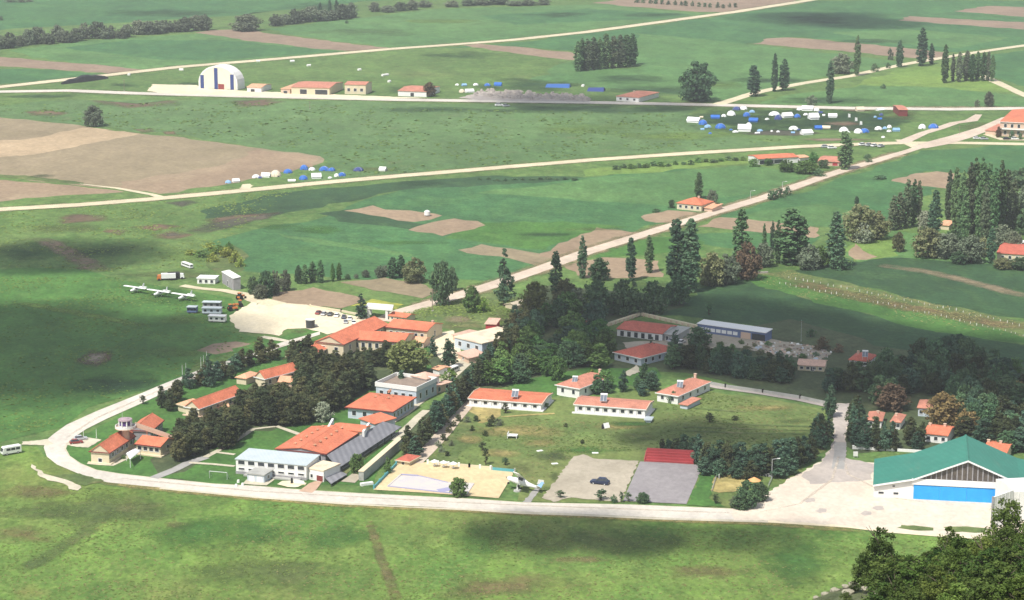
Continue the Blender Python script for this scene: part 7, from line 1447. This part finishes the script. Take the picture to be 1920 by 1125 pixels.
row('bush', [(395, 470, 16, 24), (410, 476, 16, 30), (425, 482, 20, 30), (440, 492, 22, 26), (380, 482, 14, 30), (400, 490, 16, 30), (450, 500, 18, 22), (360, 478, 10, 26), (430, 470, 16, 20)], ('bright', 'yellow', 'broad'), 'yellow-green scrub bush beside the slanted bus', 'yellow-green scrub by the slanted bus')
row('bush', [(x, 318 - (x - 1150) * .075 + q.uniform(-1.5, 1.5), q.uniform(5, 10), q.uniform(12, 20)) for x in range(1155, 1400, 14)], ('broadd', 'broad'), 'low dark bush in the hedge between the pale crop and the meadow', 'hedge between the pale crop and the meadow')
row('bush', [(x, 337 + q.uniform(-2, 2), q.uniform(3, 5), q.uniform(10, 18)) for x in range(900, 1090, 16)], ('broadd',), 'low dark bush along the ditch beside the long gravel road', 'ditch bushes beside the long gravel road')
row('bush', [(822, 838, 12, 14), (832, 826, 14, 16), (828, 848, 10, 14), (842, 812, 14, 16), (850, 800, 12, 14), (860, 790, 14, 16), (876, 792, 12, 14), (893, 790, 12, 14), (918, 800, 16, 14), (924, 792, 14, 14), (934, 798, 14, 18), (838, 855, 10, 12), (910, 818, 12, 12), (885, 808, 10, 12), (846, 836, 10, 12)], ('pine2', 'pine', 'hedge'), 'ragged low shrub in the weedy corner of the sports field by the avenue', 'weedy shrubs beside the avenue')
row('pine', [(1242, 844, 22, 16), (1254, 848, 26, 22), (1268, 850, 30, 28), (1282, 852, 38, 33), (1298, 854, 36, 33), (1312, 872, 58, 36), (1324, 880, 50, 36), (1336, 884, 50, 39), (1350, 880, 54, 36), (1364, 886, 60, 39), (1378, 886, 52, 36), (1390, 886, 60, 39), (1402, 890, 48, 36), (1416, 890, 56, 42), (1428, 892, 62, 42), (1440, 892, 54, 39), (1456, 888, 62, 42), (1470, 884, 60, 39), (1484, 880, 58, 39), (1496, 876, 56, 39), (1508, 870, 52, 36), (1520, 864, 44, 36), (1320, 892, 34, 33), (1350, 894, 36, 36), (1380, 898, 36, 36), (1410, 900, 36, 39), (1462, 896, 40, 39), (1480, 890, 38, 39)], ('spruce', 'pine', 'spruce'), 'dark conifer in the plantation behind the red bleachers', 'conifer plantation behind the red bleachers')
row('bush', [(1352, 652, 12, 20), (1372, 655, 10, 18), (1400, 660, 12, 22), (1425, 664, 10, 20), (1440, 648, 8, 16), (1462, 668, 10, 20), (1480, 660, 8, 16), (1390, 645, 8, 14), (1505, 672, 10, 20), (1530, 668, 8, 18), (1415, 650, 7, 14)], ('broad', 'broadd', 'olive'), 'green bush growing among the scrap in the yard', 'bushes in the scrap yard')
def inside(P, x, y):
    r_ = False
    for a, b in zip(P, P[1:] + P[:1]):
        if (a[1] > y) != (b[1] > y) and x < (b[0] - a[0]) * (y - a[1]) / (b[1] - a[1]) + a[0]: r_ = not r_
    return r_
def grove(key, poly, n, h, w, lf, label, group, seed, avoid=(), mind=10, squash=.5):
    q = random.Random(seed); xs = [p[0] for p in poly]; ys = [p[1] for p in poly]; pts = []; tries = 0
    while len(pts) < n and tries < n * 80:
        tries += 1; x, y = q.uniform(min(xs), max(xs)), q.uniform(min(ys), max(ys))
        if not inside(poly, x, y) or any(inside(a, x, y - f * h) for a in list(avoid) + CLEAR for f in (0, .3, .6, .9)): continue
        if any(math.hypot(x - a, (y - b) / squash) < mind for a, b in pts): continue
        pts.append((x, y))
    for x, y in pts:
        tpx(key if isinstance(key, str) else key[q.randrange(len(key))], x, y, h * q.uniform(.72, 1.22), w * q.uniform(.8, 1.25), label, group, lf[q.randrange(len(lf))])
CLEAR = [  # roofs and yards the photo shows clear of foliage
    [(338, 748), (418, 722), (438, 732), (436, 760), (380, 772), (340, 768)], [(478, 702), (524, 680), (540, 688), (552, 712), (500, 712)], [(165, 845), (190, 810), (236, 778), (318, 776), (320, 840), (300, 850), (210, 870)],
    [(545, 665), (620, 630), (690, 596), (805, 600), (800, 632), (650, 648), (640, 655)], [(700, 700), (800, 690), (828, 690), (806, 728), (770, 740)], [(645, 765), (700, 728), (782, 742), (770, 775), (720, 800), (690, 810), (640, 790)], [(515, 842), (590, 792), (690, 780), (680, 830), (620, 860)],
    [(1155, 616), (1175, 595), (1310, 600), (1440, 615), (1440, 645), (1560, 655), (1565, 676), (1450, 668), (1330, 650), (1255, 650), (1250, 672), (1150, 665)], [(1135, 612), (1201, 582), (1310, 604), (1308, 620), (1201, 592), (1140, 618)], [(1490, 674), (1555, 676), (1552, 698), (1494, 698)], [(1588, 660), (1642, 660), (1642, 684), (1590, 684)],
    [(1625, 772), (1692, 772), (1690, 795), (1625, 792)], [(1730, 796), (1786, 796), (1780, 822), (1732, 818)], [(1207, 846), (1300, 851), (1302, 872), (1207, 868)], [(1040, 720), (1062, 692), (1102, 696), (1088, 742), (1040, 745)], [(1228, 740), (1262, 700), (1300, 708), (1285, 755), (1230, 755)],
    [(876, 745), (886, 724), (1024, 735), (1018, 770), (876, 765)], [(1074, 757), (1080, 740), (1222, 750), (1216, 785), (1074, 775)], [(1300, 713), (1560, 756), (1560, 768), (1300, 722)], [(850, 632), (896, 600), (950, 615), (905, 660), (852, 650)], [(1566, 758), (1596, 756), (1590, 850), (1556, 850)]]
AV = [[(330, 726), (420, 720), (450, 735), (440, 775), (390, 790), (330, 780)], [(440, 690), (540, 678), (562, 700), (556, 728), (490, 728), (440, 715)], [(160, 840), (330, 770), (335, 850), (255, 880), (160, 880)],
      [(600, 640), (760, 640), (800, 625), (810, 650), (660, 668), (560, 690), (535, 668)], [(690, 690), (830, 680), (850, 730), (790, 780), (700, 740)], [(640, 760), (790, 730), (800, 780), (690, 830), (640, 790)], [(450, 800), (470, 800), (600, 800), (640, 850), (440, 900), (440, 840)],
      [(285, 900), (350, 860), (400, 840), (420, 848), (360, 880), (310, 905)], [(725, 650), (800, 640), (815, 690), (770, 712), (720, 700)]]
grove('pine', [(280, 880), (290, 860), (330, 840), (330, 800), (360, 790), (440, 780), (450, 740), (480, 735), (565, 735), (560, 690), (660, 672), (720, 660), (725, 700), (690, 735), (640, 765), (585, 795), (540, 800), (470, 800), (430, 845), (380, 850), (345, 868), (300, 895)], 120, 46, 40, ('pine', 'pine2', 'pine'), 'dark pine in the dense grove in the middle of the base', 'dense pine grove in the middle of the base', 5, AV, 10)
grove('pine', [(535, 700), (545, 680), (600, 672), (660, 668), (720, 652), (725, 668), (640, 690), (560, 715)], 12, 44, 36, ('pine', 'pine2'), 'dark pine in the dense grove in the middle of the base', 'dense pine grove in the middle of the base', 6, (), 16)
grove('pine', [(300, 760), (330, 735), (400, 712), (450, 685), (500, 668), (540, 660), (530, 675), (470, 690), (440, 712), (370, 728), (330, 755), (310, 790)], 18, 34, 30, ('pine', 'pine2', 'spruce'), 'dark pine in the belt along the parade road', 'pine belt along the parade road', 8, (), 14)
grove(('pine', 'pine', 'spruce'), [(755, 858), (772, 835), (800, 795), (850, 735), (880, 700), (930, 650), (985, 610), (1010, 625), (960, 680), (900, 728), (870, 755), (840, 790), (810, 825), (780, 858)], 62, 50, 32, ('pine', 'spruce', 'pine2'), 'dark conifer in the avenue running from the pool to the gravel road', 'dark avenue of conifers', 9, ([(690, 640), (880, 620), (900, 660), (850, 712), (790, 790), (760, 810), (700, 800)],), 9)
grove(('broad', 'pine', 'broad'), [(990, 620), (1030, 590), (1120, 590), (1140, 625), (1140, 680), (1110, 700), (1000, 722), (960, 715), (900, 735), (960, 670)], 46, 44, 46, ('broadd', 'spruce', 'broad', 'broad'), 'dark leafy tree in the shaded wood behind the barracks', 'shaded wood behind the barracks', 12, ([(1142, 600), (1320, 600), (1320, 700), (1142, 690)],), 12)
grove(('pine', 'broad'), [(1200, 700), (1290, 690), (1330, 702), (1420, 712), (1560, 740), (1570, 700), (1480, 690), (1400, 668), (1330, 660), (1280, 672), (1240, 690)], 44, 40, 34, ('spruce', 'broadd', 'pine'), 'dark tree in the shaded belt behind the sports field wall', 'shaded belt behind the sports field wall', 14, ([(1480, 660), (1570, 660), (1570, 702), (1480, 702)],), 11)
grove(('broad', 'pine'), [(1560, 722), (1600, 700), (1660, 700), (1700, 690), (1760, 672), (1860, 690), (1940, 720), (1940, 850), (1900, 850), (1800, 830), (1700, 760), (1600, 765)], 100, 50, 46, ('broadd', 'spruce', 'broadd', 'pine'), 'dark tree in the shaded forest behind the green hangar', 'shaded forest behind the green hangar', 15, ([(1700, 740), (1790, 740), (1800, 830), (1700, 800)], [(1600, 770), (1700, 770), (1700, 805), (1600, 805)]), 13)
grove(('spruce', 'pine'), [(1535, 770), (1562, 765), (1560, 800), (1552, 835), (1540, 850), (1520, 850), (1528, 800)], 12, 50, 28, ('spruce', 'pine'), 'dark conifer lining the narrow approach road on the sports field side', 'conifers lining the approach road, field side', 16, (), 9)
grove(('spruce', 'pine'), [(1598, 770), (1612, 768), (1618, 812), (1740, 822), (1740, 846), (1640, 848), (1596, 838)], 26, 46, 28, ('spruce', 'pine'), 'dark conifer lining the narrow approach road on the hangar side', 'conifers lining the approach road, hangar side', 17, (), 10)
grove('pine', [(1040, 745), (1078, 722), (1100, 735), (1120, 735), (1200, 730), (1225, 700), (1230, 725), (1215, 745), (1150, 742), (1090, 742)], 8, 34, 26, ('spruce', 'broadd'), 'dark garden tree between the cottages and barracks', 'garden trees between the cottages', 18, ([(1036, 690), (1105, 690), (1105, 752), (1036, 752)],), 14)
PG = ('dark pine in the dense grove in the middle of the base', 'dense pine grove in the middle of the base')
grove('pine', [(352, 790), (400, 772), (445, 752), (448, 790), (400, 815), (352, 812)], 12, 26, 30, ('pine', 'pine2'), *PG, 41, (), 8)
grove('pine', [(478, 735), (560, 722), (565, 748), (480, 756)], 8, 22, 28, ('pine', 'pine2'), *PG, 42, (), 8)
grove('pine', [(652, 668), (735, 655), (730, 690), (640, 695)], 9, 30, 30, ('pine', 'pine2'), *PG, 43, (), 8)
grove('pine', [(566, 690), (640, 676), (640, 700), (566, 712)], 6, 26, 30, ('pine', 'pine2'), *PG, 44, (), 8)
ROCKM = mat('pale_limestone', (.30, .28, .21), [((.28, .26, .2), .9, .4, .6, .8), ((.38, .35, .28), 2, .5, .7, .6)], .95)
# trees on the hillside
species('hillbush', 'hillside_oak', 'oak', 6.5, 5.2, lambda t: (math.sin(math.pi * min(1, .14 + t * .84)) ** .6), 95, 60, .62, .15, 'hill', 3, .03, .6, 9)
def hill_tree(x, ydist, H, W, label, group, lf):
    X = (x - 960) / F * (ydist * math.cos(PITCH) + 80 * math.sin(PITCH)); 
    P = Vector((X, ydist, hill_z(X, ydist) - .15)); return tree('hillbush', P, H, W, label, group, lf)
HT = [(1650, 226, 7.2, 4.6, 'tallest leafy tree at the outer edge of the hillside thicket', None, 'hilld'), (1625, 240, 4.2, 3.4, 'small dark tree tucked under the outermost hillside tree', None, 'hilld'), (1790, 262, 7.0, 4.2, 'open-crowned hillside tree in front of the white apron strip', None, 'hill'), (1895, 258, 9.5, 6.0, 'tall hillside tree covering the foot of the white shelter', None, 'hill')]
for h_ in HT: hill_tree(*h_)
q = random.Random(31)
SIL = [(1640, 1052), (1690, 1045), (1730, 1040), (1760, 1024), (1800, 1010), (1850, 1012), (1880, 990), (1920, 985), (2010, 985)]
def sil(x):
    for (a, b), (c, d) in zip(SIL, SIL[1:]):
        if a <= x <= c: return b + (d - b) * (x - a) / (c - a)
    return 985
def on_hill(px, py):
    d = Vector((1, 0, 0)) * ((px - 960) / F) + UP * ((562.5 - py) / F) + FWD; t = 60.0
    while t < 320:
        p = CAM + d * t
        if p.z <= hill_z(p.x, p.y): return Vector((p.x, p.y, hill_z(p.x, p.y)))
        t += .5
    return None
n_ = 0; tr_ = 0; got = []
while n_ < 78 and tr_ < 4000:
    tr_ += 1; x, y = q.uniform(1652, 1990), q.uniform(1056, 1190)
    P = on_hill(x, y)
    if P is None or any((P - g).length < 1.5 for g in got): continue
    hp = min(q.uniform(60, 120), y - sil(x) + q.uniform(-6, 14))
    if hp < 22: continue
    h = hm(P, hp); got.append(P); n_ += 1
    tree('hillbush', P - Vector((0, 0, .15)), h, max(h * q.uniform(.85, 1.15), 1.6), 'leafy tree in the hillside thicket below the viewpoint', 'hillside thicket', ('hill', 'hilld', 'hilld')[n_ % 3], q)
for i, x in enumerate((1530, 1556, 1590, 1606)):
    hill_tree(x, 236 + 4 * (i % 2), q.uniform(1.0, 1.6), q.uniform(1.2, 1.8), 'low shrub on the rocky lip of the hillside', 'low shrubs on the rocky lip', 'hilld')

q = random.Random(77)
for i, (x, y, r) in enumerate(((1566, 1108, .9), (1585, 1101, .7), (1601, 1096, 1.0), (1612, 1088, .6), (1548, 1116, .8), (1592, 1112, 1.1), (1530, 1121, .6), (1622, 1104, .7))):
    P = on_hill(x, y)
    if P is None: continue
    bm = bmesh.new(); bmesh.ops.create_icosphere(bm, subdivisions=2, radius=r * .7)
    for v in bm.verts: v.co *= q.uniform(.75, 1.15); v.co.z *= .6
    me = bpy.data.meshes.new('boulder'); bm.to_mesh(me); bm.free(); me.materials.append(ROCKM)
    o = bpy.data.objects.new('boulder', me); col.objects.link(o); o.location = P; tag(o, 'pale limestone boulder on the rocky lip of the hillside', 'boulder', 'boulders on the rocky lip')
# ------------------------------------------------------------------ air, clouds, sky, sun, camera
EL, AZ = R(57), math.atan2(-.80, -.60)           # towards the sun: behind the camera, over the left shoulder
SUN = Vector((math.cos(AZ) * math.cos(EL), math.sin(AZ) * math.cos(EL), math.sin(EL)))
def cloud_mat():
    m, nt, N, L = new_mat('cloud_vapour')
    d = N.new('ShaderNodeBsdfDiffuse'); d.inputs[0].default_value = (.9, .9, .92, 1); t = N.new('ShaderNodeBsdfTransparent'); mx = N.new('ShaderNodeMixShader')
    lw = N.new('ShaderNodeLayerWeight'); lw.inputs[0].default_value = .5
    r = N.new('ShaderNodeMapRange'); r.inputs[1].default_value = 0; r.inputs[2].default_value = 1; r.inputs[3].default_value = .34; r.inputs[4].default_value = .03
    L.new(lw.outputs['Facing'], r.inputs[0]); L.new(r.outputs[0], mx.inputs[0])
    L.new(t.outputs[0], mx.inputs[1]); L.new(d.outputs[0], mx.inputs[2])
    o = N.new('ShaderNodeOutputMaterial'); L.new(mx.outputs[0], o.inputs[0]); return m
CM = cloud_mat()
def cloud(poly, n, r, seed, alt=(620, 720)):
    q = random.Random(seed); xs = [p[0] for p in poly]; ys = [p[1] for p in poly]; k = 0
    bm = bmesh.new()
    gp = [G(*p) for p in poly]; gx = [p.x for p in gp]; gy = [p.y for p in gp]; gpo = [(p.x, p.y) for p in gp]
    while k < n:
        x, y = q.uniform(min(gx), max(gx)), q.uniform(min(gy), max(gy))
        if not inside(gpo, x, y): continue
        k += 1; a = q.uniform(*alt); c = Vector((x, y, 0)) + SUN * (a / SUN.z); rr = r * q.uniform(.6, 1.25)
        bmesh.ops.create_icosphere(bm, subdivisions=2, radius=rr, matrix=Matrix.Translation(c) @ Matrix.Diagonal((1, 1, .55, 1)))
    me = bpy.data.meshes.new('cloud'); bm.to_mesh(me); bm.free(); me.materials.append(CM)
    for p in me.polygons: p.use_smooth = True
    o = bpy.data.objects.new('cloud', me); col.objects.link(o); tag(o, kind='stuff')
cloud([(-40, 575), (120, 570), (280, 600), (430, 625), (400, 665), (250, 705), (60, 740), (-40, 700)], 50, 26, 1)
cloud([(60, 455), (220, 462), (260, 480), (120, 505), (-20, 500)], 22, 20, 2)
cloud([(1010, 600), (1060, 560), (1200, 545), (1330, 560), (1500, 590), (1700, 630), (1960, 660), (1960, 770), (1800, 745), (1640, 735), (1560, 735), (1480, 720), (1250, 690), (1140, 680), (1030, 680)], 130, 27, 3)
cloud([(1280, 800), (1400, 805), (1530, 815), (1520, 860), (1300, 870), (1240, 840)], 12, 16, 8)
cloud([(830, 985), (1060, 975), (1500, 992), (1560, 1008), (1340, 1022), (1000, 1018)], 26, 13, 4)
cloud([(900, 186), (1100, 186), (1320, 196), (1300, 204), (1000, 200)], 12, 34, 5)
cloud([(1430, 30), (1640, 24), (1660, 48), (1450, 54)], 9, 50, 6)
# haze
m, nt, N, L = new_mat('haze_air')
pv = N.new('ShaderNodeVolumePrincipled'); pv.inputs['Color'].default_value = (.93, .96, 1, 1); pv.inputs['Density'].default_value = .00011; pv.inputs['Anisotropy'].default_value = .2
L.new(pv.outputs[0], N.new('ShaderNodeOutputMaterial').inputs['Volume'])
o = MB().box(-6000, 6000, -1700, 9500, -5, 232).build('haze', m); tag(o, kind='stuff')
w = bpy.data.worlds.new('World'); sc.world = w; w.use_nodes = True
nt = w.node_tree; N = nt.nodes; L = nt.links; N.clear()
sky = N.new('ShaderNodeTexSky'); sky.sky_type = 'NISHITA'; sky.sun_disc = False; sky.sun_elevation = EL; sky.sun_rotation = math.pi / 2 - AZ; sky.air_density = 1.2; sky.dust_density = 1.5
bg = N.new('ShaderNodeBackground'); bg.inputs[1].default_value = .12
hz = N.new('ShaderNodeHueSaturation'); hz.inputs['Saturation'].default_value = .55
L.new(sky.outputs[0], hz.inputs['Color']); L.new(hz.outputs[0], bg.inputs[0]); L.new(bg.outputs[0], N.new('ShaderNodeOutputWorld').inputs[0])
sl = bpy.data.lights.new('sun', 'SUN'); sl.energy = 4.2; sl.angle = R(.55); sl.color = (1, .955, .88)
so = bpy.data.objects.new('sun', sl); col.objects.link(so); so.rotation_euler = SUN.to_track_quat('Z', 'Y').to_euler()
cd = bpy.data.cameras.new('camera'); co = bpy.data.objects.new('camera', cd); col.objects.link(co)
co.location = CAM; co.rotation_euler = (math.pi / 2 - PITCH, 0, 0)
cd.sensor_width = 36; cd.lens = 36 * F / 1920; cd.clip_start = 1; cd.clip_end = 40000
sc.camera = co
sc.view_settings.view_transform = 'Standard'; sc.view_settings.look = 'None'; sc.view_settings.exposure = .36; sc.view_settings.gamma = 1
sc.cycles.transparent_max_bounces = 64; sc.cycles.max_bounces = 6; sc.cycles.diffuse_bounces = 2; sc.cycles.volume_bounces = 0
sc.cycles.use_denoising = True
